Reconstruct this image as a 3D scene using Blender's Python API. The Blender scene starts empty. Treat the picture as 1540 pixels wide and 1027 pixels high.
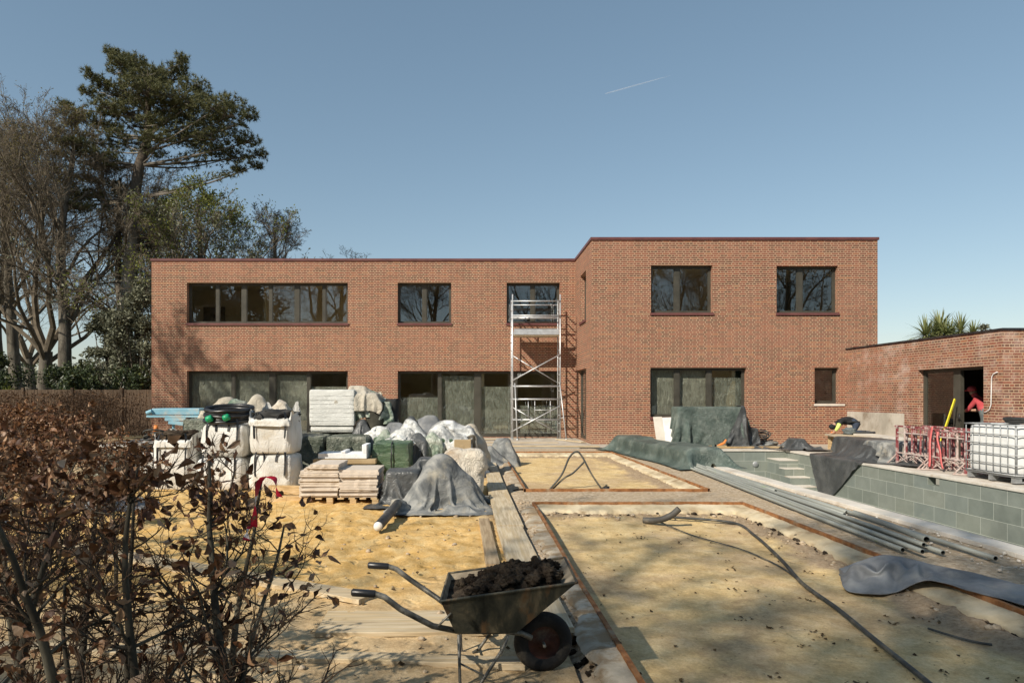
import bpy, bmesh, math, random
import numpy as np
from mathutils import Vector, Matrix, noise
R = math.radians
random.seed(7)
scn = bpy.context.scene
COL = scn.collection
F, HC, CX, HY = 1027.0, 1.51, 706.0, 597.0   # survey constants: focal length in pixels, eye height, vanishing point


def G(px, py, z=0.0):
    s = (py - HY) / (HC - z)
    return ((px - CX) / s, F / s)


def Q(px, py, d):
    s = F / d
    return ((px - CX) / s, HC - (py - HY) / s)


# ---------------------------------------------------------------- node helpers
def nd(nt, t, ins=None, **at):
    n = nt.nodes.new(t)
    for k, v in at.items():
        setattr(n, k, v)
    for k, v in (ins or {}).items():
        s = n.inputs[k]
        if isinstance(v, bpy.types.NodeSocket):
            nt.links.new(v, s)
        else:
            s.default_value = v
    return n


def mth(nt, op, a, b=None, c=None):
    ins = {0: a}
    if b is not None:
        ins[1] = b
    if c is not None:
        ins[2] = c
    return nd(nt, 'ShaderNodeMath', ins, operation=op).outputs[0]


def c4(c):
    return (c[0], c[1], c[2], 1.0)


def ramp(nt, fac, stops, interp='LINEAR'):
    n = nd(nt, 'ShaderNodeValToRGB', {0: fac})
    n.color_ramp.interpolation = interp
    el = n.color_ramp.elements
    while len(el) < len(stops):
        el.new(0.5)
    for e, (p, c) in zip(el, stops):
        e.position = p
        e.color = c4(c)
    return n.outputs[0]


def mixc(nt, fac, a, b, blend='MIX'):
    n = nt.nodes.new('ShaderNodeMix')
    n.data_type = 'RGBA'
    n.blend_type = blend
    for i, v in ((0, fac), (6, a), (7, b)):
        if isinstance(v, bpy.types.NodeSocket):
            nt.links.new(v, n.inputs[i])
        else:
            n.inputs[i].default_value = v if i == 0 else c4(v)
    return n.outputs[2]


def smooth(nt, v, lo, hi, a=0.0, b=1.0):
    return nd(nt, 'ShaderNodeMapRange', {0: v, 1: lo, 2: hi, 3: a, 4: b}, interpolation_type='SMOOTHSTEP').outputs[0]


def new_mat(name):
    m = bpy.data.materials.new(name)
    m.use_nodes = True
    m.node_tree.nodes.clear()
    return m, m.node_tree


def finish(nt, col, rough=0.8, metal=0.0, height=None, bstr=0.3, bdist=0.01, spec=0.3, extra=None):
    ins = {'Base Color': col if isinstance(col, bpy.types.NodeSocket) else c4(col), 'Roughness': rough, 'Metallic': metal, 'Specular IOR Level': spec}
    ins.update(extra or {})
    if height is not None:
        ins['Normal'] = nd(nt, 'ShaderNodeBump', {'Height': height, 'Strength': bstr, 'Distance': bdist}).outputs[0]
    p = nd(nt, 'ShaderNodeBsdfPrincipled', ins)
    nd(nt, 'ShaderNodeOutputMaterial', {0: p.outputs[0]})
    return p


def tc(nt, kind='Object', stretch=(1, 1, 1)):
    t = nd(nt, 'ShaderNodeTexCoord').outputs[kind]
    return nd(nt, 'ShaderNodeMapping', {0: t, 3: stretch}).outputs[0]


def noi(nt, co, scale, detail=6.0, rough=0.55, dist=0.0):
    return nd(nt, 'ShaderNodeTexNoise', {'Vector': co, 'Scale': scale, 'Detail': detail, 'Roughness': rough, 'Distortion': dist}).outputs[0]


def pmat(name, stops, scale=4, detail=6, rough=0.8, metal=0.0, bump=0.3, bscale=30, bdist=0.01, stretch=(1, 1, 1),
         island=None, dirt=None, spec=0.3, dist=0.0, extra=None, crease=0):
    m, nt = new_mat(name)
    co = tc(nt, 'Object', stretch)
    n1 = noi(nt, co, scale, detail, 0.6, dist)
    if len(stops) == 1:
        stops = [(0, [x * 0.8 for x in stops[0]]), (1, [min(1, x * 1.18) for x in stops[0]])]
    col = ramp(nt, smooth(nt, n1, 0.3, 0.7), stops)
    if island:
        rnd = nd(nt, 'ShaderNodeNewGeometry').outputs['Random Per Island']
        col = mixc(nt, 0.75, col, ramp(nt, rnd, island))
    if dirt:
        dc, ds, lo, hi = dirt
        col = mixc(nt, smooth(nt, noi(nt, co, ds, 8, 0.65), lo, hi), col, dc)
    h = noi(nt, co, bscale, 8, 0.65)
    if crease:
        wv = nd(nt, 'ShaderNodeVectorMath', {0: co, 1: nd(nt, 'ShaderNodeTexNoise', {'Vector': co, 'Scale': 2.5, 'Detail': 3.0}).outputs[1]}, operation='MULTIPLY_ADD')
        nt.links.new(co, wv.inputs[2])
        wv.inputs[1].default_value = (.5, .5, .5)
        for k_, sc2 in ((1.3, crease), (.35, crease * 2.7)):
            vo = nd(nt, 'ShaderNodeTexVoronoi', {'Vector': wv.outputs[0], 'Scale': sc2}, distance='MANHATTAN').outputs[0]
            h = mth(nt, 'ADD', mth(nt, 'MULTIPLY', h, .6), mth(nt, 'MULTIPLY', vo, k_))
    finish(nt, col, rough, metal, h, bump, bdist, spec, extra)
    return m


# ---------------------------------------------------------------- mesh helpers
class MB:
    def __init__(s):
        s.v, s.f, s.uv, s.mi = [], [], [], []

    def add(s, vs, fs, mi=0, uvs=None):
        o = len(s.v)
        s.v.extend([tuple(p) for p in vs])
        for i, f in enumerate(fs):
            s.f.append([o + k for k in f])
            s.mi.append(mi)
            s.uv.append(uvs[i] if uvs else None)

    def quad(s, pts, uvs=None, mi=0):
        s.add(pts, [list(range(len(pts)))], mi, [uvs] if uvs else None)

    def box(s, x0, x1, y0, y1, z0, z1, mi=0, M=None):
        vs = [Vector((x, y, z)) for z in (z0, z1) for y in (y0, y1) for x in (x0, x1)]
        if M is not None:
            vs = [M @ v for v in vs]
        s.add(vs, [(0, 2, 3, 1), (4, 5, 7, 6), (0, 1, 5, 4), (2, 6, 7, 3), (0, 4, 6, 2), (1, 3, 7, 5)], mi)

    def bar(s, a, b, w, h, mi=0, up=(0, 0, 1)):
        a, b = Vector(a), Vector(b)
        d = (b - a)
        L = d.length
        d.normalize()
        u = Vector(up)
        sx = d.cross(u)
        if sx.length < 1e-4:
            sx = d.cross(Vector((0, 1, 0)))
        sx.normalize()
        uz = sx.cross(d)
        M = Matrix((sx, d, uz)).transposed().to_4x4()
        M.translation = a
        s.box(-w / 2, w / 2, 0, L, -h / 2, h / 2, mi, M)

    def tube(s, pts, r, n=8, mi=0, cap=True):
        pts = [Vector(p) for p in pts]
        k = len(pts)
        rs = r if isinstance(r, (list, tuple)) else [r] * k
        vs = []
        nx = None
        for i, p in enumerate(pts):
            d = (pts[min(i + 1, k - 1)] - pts[max(i - 1, 0)])
            if d.length < 1e-9:
                d = Vector((0, 0, 1))
            d.normalize()
            if nx is None:
                nx = d.cross(Vector((0.31, 0.17, 0.93)))
                if nx.length < 0.05:
                    nx = d.cross(Vector((1, 0, 0)))
            else:
                nx = nx - d * nx.dot(d)
                if nx.length < 1e-6:
                    nx = d.cross(Vector((1, 0.2, 0)))
            nx.normalize()
            ny = d.cross(nx)
            for j in range(n):
                t = 2 * math.pi * j / n
                vs.append(p + (nx * math.cos(t) + ny * math.sin(t)) * rs[i])
        fs = []
        for i in range(k - 1):
            for j in range(n):
                a, b = i * n + j, i * n + (j + 1) % n
                fs.append((a, b, b + n, a + n))
        if cap and n > 3:
            fs.append(tuple(range(n - 1, -1, -1)))
            fs.append(tuple(range((k - 1) * n, k * n)))
        s.add(vs, fs, mi)

    def pipe(s, pts, r, ri, n=10, mi=0):
        """open ended hollow tube"""
        s.tube(pts, r, n, mi, False)
        o = len(s.v)
        s.tube(pts, ri, n, mi, False)
        k = len(pts)
        for e in (0, (k - 1) * n):
            for j in range(n):
                s.f.append([o - k * n + e + j, o - k * n + e + (j + 1) % n, o + e + (j + 1) % n, o + e + j])
                s.mi.append(mi)
                s.uv.append(None)

    def grid(s, P, mi=0, wrap=False, uvs=False):
        n, m = len(P), len(P[0])
        vs = [tuple(P[i][j]) for i in range(n) for j in range(m)]
        fs = []
        for i in range(n - 1):
            for j in range(m if wrap else m - 1):
                j2 = (j + 1) % m
                fs.append((i * m + j, i * m + j2, (i + 1) * m + j2, (i + 1) * m + j))
        s.add(vs, fs, mi)

    def lathe(s, prof, c, n=24, mi=0, M=None):
        P = []
        for r, z in prof:
            P.append([Vector((r * math.cos(2 * math.pi * j / n), r * math.sin(2 * math.pi * j / n), z)) for j in range(n)])
        if M is not None:
            P = [[M @ v for v in row] for row in P]
        c = Vector(c)
        P = [[v + c for v in row] for row in P]
        s.grid(P, mi, True)

    def build(s, name, mat, parent=None, smooth=False, bevel=0.0, sub=0):
        me = bpy.data.meshes.new(name)
        me.from_pydata(s.v, [], s.f)
        for m in (mat if isinstance(mat, (list, tuple)) else [mat]):
            me.materials.append(m)
        if any(s.mi):
            me.polygons.foreach_set('material_index', s.mi)
        if any(u is not None for u in s.uv):
            uvl = me.uv_layers.new(name='UVMap')
            flat = []
            for f, u in zip(s.f, s.uv):
                for k in range(len(f)):
                    flat.extend(u[k] if u else (0, 0))
            uvl.data.foreach_set('uv', flat)
        if smooth:
            me.polygons.foreach_set('use_smooth', [True] * len(me.polygons))
        me.update()
        o = bpy.data.objects.new(name, me)
        COL.objects.link(o)
        if parent is not None:
            o.parent = parent
            if parent.type == 'EMPTY':
                o.matrix_parent_inverse = Matrix.Translation(-parent.location)
        if bevel:
            b = o.modifiers.new('bevel', 'BEVEL')
            b.width = bevel
            b.segments = 2
            b.limit_method = 'ANGLE'
        if sub:
            b = o.modifiers.new('sub', 'SUBSURF')
            b.levels = b.render_levels = sub
        return o


def tag(o, label, cat, group=None):
    o['label'] = label
    o['category'] = cat
    if group:
        o['group'] = group
    return o


def struct(o, kind='structure'):
    o['kind'] = kind
    return o


def thing(name, label, cat, loc=(0, 0, 0), group=None):
    o = bpy.data.objects.new(name, None)
    o.empty_display_size = 0.2
    COL.objects.link(o)
    o.location = loc
    return tag(o, label, cat, group)


def kids(o):
    return [c for c in bpy.data.objects if c.parent == o]


def copy_thing(root, loc, rotz=0.0, label=None, scale=None):
    r = root.copy()
    COL.objects.link(r)
    r.location = loc
    r.rotation_euler = (0, 0, rotz)
    if scale:
        r.scale = scale if isinstance(scale, (list, tuple)) else (scale,) * 3
    if label:
        r['label'] = label
    for ch in kids(root):
        c = ch.copy()
        COL.objects.link(c)
        c.parent = r
        for g in kids(ch):
            d = g.copy()
            COL.objects.link(d)
            d.parent = c
    return r


def fb(x, y, z=0.0, f=1.0, o=4, seed=0.0):
    """fractal noise about -1..1"""
    s, a, t = 0.0, 1.0, 0.0
    for _ in range(o):
        s += a * noise.noise(Vector((x * f + seed * 13.7, y * f - seed * 7.3, z * f + seed * 3.1)))
        t += a
        a *= 0.5
        f *= 2.03
    return s / t * 1.6


def holed(mb, us, vs, holes, T, mi=0):
    us = sorted(set([round(u, 4) for u in us] + [round(h[i], 4) for h in holes for i in (0, 1) if us[0] <= h[i] <= us[-1]]))
    vs = sorted(set([round(v, 4) for v in vs] + [round(h[i], 4) for h in holes for i in (2, 3) if vs[0] <= h[i] <= vs[-1]]))
    for i in range(len(us) - 1):
        for j in range(len(vs) - 1):
            a, b, c, d = us[i], us[i + 1], vs[j], vs[j + 1]
            mu, mv = (a + b) / 2, (c + d) / 2
            if any(h[0] < mu < h[1] and h[2] < mv < h[3] for h in holes):
                continue
            mb.quad([T(a, 0, c), T(b, 0, c), T(b, 0, d), T(a, 0, d)], [(a, c), (b, c), (b, d), (a, d)], mi)


def reveals(mb, hole, T, dep, mi=0, top=True, bottom=True):
    a, b, c, d = hole
    mb.quad([T(a, 0, c), T(a, dep, c), T(a, dep, d), T(a, 0, d)], [(0, c), (dep, c), (dep, d), (0, d)], mi)
    mb.quad([T(b, 0, c), T(b, dep, c), T(b, dep, d), T(b, 0, d)], [(0, c), (dep, c), (dep, d), (0, d)], mi)
    mb.quad([T(a, 0, d), T(b, 0, d), T(b, dep, d), T(a, dep, d)], [(a, 0), (b, 0), (b, dep), (a, dep)], mi)
    if bottom:
        mb.quad([T(a, 0, c), T(b, 0, c), T(b, dep, c), T(a, dep, c)], [(a, 0), (b, 0), (b, dep), (a, dep)], mi)


def tbox(mb, T, u0, u1, w0, w1, z0, z1, mi=0):
    c = [Vector(T(u, w, z)) for u in (u0, u1) for w in (w0, w1) for z in (z0, z1)]
    lo = [min(p[i] for p in c) for i in range(3)]
    hi = [max(p[i] for p in c) for i in range(3)]
    mb.box(lo[0], hi[0], lo[1], hi[1], lo[2], hi[2], mi)


def lumpy(mb, xs, ys, zf, holes=(), mi=0):
    """ground grid with real relief; skips hole rectangles"""
    idx = {}
    o = len(mb.v)
    for i, x in enumerate(xs):
        for j, y in enumerate(ys):
            idx[i, j] = o + i * len(ys) + j
            mb.v.append((x, y, zf(x, y)))
    for i in range(len(xs) - 1):
        for j in range(len(ys) - 1):
            mx, my = (xs[i] + xs[i + 1]) / 2, (ys[j] + ys[j + 1]) / 2
            if any(h[0] < mx < h[1] and h[2] < my < h[3] for h in holes):
                continue
            mb.f.append([idx[i, j], idx[i + 1, j], idx[i + 1, j + 1], idx[i, j + 1]])
            mb.mi.append(mi)
            mb.uv.append(None)


def geo(a, b, d0, g):
    """steps from a to b that grow with distance"""
    r = [a]
    d = d0
    while r[-1] + d < b:
        r.append(r[-1] + d)
        d *= g
    r.append(b)
    return r


# ---------------------------------------------------------------- cloth draped over boxes (position based)
def cloth(n, m, init, boxes, floor=0.0, steps=140, slack=1.0, seed=1, iters=7, jitter=0.004, pins=None, fr=0.6, bend=0.25):
    rng = np.random.default_rng(seed)
    p = np.array([[init(i / (n - 1), j / (m - 1)) for j in range(m)] for i in range(n)], dtype=float)
    rx = np.linalg.norm(p[1:] - p[:-1], axis=2).mean() * slack
    ry = np.linalg.norm(p[:, 1:] - p[:, :-1], axis=2).mean() * slack
    rd = math.hypot(rx, ry)
    p = p + rng.normal(0, jitter, p.shape)
    prev = p.copy()
    pin0 = None if pins is None else [(i, j, p[i, j].copy()) for i, j in pins]

    def sat(a, b, rest, k=1.0):
        d = b - a
        L = np.linalg.norm(d, axis=2, keepdims=True) + 1e-9
        c = 0.5 * k * (L - rest) / L * d
        a += c
        b -= c
    for st in range(steps):
        vel = np.clip((p - prev) * 0.97, -0.06, 0.06)
        prev = p.copy()
        p = p + vel
        p[:, :, 2] -= 0.0025
        for it in range(iters):
            for o in (0, 1):
                k = (n - o) // 2
                sat(p[o:o + 2 * k:2], p[o + 1:o + 2 * k:2], rx)
                k = (m - o) // 2
                sat(p[:, o:o + 2 * k:2], p[:, o + 1:o + 2 * k:2], ry)
            for o in (0, 1):
                k = (n - o) // 2
                sat(p[o:o + 2 * k:2, :-1], p[o + 1:o + 2 * k:2, 1:], rd, 0.5)
                sat(p[o:o + 2 * k:2, 1:], p[o + 1:o + 2 * k:2, :-1], rd, 0.5)
            for o in (0, 1, 2, 3):
                a, b = p[o:n - 2:4], p[o + 2:n:4]
                q = min(len(a), len(b))
                sat(a[:q], b[:q], 2 * rx, bend)
                a, b = p[:, o:m - 2:4], p[:, o + 2:m:4]
                q = min(a.shape[1], b.shape[1])
                sat(a[:, :q], b[:, :q], 2 * ry, bend)
            for bx in boxes:
                if bx[0] == 'e':
                    c_, r_ = np.array(bx[1:4]), np.array(bx[4:7])
                    d = (p - c_) / r_
                    L = np.linalg.norm(d, axis=2)
                    ins = L < 1
                    if ins.any():
                        q = c_ + (p[ins] - c_) / np.maximum(L[ins], .05)[:, None]
                        p[ins] = q
                        prev[ins] = prev[ins] * (1 - fr) + q * fr
                    continue
                x0, x1, y0, y1, z0, z1 = bx
                g = 0.02
                ins = (p[..., 0] > x0 - g) & (p[..., 0] < x1 + g) & (p[..., 1] > y0 - g) & (p[..., 1] < y1 + g) & (p[..., 2] < z1 + g) & (p[..., 2] > z0 - 0.3)
                if not ins.any():
                    continue
                q = p[ins]
                pen = np.stack([q[:, 0] - (x0 - g), (x1 + g) - q[:, 0], q[:, 1] - (y0 - g), (y1 + g) - q[:, 1], (z1 + g) - q[:, 2]], 1)
                w = pen.argmin(1)
                for a, ax, val in ((0, 0, x0 - g), (1, 0, x1 + g), (2, 1, y0 - g), (3, 1, y1 + g), (4, 2, z1 + g)):
                    q[w == a, ax] = val
                p[ins] = q
                pv = prev[ins]
                prev[ins] = pv * (1 - fr) + q * fr
            fl = floor(p[..., 0], p[..., 1]) if callable(floor) else floor
            low = p[..., 2] < fl + 0.012
            if low.any():
                q = p[low]
                q[:, 2] = (fl[low] if callable(floor) else fl) + 0.012
                p[low] = q
                prev[low] = prev[low] * 0.2 + q * 0.8
            if pin0:
                for i, j, v in pin0:
                    p[i, j] = v
    return p


def sheet(name, P, mat, parent=None, sub=1, amp=.014):
    mb = MB()
    if amp:
        n_, m_ = len(P), len(P[0])
        Q_ = [[Vector(q) for q in r] for r in P]
        out = []
        for i in range(n_):
            row = []
            for j in range(m_):
                q = Q_[i][j]
                a = Q_[min(i + 1, n_ - 1)][j] - Q_[max(i - 1, 0)][j]
                b = Q_[i][min(j + 1, m_ - 1)] - Q_[i][max(j - 1, 0)]
                nn = a.cross(b)
                if nn.length > 1e-9:
                    nn.normalize()
                if nn.z < 0:
                    nn = -nn
                k = .3 - abs(fb(q.x, q.y, q.z, 4.2, 3, 81)) * 1.5 + .35 * fb(q.x, q.y, q.z, 15, 2, 82)
                row.append(q + nn * amp * k)
            out.append(row)
        P = out
    mb.grid(P)
    return mb.build(name, mat, parent, True, 0, sub)


def blob(mb, c, r, seed=0, amp=0.25, f=2.0, nu=14, nv=22, sq=1.0, mi=0, ridge=False, flat=None):
    """noisy closed lump; sq<1 makes it boxier"""
    P = []
    cx, cy, cz = c

    def sp(v):
        return math.copysign(abs(v) ** sq, v)
    for i in range(nu + 1):
        a = math.pi * i / nu - math.pi / 2
        row = []
        for j in range(nv):
            b = 2 * math.pi * j / nv
            x, y, z = sp(math.cos(a)) * sp(math.cos(b)), sp(math.cos(a)) * sp(math.sin(b)), sp(math.sin(a))
            k = fb(x * 1.3, y * 1.3, z * 1.3, f, 4, seed)
            if ridge:
                k = 0.5 - abs(k) * 2
            k = 1 + amp * k
            zz = cz + r[2] * z * k
            if flat is not None and zz < flat:
                zz = flat
            row.append((cx + r[0] * x * k, cy + r[1] * y * k, zz))
        P.append(row)
    mb.grid(P, mi, True)


def wrap_box(mb, x0, x1, y0, y1, z0, z1, seed=0, amp=0.02, f=4.0, res=0.06, rnd=0.04, mi=0, ridge=True, bulge=0.0):
    """plastic wrapped or bagged box: rounded, wrinkled"""
    dims = (x1 - x0, y1 - y0, z1 - z0)
    c = ((x0 + x1) / 2, (y0 + y1) / 2, (z0 + z1) / 2)
    h = [d / 2 for d in dims]
    for ax in range(3):
        u, v = (ax + 1) % 3, (ax + 2) % 3
        nu, nv = max(3, int(dims[u] / res)), max(3, int(dims[v] / res))
        for sg in (-1, 1):
            P = []
            for i in range(nu + 1):
                row = []
                for j in range(nv + 1):
                    q = [0, 0, 0]
                    q[ax] = sg * h[ax]
                    q[u] = -h[u] + dims[u] * i / nu
                    q[v] = -h[v] + dims[v] * j / nv
                    inn = [max(-(h[k] - rnd), min(h[k] - rnd, q[k])) for k in range(3)]
                    d = Vector([q[k] - inn[k] for k in range(3)])
                    nrm = d.normalized() if d.length > 1e-9 else Vector()
                    pnt = Vector(inn) + nrm * rnd
                    w = [x + y for x, y in zip(pnt, c)]
                    k = fb(w[0], w[1], w[2], f, 4, seed)
                    if ridge:
                        k = 0.35 - abs(k) * 1.6
                    b = bulge * (1 - (pnt[2] / h[2]) ** 2) if ax != 2 else 0
                    if ax == 2 and bulge:
                        b = bulge * 0.5 * (1 - (pnt[0] / h[0]) ** 2) * (1 - (pnt[1] / h[1]) ** 2)
                    row.append(Vector(w) + nrm * (amp * k + b * (1 - (pnt[u if u != 2 else v] / h[u if u != 2 else v]) ** 2 * 0.6)))
                P.append(row)
            mb.grid(P, mi)
# ================================================================ materials
def brick_mat(name, efflo=0.0, tone=1.0):
    m, nt = new_mat(name)
    uv = nd(nt, 'ShaderNodeUVMap', uv_map='UVMap').outputs[0]
    sp = nd(nt, 'ShaderNodeSeparateXYZ', {0: uv})
    u, v = sp.outputs[0], sp.outputs[1]
    CH = 0.0645
    rv = mth(nt, 'DIVIDE', v, CH)
    row = mth(nt, 'FLOOR', rv)
    par = mth(nt, 'MODULO', mth(nt, 'ADD', row, 400), 2)
    jit = mth(nt, 'MULTIPLY', nd(nt, 'ShaderNodeTexWhiteNoise', {1: row}, noise_dimensions='1D').outputs[0], 0.03)
    hd = par
    wid = mth(nt, 'SUBTRACT', 0.225, mth(nt, 'MULTIPLY', hd, 0.1125))
    uu = mth(nt, 'DIVIDE', mth(nt, 'ADD', mth(nt, 'ADD', u, 100), mth(nt, 'ADD', jit, mth(nt, 'MULTIPLY', par, 0.05625))), wid)
    cell = mth(nt, 'FLOOR', uu)
    loc = mth(nt, 'MULTIPLY', mth(nt, 'FRACT', uu), wid)
    du = mth(nt, 'MINIMUM', loc, mth(nt, 'SUBTRACT', wid, loc))
    lv = mth(nt, 'MULTIPLY', mth(nt, 'FRACT', rv), CH)
    dv = mth(nt, 'MINIMUM', lv, mth(nt, 'SUBTRACT', CH, lv))
    mn = mth(nt, 'MINIMUM', mth(nt, 'MULTIPLY', du, 1.2), dv)
    wob = mth(nt, 'MULTIPLY', mth(nt, 'SUBTRACT', noi(nt, uv, 40, 3), 0.5), 0.006)
    mask = smooth(nt, mth(nt, 'ADD', mn, wob), 0.0062, 0.0105)
    idv = nd(nt, 'ShaderNodeCombineXYZ', {0: mth(nt, 'ADD', mth(nt, 'MULTIPLY', cell, 2), hd), 1: row})
    wn = nd(nt, 'ShaderNodeTexWhiteNoise', {0: idv.outputs[0]}, noise_dimensions='2D').outputs[0]
    rn = nd(nt, 'ShaderNodeTexWhiteNoise', {1: mth(nt, 'ADD', row, 37.5)}, noise_dimensions='1D').outputs[0]
    hw = mth(nt, 'ADD', mth(nt, 'MULTIPLY', wn, 0.60), mth(nt, 'ADD', mth(nt, 'MULTIPLY', rn, 0.24), mth(nt, 'MULTIPLY', mth(nt, 'SUBTRACT', 1.0, hd), 0.20)))
    t = tone
    bc = ramp(nt, hw, [(0.0, (.055 * t, .030 * t, .022 * t)), (0.2, (.085 * t, .042 * t, .028 * t)), (0.40, (.14 * t, .050 * t, .034 * t)), (0.58, (.205 * t, .060 * t, .040 * t)),
                       (0.78, (.27 * t, .085 * t, .048 * t)), (0.92, (.33 * t, .13 * t, .060 * t)), (1.0, (.26 * t, .15 * t, .09 * t))])
    bc = mixc(nt, mth(nt, 'MULTIPLY', noi(nt, uv, 26, 6, 0.7), 0.55), bc, (.17 * t, .08 * t, .055 * t))
    mc = ramp(nt, noi(nt, uv, 1.3, 5), [(0.3, (.445, .305, .198)), (0.7, (.53, .385, .255))])
    col = mixc(nt, mask, mc, bc)
    big = noi(nt, uv, 0.7, 5, 0.6)
    col = mixc(nt, smooth(nt, big, 0.38, 0.74, 0, 0.3), col, (.36, .18, .12))
    low = smooth(nt, v, 0.75, 0.0, 0, 0.3)
    col = mixc(nt, mth(nt, 'MULTIPLY', low, noi(nt, uv, 3, 6, .7)), col, (.42, .30, .19))
    if efflo:
        e = smooth(nt, noi(nt, uv, 1.6, 9, 0.72), 0.55 - 0.1 * efflo, 0.85, 0, 0.75)
        col = mixc(nt, e, col, (.66, .55, .48))
    hgt = mth(nt, 'ADD', mask, mth(nt, 'MULTIPLY', noi(nt, uv, 60, 5), 0.5))
    finish(nt, col, 0.88, 0, hgt, 0.6, 0.006, 0.2)
    return m


def tile_mat(name):
    m, nt = new_mat(name)
    uv = nd(nt, 'ShaderNodeUVMap', uv_map='UVMap').outputs[0]
    bt = nd(nt, 'ShaderNodeTexBrick', {'Vector': uv, 'Color1': (0, 0, 0, 1), 'Color2': (1, 1, 1, 1), 'Mortar': (.5, .5, .5, 1), 'Scale': 1.0, 'Mortar Size': 0.004,
                                        'Mortar Smooth': 0.1, 'Brick Width': 0.6, 'Row Height': 0.3}, offset=0.5)
    sep = nd(nt, 'ShaderNodeSeparateColor', {0: bt.outputs[0]})
    co = tc(nt)
    n = noi(nt, co, 3.0, 8, 0.7, 0.6)
    a = ramp(nt, smooth(nt, n, .3, .7), [(0, (.155, .172, .15)), (0.5, (.20, .22, .19)), (1, (.25, .272, .238))])
    b = ramp(nt, sep.outputs[0], [(0, (.145, .17, .152)), (0.35, (.22, .235, .195)), (0.7, (.18, .212, .20)), (1, (.26, .27, .225))])
    col = mixc(nt, 0.55, a, b)
    col = mixc(nt, smooth(nt, noi(nt, co, 9, 6, .7), .6, .75, 0, .3), col, (.30, .25, .18))
    col = mixc(nt, bt.outputs[1], col, (.46, .48, .42))
    h = mth(nt, 'SUBTRACT', mth(nt, 'MULTIPLY', noi(nt, co, 18, 5), .4), bt.outputs[1])
    finish(nt, col, ramp(nt, n, [(0, (.42,) * 3), (1, (.62,) * 3)]), 0, h, 0.3, 0.004, 0.35)
    return m


def ground_mat(name, kind):
    """site sand: bright builder's sand where it was tipped, trodden tan elsewhere, by plan position"""
    m, nt = new_mat(name)
    co = tc(nt)
    sp = nd(nt, 'ShaderNodeSeparateXYZ', {0: co})
    x, y, z = sp.outputs
    n1, n2, n3 = noi(nt, co, 0.9, 8, 0.62, 0.4), noi(nt, co, 5, 9, 0.7), noi(nt, co, 40, 6, 0.7)
    tan = ramp(nt, smooth(nt, n2, .25, .75), [(0, (.40, .28, .155)), (.5, (.56, .41, .235)), (1, (.67, .52, .325))])
    org = ramp(nt, smooth(nt, n2, .25, .75), [(0, (.54, .315, .085)), (.5, (.72, .465, .18)), (1, (.80, .59, .29))])
    pale = ramp(nt, smooth(nt, n2, .25, .75), [(0, (.55, .385, .175)), (.5, (.72, .53, .265)), (1, (.80, .635, .36))])
    if kind == 'site':
        wob = mth(nt, 'MULTIPLY', mth(nt, 'SUBTRACT', n1, 0.5), 3.0)
        a = smooth(nt, mth(nt, 'ADD', y, wob), 4.5, 5.9)
        b = smooth(nt, mth(nt, 'ADD', y, wob), 14.0, 11.0)
        c = smooth(nt, mth(nt, 'ADD', x, wob), 0.9, 0.1)
        d = smooth(nt, mth(nt, 'ADD', x, wob), -9.0, -6.0)
        k = mth(nt, 'MULTIPLY', mth(nt, 'MULTIPLY', a, b), mth(nt, 'MULTIPLY', c, d))
        col = mixc(nt, k, tan, org)
        col = mixc(nt, smooth(nt, noi(nt, co, 1.7, 7, .65, .8), .56, .72, 0, .55), col, (.26, .175, .085))
        col = mixc(nt, smooth(nt, noi(nt, co, 14, 6, .7), .66, .72, 0, .6), col, (.16, .10, .05))
    else:
        col = mixc(nt, smooth(nt, n1, .4, .62), pale, tan)
        bank = mth(nt, 'MAXIMUM', smooth(nt, mth(nt, 'ADD', x, mth(nt, 'MULTIPLY', n1, 1.0)), 3.76, 4.0), smooth(nt, z, -.118, -.095))
        grav = ramp(nt, noi(nt, co, 22, 8, .75), [(.3, (.20, .14, .09)), (.5, (.37, .275, .18)), (.72, (.52, .41, .285))])
        col = mixc(nt, bank, col, grav)
        col = mixc(nt, smooth(nt, noi(nt, co, 2.6, 8, .7, 1.2), .60, .74, 0, .6), col, (.33, .215, .075))
        col = mixc(nt, smooth(nt, noi(nt, co, 11, 7, .75), .68, .73, 0, .7), col, (.15, .095, .045))
    col = mixc(nt, smooth(nt, n3, .35, .65, .2, 0), col, (.2, .13, .06))
    col = mixc(nt, smooth(nt, noi(nt, co, 85, 5, .8), .38, .6, .16, 0), col, (.2, .13, .06))
    col = mixc(nt, smooth(nt, noi(nt, co, 27, 4, .7), .655, .69, 0, .75), col, (.13, .075, .03))
    col = mixc(nt, smooth(nt, noi(nt, tc(nt, 'Object', (1, .35, 1)), 6, 6, .7), .58, .68, 0, .35), col, (.30, .19, .08))
    dn_ = nd(nt, 'ShaderNodeVectorMath', {0: co, 1: nd(nt, 'ShaderNodeTexNoise', {'Vector': co, 'Scale': 1.7, 'Detail': 4.0}).outputs[1]}, operation='ADD').outputs[0]
    vd = nd(nt, 'ShaderNodeTexVoronoi', {'Vector': dn_, 'Scale': 3.6}).outputs[0]
    dent = mth(nt, 'MULTIPLY', smooth(nt, vd, .06, .30), 1.3 if kind == 'site' else .6)
    col = mixc(nt, smooth(nt, vd, .20, .05, 0, .28), col, (.30, .19, .08))
    h = mth(nt, 'ADD', mth(nt, 'ADD', dent, mth(nt, 'MULTIPLY', noi(nt, co, 9, 8, .7), 1.0)), mth(nt, 'MULTIPLY', noi(nt, co, 45, 6, .75), .5))
    finish(nt, col, 0.95, 0, h, 0.5, 0.028, 0.1)
    return m


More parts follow.
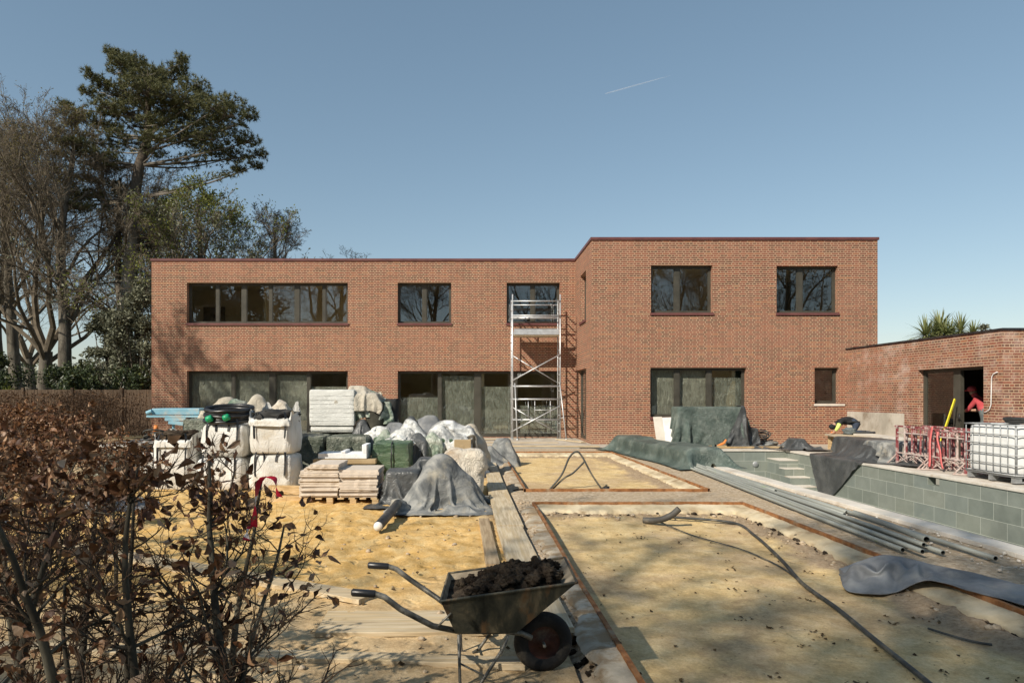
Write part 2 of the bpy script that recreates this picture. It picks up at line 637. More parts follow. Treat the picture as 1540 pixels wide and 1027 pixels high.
def glass_mat(name, tint=(.86, .9, .87), lo=0.1):
    m, nt = new_mat(name)
    fc = nd(nt, 'ShaderNodeLayerWeight', {0: .5}).outputs[1]
    fr = mth(nt, 'ADD', mth(nt, 'MULTIPLY', mth(nt, 'POWER', fc, 5.0), .96), .04)
    k = mth(nt, 'MINIMUM', mth(nt, 'ADD', fr, lo), 1.0)
    g = nd(nt, 'ShaderNodeBsdfGlossy', {'Color': (.9, .95, 1, 1), 'Roughness': 0.0, 'Normal': nd(nt, 'ShaderNodeBump', {'Height': noi(nt, tc(nt), 0.8, 2), 'Strength': .03, 'Distance': .004}).outputs[0]})
    t = nd(nt, 'ShaderNodeBsdfTransparent', {0: c4(tint)})
    mx = nd(nt, 'ShaderNodeMixShader', {0: k, 1: t.outputs[0], 2: g.outputs[0]})
    nd(nt, 'ShaderNodeOutputMaterial', {0: mx.outputs[0]})
    return m


def film_mat(name, col, trans=0.35):
    m, nt = new_mat(name)
    co = tc(nt)
    n = noi(nt, co, 1.6, 8, .7, 1.5)
    w = noi(nt, tc(nt, 'Object', (2.5, 2.5, .7)), 3, 8, .7, 2.5)
    bp = nd(nt, 'ShaderNodeBump', {'Height': w, 'Strength': .9, 'Distance': .05}).outputs[0]
    d = nd(nt, 'ShaderNodeBsdfDiffuse', {0: ramp(nt, n, [(.3, [c * .75 for c in col]), (.7, [c * 1.2 for c in col])]), 'Normal': bp})
    g = nd(nt, 'ShaderNodeBsdfGlossy', {'Roughness': .25, 'Color': (.85, .86, .83, 1), 'Normal': bp})
    t = nd(nt, 'ShaderNodeBsdfTransparent', {0: (.86, .86, .83, 1)})
    a = nd(nt, 'ShaderNodeMixShader', {0: .12, 1: d.outputs[0], 2: g.outputs[0]})
    b = nd(nt, 'ShaderNodeMixShader', {0: smooth(nt, w, .3, .7, max(0, trans - .2), trans + .2), 1: a.outputs[0], 2: t.outputs[0]})
    nd(nt, 'ShaderNodeOutputMaterial', {0: b.outputs[0]})
    return m


def gravel_mat(name, stops, sc=28):
    m, nt = new_mat(name)
    co = tc(nt)
    vo = nd(nt, 'ShaderNodeTexVoronoi', {'Vector': co, 'Scale': sc})
    sc_ = nd(nt, 'ShaderNodeSeparateColor', {0: vo.outputs[1]})
    a = ramp(nt, sc_.outputs[0], stops)
    n = noi(nt, co, 1.2, 9, .68, .5)
    col = mixc(nt, smooth(nt, n, .3, .7, .15, .75), a, ramp(nt, noi(nt, co, 30, 5, .7), stops))
    col = mixc(nt, smooth(nt, noi(nt, co, 2.4, 8, .7), .5, .7, 0, .5), col, (.40, .29, .17))
    h = mth(nt, 'ADD', mth(nt, 'MULTIPLY', vo.outputs[0], -0.6), noi(nt, co, 50, 6, .7))
    finish(nt, col, .95, 0, h, .7, .02, .1)
    return m


M_brick = brick_mat('brick')
M_brick2 = brick_mat('brick_whitened', 1.0, 1.05)
M_tile = tile_mat('pool_tile')
M_site = ground_mat('site_sand', 'site')
M_bed = ground_mat('bed_sand', 'bed')
M_glass = glass_mat('glass', (.91, .92, .90), .05)
M_film = film_mat('film_green_grey', (.44, .435, .365), .3)
M_film2 = film_mat('film_clear', (.44, .455, .39), .5)
M_grav = gravel_mat('path_subbase', [(.1, (.29, .215, .14)), (.4, (.42, .325, .22)), (.7, (.50, .40, .285)), (.95, (.60, .51, .39))])
M_earth = pmat('earth', [(0, (.09, .075, .04)), (.5, (.13, .11, .055)), (1, (.19, .15, .09))], 2, bump=.5, bscale=12, bdist=.05)
M_coping = pmat('coping_metal', [(0, (.105, .04, .04)), (1, (.15, .06, .055))], 3, rough=.45, bump=.05)
M_sill = pmat('sill_metal', [(0, (.12, .045, .043)), (1, (.17, .07, .062))], 3, rough=.5, bump=.05)
M_frame = pmat('bronze_frame', [(0, (.06, .056, .045)), (1, (.085, .079, .063))], 3, rough=.42, bump=.03, metal=.2)
M_plaster = pmat('plaster', [(0, (.60, .50, .34)), (1, (.70, .60, .43))], 1.2, rough=.9, bump=.1)
M_roof = pmat('roof_felt', [(.12, .12, .12)], 2)
M_conc = pmat('concrete', [(0, (.33, .295, .24)), (.5, (.43, .385, .32)), (1, (.52, .47, .40))], 1.5, 8, .9, bump=.35, bscale=22, dirt=((.24, .19, .14), 2.2, .5, .75))
M_copstone = pmat('coping_stone', [(0, (.50, .455, .39)), (.5, (.60, .555, .48)), (1, (.68, .63, .56))], 1.8, 8, .85, bump=.15, bscale=30, dirt=((.40, .31, .22), 1.6, .52, .75))
M_haunch = pmat('mortar_haunch', [(0, (.40, .32, .20)), (.5, (.55, .455, .30)), (1, (.64, .55, .39))], 2.2, 8, .95, bump=.5, bscale=16, bdist=.02, dirt=((.30, .21, .12), 3, .5, .72))
M_greycem = pmat('grey_cement', [(0, (.32, .27, .20)), (.5, (.44, .38, .29)), (1, (.56, .49, .38))], 3, 8, .95, bump=.6, bscale=18, bdist=.02, dirt=((.30, .21, .12), 4, .42, .6))
M_rust = pmat('rusty_steel', [(0, (.16, .065, .025)), (.5, (.27, .115, .04)), (1, (.36, .17, .07))], 9, 8, .85, bump=.3, bscale=60, bdist=.003, dirt=((.33, .25, .16), 4, .5, .7))
M_board = pmat('scaffold_board', [(0, (.36, .28, .18)), (.5, (.50, .41, .28)), (1, (.62, .53, .38))], 2.5, 8, .9, bump=.3, bscale=25, bdist=.004, stretch=(14, .8, 14), dirt=((.50, .38, .22), 1.3, .45, .7))
M_boardx = pmat('scaffold_board_x', [(0, (.33, .255, .155)), (.5, (.47, .375, .245)), (1, (.57, .475, .33))], 2.5, 8, .9, bump=.3, bscale=25, bdist=.004, stretch=(.8, 14, 14), dirt=((.52, .39, .22), 1.3, .45, .7))
M_timber = pmat('timber', [(0, (.36, .235, .11)), (.5, (.50, .35, .18)), (1, (.60, .45, .26))], 3, 7, .85, bump=.2, bscale=30, bdist=.003, stretch=(1, 9, 9))
M_ply = pmat('plywood', [(0, (.42, .34, .23)), (1, (.58, .49, .36))], 2, 7, .85, bump=.1, dirt=((.33, .27, .2), 2, .5, .75))
M_alu = pmat('aluminium', [(0, (.50, .51, .52)), (1, (.66, .67, .68))], 6, 6, .42, metal=.55, bump=.08, dirt=((.42, .39, .34), 5, .55, .8))
M_tarpg = pmat('green_tarp', [(0, (.055, .078, .068)), (.5, (.088, .118, .102)), (1, (.14, .17, .15))], 1.6, 8, .45, bump=.6, bscale=6, bdist=.03, crease=3.0, dirt=((.26, .28, .24), 2.4, .5, .8), spec=.4)
M_tarpk = pmat('dark_tarp', [(0, (.040, .043, .045)), (.5, (.066, .07, .071)), (1, (.11, .112, .11))], 2.2, 8, .42, bump=.3, bscale=7, bdist=.03, crease=2.2, dirt=((.17, .165, .15), 2.0, .55, .85), spec=.5)
M_geo = pmat('grey_geotextile', [(0, (.105, .11, .11)), (.5, (.20, .205, .20)), (1, (.34, .335, .31))], 3.2, 9, .85, bump=.5, bscale=30, bdist=.015, crease=2.6, dirt=((.40, .36, .28), 3.0, .5, .72), dist=.8)
M_geod = pmat('dark_geotextile', [(0, (.11, .115, .12)), (.5, (.18, .185, .19)), (1, (.27, .275, .275))], 2.2, 9, .85, bump=.4, bscale=40, bdist=.005, dirt=((.30, .29, .26), 2.4, .5, .74))
M_wplast = pmat('white_wrap', [(0, (.62, .615, .57)), (1, (.77, .765, .72))], 2, 7, .4, bump=.45, bscale=7, bdist=.02, spec=.45, crease=4.0, stretch=(1, 1, 3))
M_gwrap = pmat('green_wrap', [(0, (.048, .088, .05)), (.5, (.085, .145, .08)), (1, (.155, .22, .135))], 2.2, 7, .3, bump=.7, bscale=5, bdist=.03, spec=.6, crease=2.5, stretch=(1, 1, 6), dirt=((.36, .38, .33), 3.2, .58, .78))
M_gwrapd = pmat('dusty_green_wrap', [(0, (.04, .052, .042)), (.5, (.085, .10, .075)), (1, (.20, .215, .17))], 1.6, 8, .42, bump=.7, bscale=5, bdist=.03, crease=3, dirt=((.34, .335, .27), 2.2, .45, .7))
M_bag = pmat('woven_bag', [(0, (.48, .47, .43)), (.5, (.62, .61, .575)), (1, (.73, .725, .70))], 1.5, 7, .6, bump=.35, bscale=9, bdist=.02, crease=3.0, dirt=((.50, .42, .30), 1.3, .56, .8))
M_bagc = pmat('cream_sack', [(0, (.56, .49, .39)), (.5, (.68, .62, .52)), (1, (.76, .71, .63))], 2, 7, .7, bump=.7, bscale=10, bdist=.025, crease=4.5, dirt=((.38, .27, .17), 1.8, .48, .75))
M_silver = pmat('silver_bag', [(0, (.20, .20, .19)), (.45, (.46, .46, .44)), (.7, (.66, .66, .63)), (1, (.76, .76, .73))], 4, 8, .26, bump=.5, bscale=9, bdist=.03, spec=.65, crease=4)
M_beige = pmat('beige_sack', [(0, (.42, .37, .29)), (1, (.57, .52, .43))], 2, 7, .7, bump=.6, bscale=10, bdist=.03, crease=4.5)
M_pgreen = pmat('pale_green_wrap', [(0, (.15, .22, .16)), (.5, (.36, .41, .33)), (1, (.60, .60, .52))], 4, 7, .35, bump=.8, bscale=9, bdist=.03, crease=5)
M_stone = pmat('sandstone_slab', [(0, (.44, .37, .29)), (.5, (.56, .485, .40)), (1, (.66, .59, .50))], 6, 8, .9, bump=.4, bscale=30, bdist=.006, island=[(0, (.45, .37, .29)), (.5, (.57, .49, .41)), (1, (.66, .60, .52))])
M_card = pmat('cardboard', [(0, (.32, .235, .13)), (1, (.42, .32, .19))], 2, 6, .85)
M_poly = pmat('polystyrene', [(.80, .81, .82)], 3, 5, .7)
M_black = pmat('black_plastic', [(0, (.012, .012, .013)), (1, (.03, .03, .032))], 5, 5, .35, bump=.1, spec=.5)
M_felt = pmat('black_felt', [(0, (.02, .02, .02)), (1, (.05, .05, .048))], 3, 6, .8, bump=.4, bscale=20)
M_hose = pmat('hose', [(0, (.035, .037, .035)), (1, (.07, .072, .068))], 8, 6, .55, dirt=((.2, .17, .12), 4, .5, .75))
M_duct = pmat('duct', [(0, (.055, .052, .048)), (1, (.10, .095, .085))], 4, 6, .6, dirt=((.28, .24, .18), 3, .5, .75))
M_scaff = pmat('scaffold_tube', [(0, (.18, .185, .17)), (.5, (.27, .275, .255)), (1, (.36, .365, .34))], 3, 8, .6, metal=.15, bump=.1, stretch=(4, 1, 4), island=[(0, (.20, .21, .19)), (.5, (.30, .305, .285)), (.75, (.25, .28, .23)), (1, (.36, .365, .34))], dirt=((.20, .27, .13), 1.6, .6, .74))
M_redst = pmat('red_trestle', [(0, (.17, .035, .04)), (.5, (.25, .06, .065)), (1, (.32, .12, .12))], 6, 8, .6, bump=.2, bscale=40, bdist=.003, dirt=((.55, .45, .41), 7, .48, .62))
M_mortarbar = pmat('splashed_bar', [(0, (.34, .22, .19)), (.5, (.47, .37, .33)), (1, (.58, .50, .46))], 9, 8, .85)
M_pink = pmat('pink_strap', [(0, (.62, .13, .13)), (1, (.72, .22, .20))], 6, 5, .7)
M_tank = pmat('white_tank', [(0, (.70, .70, .68)), (1, (.78, .78, .76))], 1.5, 6, .45, bump=.15, bscale=4, bdist=.02, dirt=((.55, .5, .43), 1.5, .55, .8))
M_galv = pmat('galvanised', [(0, (.30, .31, .31)), (1, (.44, .45, .45))], 8, 6, .5, metal=.5)
M_white = pmat('white_pvc', [(.78, .77, .75)], 3, 4, .5)
M_yellow = pmat('yellow_paint', [(0, (.62, .52, .02)), (1, (.74, .64, .05))], 5, 5, .5)
M_orange = pmat('orange_plastic', [(0, (.65, .19, .04)), (1, (.75, .26, .07))], 5, 5, .5)
M_blue = pmat('blue_machine', [(0, (.17, .36, .46)), (1, (.25, .46, .56))], 3, 6, .5, dirt=((.45, .42, .36), 4, .5, .75))
M_green = pmat('green_plastic', [(0, (.01, .25, .11)), (1, (.02, .34, .16))], 5, 4, .35)
M_tub = pmat('barrow_steel', [(0, (.022, .024, .02)), (.4, (.055, .055, .042)), (.7, (.10, .09, .062)), (1, (.24, .19, .12))], 5, 9, .6, metal=.25, bump=.3, bscale=30, bdist=.003, dirt=((.17, .10, .05), 6, .52, .68), dist=.5, stretch=(1.6, 1, .7))
M_tubein = pmat('barrow_inside', [(0, (.17, .14, .10)), (.5, (.33, .27, .19)), (1, (.46, .38, .27))], 4, 9, .6, metal=.25, bump=.25, bscale=30, bdist=.003, dist=1)
M_bars = pmat('barrow_tube', [(0, (.05, .05, .045)), (.5, (.11, .105, .09)), (1, (.3, .28, .24))], 9, 8, .5, metal=.4)
M_soil = pmat('dark_soil', [(0, (.022, .016, .012)), (.5, (.052, .039, .028)), (1, (.105, .08, .056))], 9, 9, .95, bump=1.0, bscale=38, bdist=.03, spec=.1)
M_tyre = pmat('tyre', [(0, (.012, .011, .011)), (1, (.03, .028, .026))], 6, 6, .8, dirt=((.11, .095, .07), 4, .5, .7))
M_rim = pmat('red_rim', [(0, (.035, .012, .008)), (1, (.085, .030, .019))], 9, 7, .7, dirt=((.12, .09, .06), 6, .5, .7))
M_bark = pmat('grey_bark', [(0, (.07, .06, .047)), (.5, (.125, .108, .085)), (1, (.185, .165, .13))], 4, 8, .95, bump=.8, bscale=18, bdist=.03, stretch=(1, 1, .3))
M_twig = pmat('twig_bark', [(0, (.105, .084, .06)), (1, (.19, .155, .11))], 3, 4, .9)
M_barkp = pmat('pine_bark', [(0, (.10, .085, .07)), (.5, (.18, .155, .125)), (1, (.26, .225, .185))], 2.2, 8, .95, bump=.9, bscale=9, bdist=.05, stretch=(1, 1, .35))
M_bpale = pmat('pale_bark', [(0, (.22, .20, .165)), (.5, (.34, .31, .26)), (1, (.46, .42, .36))], 2.5, 8, .95, bump=.8, bscale=14, bdist=.04, stretch=(1, 1, .3))


def leaf_mat(name, isl, rough=.55, transl=.25, spec=.35):
    m, nt = new_mat(name)
    rnd = nd(nt, 'ShaderNodeNewGeometry').outputs['Random Per Island']
    col = ramp(nt, rnd, isl)
    col = mixc(nt, mth(nt, 'MULTIPLY', noi(nt, tc(nt), 2.2, 5), .5), col, isl[0][1])
    p = nd(nt, 'ShaderNodeBsdfPrincipled', {'Base Color': col, 'Roughness': rough, 'Specular IOR Level': spec})
    t = nd(nt, 'ShaderNodeBsdfTranslucent', {0: col})
    mx = nd(nt, 'ShaderNodeMixShader', {0: transl, 1: p.outputs[0], 2: t.outputs[0]})
    nd(nt, 'ShaderNodeOutputMaterial', {0: mx.outputs[0]})
    return m


M_beech = leaf_mat('beech_leaf', [(0, (.06, .024, .011)), (.35, (.135, .056, .022)), (.65, (.26, .125, .056)), (.84, (.45, .27, .15)), (1, (.62, .44, .29))], .5, .15)
M_beechst = pmat('beech_stem', [(0, (.028, .024, .018)), (.5, (.065, .056, .04)), (1, (.17, .155, .115))], 9, 7, .8, bump=.3, bscale=50, bdist=.004, stretch=(1, 1, .4))
M_beechtw = pmat('beech_twig', [(0, (.04, .025, .016)), (1, (.12, .075, .045))], 12, 4, .8)
M_needle = leaf_mat('pine_needle', [(0, (.075, .08, .034)), (.5, (.13, .132, .054)), (1, (.21, .195, .085))], .6, .15, .2)
M_laurel = leaf_mat('laurel_leaf', [(0, (.020, .032, .014)), (.5, (.045, .065, .024)), (.85, (.08, .105, .035)), (1, (.16, .17, .05))], .45, .2, .4)
M_ivy = leaf_mat('ivy_leaf', [(0, (.07, .074, .045)), (.5, (.16, .165, .105)), (1, (.28, .28, .185))], .6, .15)
M_bud = leaf_mat('bud_leaf', [(0, (.11, .09, .03)), (.5, (.22, .18, .05)), (1, (.33, .29, .08))], .6, .35)
M_budg = leaf_mat('young_leaf', [(0, (.09, .11, .02)), (.5, (.17, .19, .035)), (1, (.27, .27, .06))], .6, .35)
M_cord = leaf_mat('cordyline_leaf', [(0, (.12, .15, .055)), (.5, (.24, .26, .10)), (.85, (.36, .36, .15)), (1, (.50, .40, .16))], .5, .2, .4)
M_litter = leaf_mat('litter_leaf', [(0, (.05, .03, .016)), (.5, (.11, .07, .03)), (1, (.20, .135, .06))], .8, .1, .2)
M_skin = pmat('skin', [(.42, .25, .17)], 6, 4, .6)
M_navy = pmat('navy_cloth', [(0, (.022, .03, .05)), (1, (.05, .065, .095))], 8, 6, .85)
M_blackcl = pmat('black_cloth', [(0, (.012, .012, .013)), (1, (.03, .03, .032))], 8, 6, .85)
M_hivis = pmat('hivis_cloth', [(0, (.52, .66, .14)), (1, (.64, .78, .24))], 8, 6, .8)
M_red = pmat('red_cloth', [(0, (.40, .05, .06)), (1, (.52, .09, .10))], 8, 6, .85)
M_greycl = pmat('grey_cloth', [(0, (.085, .10, .105)), (1, (.15, .17, .17))], 8, 6, .85)
M_steelin = pmat('steel_light', [(.62, .62, .55)], 3, 3, .5)
# ================================================================ the setting
POOL = (5.45, 8.98, 2.0, 19.40)
BED2 = (0.90, 3.88, 1.2, 9.69)
BED1 = (0.90, 3.88, 11.08, 18.68)

mb = MB()
holed(mb, [-1500, 1500], [-700, 2500], [POOL, (-18, 20, 0.6, 25.4)], lambda u, w, v: (u, v, -0.35))
mb.quad([(-18, .6, -.35), (.3, .6, -.35), (.3, 25.4, -.35), (-18, 25.4, -.35)])
mb.quad([(5.2, .6, -.03), (20, .6, -.03), (20, 2.0, -.03), (5.2, 2.0, -.03)])
mb.quad([(13.0, 21.8, -.03), (20, 21.8, -.03), (20, 25.4, -.03), (13.0, 25.4, -.03)])
struct(mb.build('ground', M_earth))


def z_site(x, y):
    z = -0.035 + 0.028 * fb(x, y, 0, 0.55, 3, 1) + 0.022 * fb(x, y, 0, 2.6, 4, 2)
    z -= 0.055 * max(0, min(1, (5.4 - y) / 1.2))
    m = max(0, min(1, (y - 4.6) / 1.2)) * max(0, min(1, (13 - y) / 3))
    z += m * (0.026 * fb(x, y, 0, 5.6, 4, 3) + .03 * max(0, fb(x, y, 0, 1.7, 3, 14)) * fb(x, y, 0, 7.5, 3, 15))
    z += 0.012 * fb(x, y, 0, 11, 3, 4)
    if (x > 0.25 and y > 5) or y > 19.6:
        z = min(z, -0.02)
    return z


xs = list(np.arange(-4.2, 0.66, 0.034))
xs = sorted(set([round(v, 3) for v in list(np.arange(-18, -4.2, 0.16)) + xs] + [0.62]))
xs = [v for v in xs if v <= 0.62]
ys = geo(0.6, 25.1, 0.022, 1.0085)
mb = MB()
lumpy(mb, xs, ys, z_site)
struct(mb.build('sand_ground', M_site, None, True))


def z_path(x, y):
    if x < .615:
        return -.25
    e_ = .10 * max(0, min(1, (.90 - x) / .26)) * max(0, min(1, (5.6 - y) / 1.2)) + .03 * max(0, min(1, (.74 - x) / .12))
    return -e_ + 0.007 * fb(x, y, 0, 2.2, 4, 5) + 0.006 * fb(x, y, 0, 14, 3, 6) - 0.02


xs = sorted(set([0.612, 0.62, 0.70, .78, .84, 0.885] + [round(v, 3) for v in np.arange(.98, 3.8, 0.09)] + [3.895] + [round(v, 3) for v in np.arange(3.94, 5.2, 0.045)] + [5.2]))
ys = sorted(set([round(v, 3) for v in geo(0.6, 20.3, 0.03, 1.01)] + [1.19, 9.705, 11.065, 18.695]))
mb = MB()
lumpy(mb, xs, ys, z_path, [(0.885, 3.895, 1.19, 9.705), (0.885, 3.895, 11.065, 18.695)])
struct(mb.build('gravel_path', M_grav, None, True))


def bed_z(b):
    x0, x1, y0, y1 = b

    def zf(x, y):
        e = 0.1 * fb(x, y, 0, 3.0, 3, 8)
        t = min(x1 - x, (y1 - y) * 0.62 + 0.06) + e
        k = max(0.0, min(1.0, (0.62 - t) / 0.40))
        z = -0.135 + 0.014 * fb(x, y, 0, 0.9, 3, 9) + 0.010 * fb(x, y, 0, 4, 4, 10) + 0.004 * fb(x, y, 0, 16, 3, 11)
        return z + k * k * (3 - 2 * k) * (0.046 + 0.034 * fb(x, y, 0, 7, 4, 12) + .012 * fb(x, y, 0, 19, 3, 13))
    return zf


for b in (BED2, BED1):
    x0, x1, y0, y1 = b
    mb = MB()
    lumpy(mb, list(np.arange(x0, x1 + .001, (x1 - x0) / 100)), geo(y0, y1, 0.03 if b is BED2 else 0.06, 1.008), bed_z(b))
    struct(mb.build('sand_bed', M_bed, None, True))

# paving in front of the house, terrace beside the pool
mb = MB()
holed(mb, [-11.9, 5.2], [20.3, 25.22], [(3.9, 5.2, 21.85, 25.22)], lambda u, w, v: (u, v, 0.004))
holed(mb, [5.2, 13.06], [19.72, 21.85], [(12.06, 13.06, 19, 21.85)], lambda u, w, v: (u, v, 0.004))
struct(mb.build('paving', M_conc))
mb = MB()
holed(mb, [9.30, 20], [2.0, 19.72], [(12.06, 20, 15.44, 19.72)], lambda u, w, v: (u, v, -0.012))
struct(mb.build('terrace', M_conc))


def edging(b, name, label):
    x0, x1, y0, y1 = b
    t, zt, zb = 0.015, 0.024, -0.16
    mb = MB()
    n = 26
    for k in range(4):
        P = []
        for i in range(n + 1):
            f = i / n
            w = 0.008 * math.sin(f * 9 + k) + 0.006 * fb(f * 3, k, 0, 2, 3, 20)
            if k == 0:
                P.append(Vector((x0 + w, y0 + (y1 - y0) * f, 0)))
            elif k == 1:
                P.append(Vector((x1 + w, y0 + (y1 - y0) * f, 0)))
            elif k == 2:
                P.append(Vector((x0 + t + (x1 - x0 - 2 * t) * f, y1 + w, 0)))
            else:
                P.append(Vector((x0 + t + (x1 - x0 - 2 * t) * f, y0 + w, 0)))
        d = Vector((t, 0, 0)) if k < 2 else Vector((0, t, 0))
        rows = [[p - d + Vector((0, 0, zb)), p - d + Vector((0, 0, zt)), p + d + Vector((0, 0, zt)), p + d + Vector((0, 0, zb))] for p in P]
        mb.grid(rows)
    tag(mb.build(name, M_rust), label, 'edging')


edging(BED2, 'bed_edging', 'rusty steel edging round the large sand bed nearest the wheelbarrow')
edging(BED1, 'bed_edging', 'rusty steel edging round the smaller sand bed close to the house')


def haunch(b, label):
    x0, x1, y0, y1 = b
    mb = MB()
    n = 150
    P = []
    for i in range(n + 1):
        y = y0 + (y1 - 0.02 - y0) * i / n
        w = 0.20 + 0.05 * fb(y, 1, 0, 1.5, 3, 30) + 0.035 * fb(y, 2, 0, 9, 3, 31)
        row = []
        for j, (f, z) in enumerate(((0.0, -.012), (.35, -.028), (.75, -.045), (1, -.062), (1.0, -.13))):
            row.append((x1 - .016 - w * f, y, z + 0.008 * fb(x1 - w * f, y, 0, 5, 3, 32)))
        P.append(row)
    mb.grid(P)
    P = []
    for i in range(n + 1):
        x = x0 + .02 + (x1 - .04 - x0) * i / n
        w = 0.30 + 0.05 * fb(x, 1, 0, 1.5, 3, 33) + 0.05 * fb(x, 2, 0, 8, 3, 34)
        row = []
        for j, (f, z) in enumerate(((0.0, -.010), (.35, -.025), (.75, -.042), (1, -.06), (1.0, -.13))):
            row.append((x, y1 - .016 - w * f, z + 0.008 * fb(x, y1 - w * f, 0, 5, 3, 35)))
        P.append(row)
    mb.grid(P)
    struct(tag(mb.build('mortar_haunch', M_haunch, None, True), label, 'mortar'))


haunch(BED2, 'cream mortar haunch sloping inside the large bed')
haunch(BED1, 'cream mortar haunch sloping inside the smaller bed')
# grey cement haunch outside the beds, along the boards
for k, (a, c) in enumerate(((1.5, 9.4), (11.2, 17.8))):
    mb = MB()
    P = []
    for i in range(121):
        y = a + (c - a) * i / 120
        w = 0.17 + 0.08 * fb(y, 3, 0, 1.3, 4, 40 + k) + 0.05 * fb(y, 3, 0, 7, 3, 42 + k)
        P.append([(0.885 - w * f, y, z + 0.008 * fb(y, f, 0, 6, 3, 44)) for f, z in ((0, .008), (.4, .006), (.8, -.002), (1, -.03))])
    mb.grid(P)
    struct(tag(mb.build('cement_haunch', M_greycem, None, True), ('rough grey cement strip beside the large bed', 'rough grey cement strip beside the smaller bed')[k], 'cement'))

# ---------------------------------------------------------------- pool
pool = thing('swimming_pool', 'empty pool lined with grey green slate tiles and pale coping', 'pool', (7.2, 10, -1.4))
x0, x1, y0, y1 = POOL
zb = -1.45


def Txl(X, s=1):
    return lambda u, w, v: (X + s * w, u, v)


def Tyf(Y, s=1):
    return lambda u, w, v: (u, Y + s * w, v)


mb = MB()
holed(mb, [y0, y1], [zb, -0.045], [(13.05, 13.38, -.20, -.055)], Txl(x1))
reveals(mb, (13.05, 13.38, -.20, -.055), Txl(x1), .16)
mb.build('wall', M_tile, pool)
mb = MB()
holed(mb, [y0, y1], [zb, -0.045], [], Txl(x0))
mb.build('wall', M_tile, pool)
mb = MB()
grl = (Q(1052, 0, 19.4)[0], Q(1098, 0, 19.4)[0], Q(0, 706, 19.4)[1], Q(0, 687, 19.4)[1])
holed(mb, [x0, x1], [zb, -0.045], [grl], Tyf(y1))
reveals(mb, grl, Tyf(y1), .05)
mb.build('wall', M_tile, pool)
mb = MB()
holed(mb, [x0, x1], [y0, y1], [], lambda u, w, v: (u, v, zb))
mb.build('floor', M_tile, pool)
mb = MB()
for i in range(30):
    z = grl[2] + (grl[3] - grl[2]) * (i + .5) / 30
    mb.box(grl[0], grl[1], y1 + .02, y1 + .05, z - .004, z + .003)
mb.box(grl[0], grl[1], y1 + .045, y1 + .055, grl[2], grl[3])
mb.build('overflow_grille', pmat('grille_grey', [(.17, .19, .17)], 3, 4, .6), pool)
mb = MB()
cx, cz = Q(1136, 698, 19.4)
mb.lathe([(0, 0), (.07, 0), (.08, .01), (.085, .03)], (cx, y1 - .03, cz), 20, 0, Matrix.Rotation(R(-90), 4, 'X'))
mb.build('pool_light', M_galv, pool, True)
for k, (yf, zt) in enumerate(((18.66, -.22), (18.32, -.415), (18.0, -.61), (17.64, -.81), (17.3, -1.0), (16.95, -1.2))):
    mb = MB()
    yb = y1 if k == 0 else (18.66, 18.32, 18.0, 17.64, 17.3)[k - 1]
    T = lambda u, w, v: (u, v, zt)
    XL = 8.46
    z_lo = zb
    mb.quad([(XL, yf, z_lo), (x1, yf, z_lo), (x1, yf, zt - .012), (XL, yf, zt - .012)], [(XL, z_lo), (x1, z_lo), (x1, zt), (XL, zt)])
    mb.quad([(XL, yf, z_lo), (XL, yb, z_lo), (XL, yb, zt - .012), (XL, yf, zt - .012)], [(yf, z_lo), (yb, z_lo), (yb, zt), (yf, zt)])
    st = mb.build('step', M_tile, pool)
    mb = MB()
    mb.box(XL - .006, x1 - .002, yf - .006, yb - .008, zt - .012, zt + .008)
    mb.build('tread', M_copstone, st)
mb = MB()
n = 40


def coping_run(ax, a, b, lo, hi, zt):
    k = a
    i = 0
    while k < b - .01:
        e = min(b, k + 0.9)
        j = .004 * fb(k, ax, 0, 3, 2, 50)
        if ax == 0:
            mb.box(lo, hi, k + .003, e - .003, zt - .05, zt + j)
        else:
            mb.box(k + .003, e - .003, lo, hi, zt - .05, zt + j)
        k = e


coping_run(0, 2.0, 19.36, 5.20, 5.47, .03)
mb.build('coping', M_copstone, pool, False, .006)
mb = MB()
coping_run(0, 2.0, 19.36, 8.955, 9.30, .012)
mb.build('coping', M_copstone, pool, False, .006)
mb = MB()
coping_run(1, 5.20, 9.30, 19.375, 19.72, .02)
mb.build('coping', M_copstone, pool, False, .006)

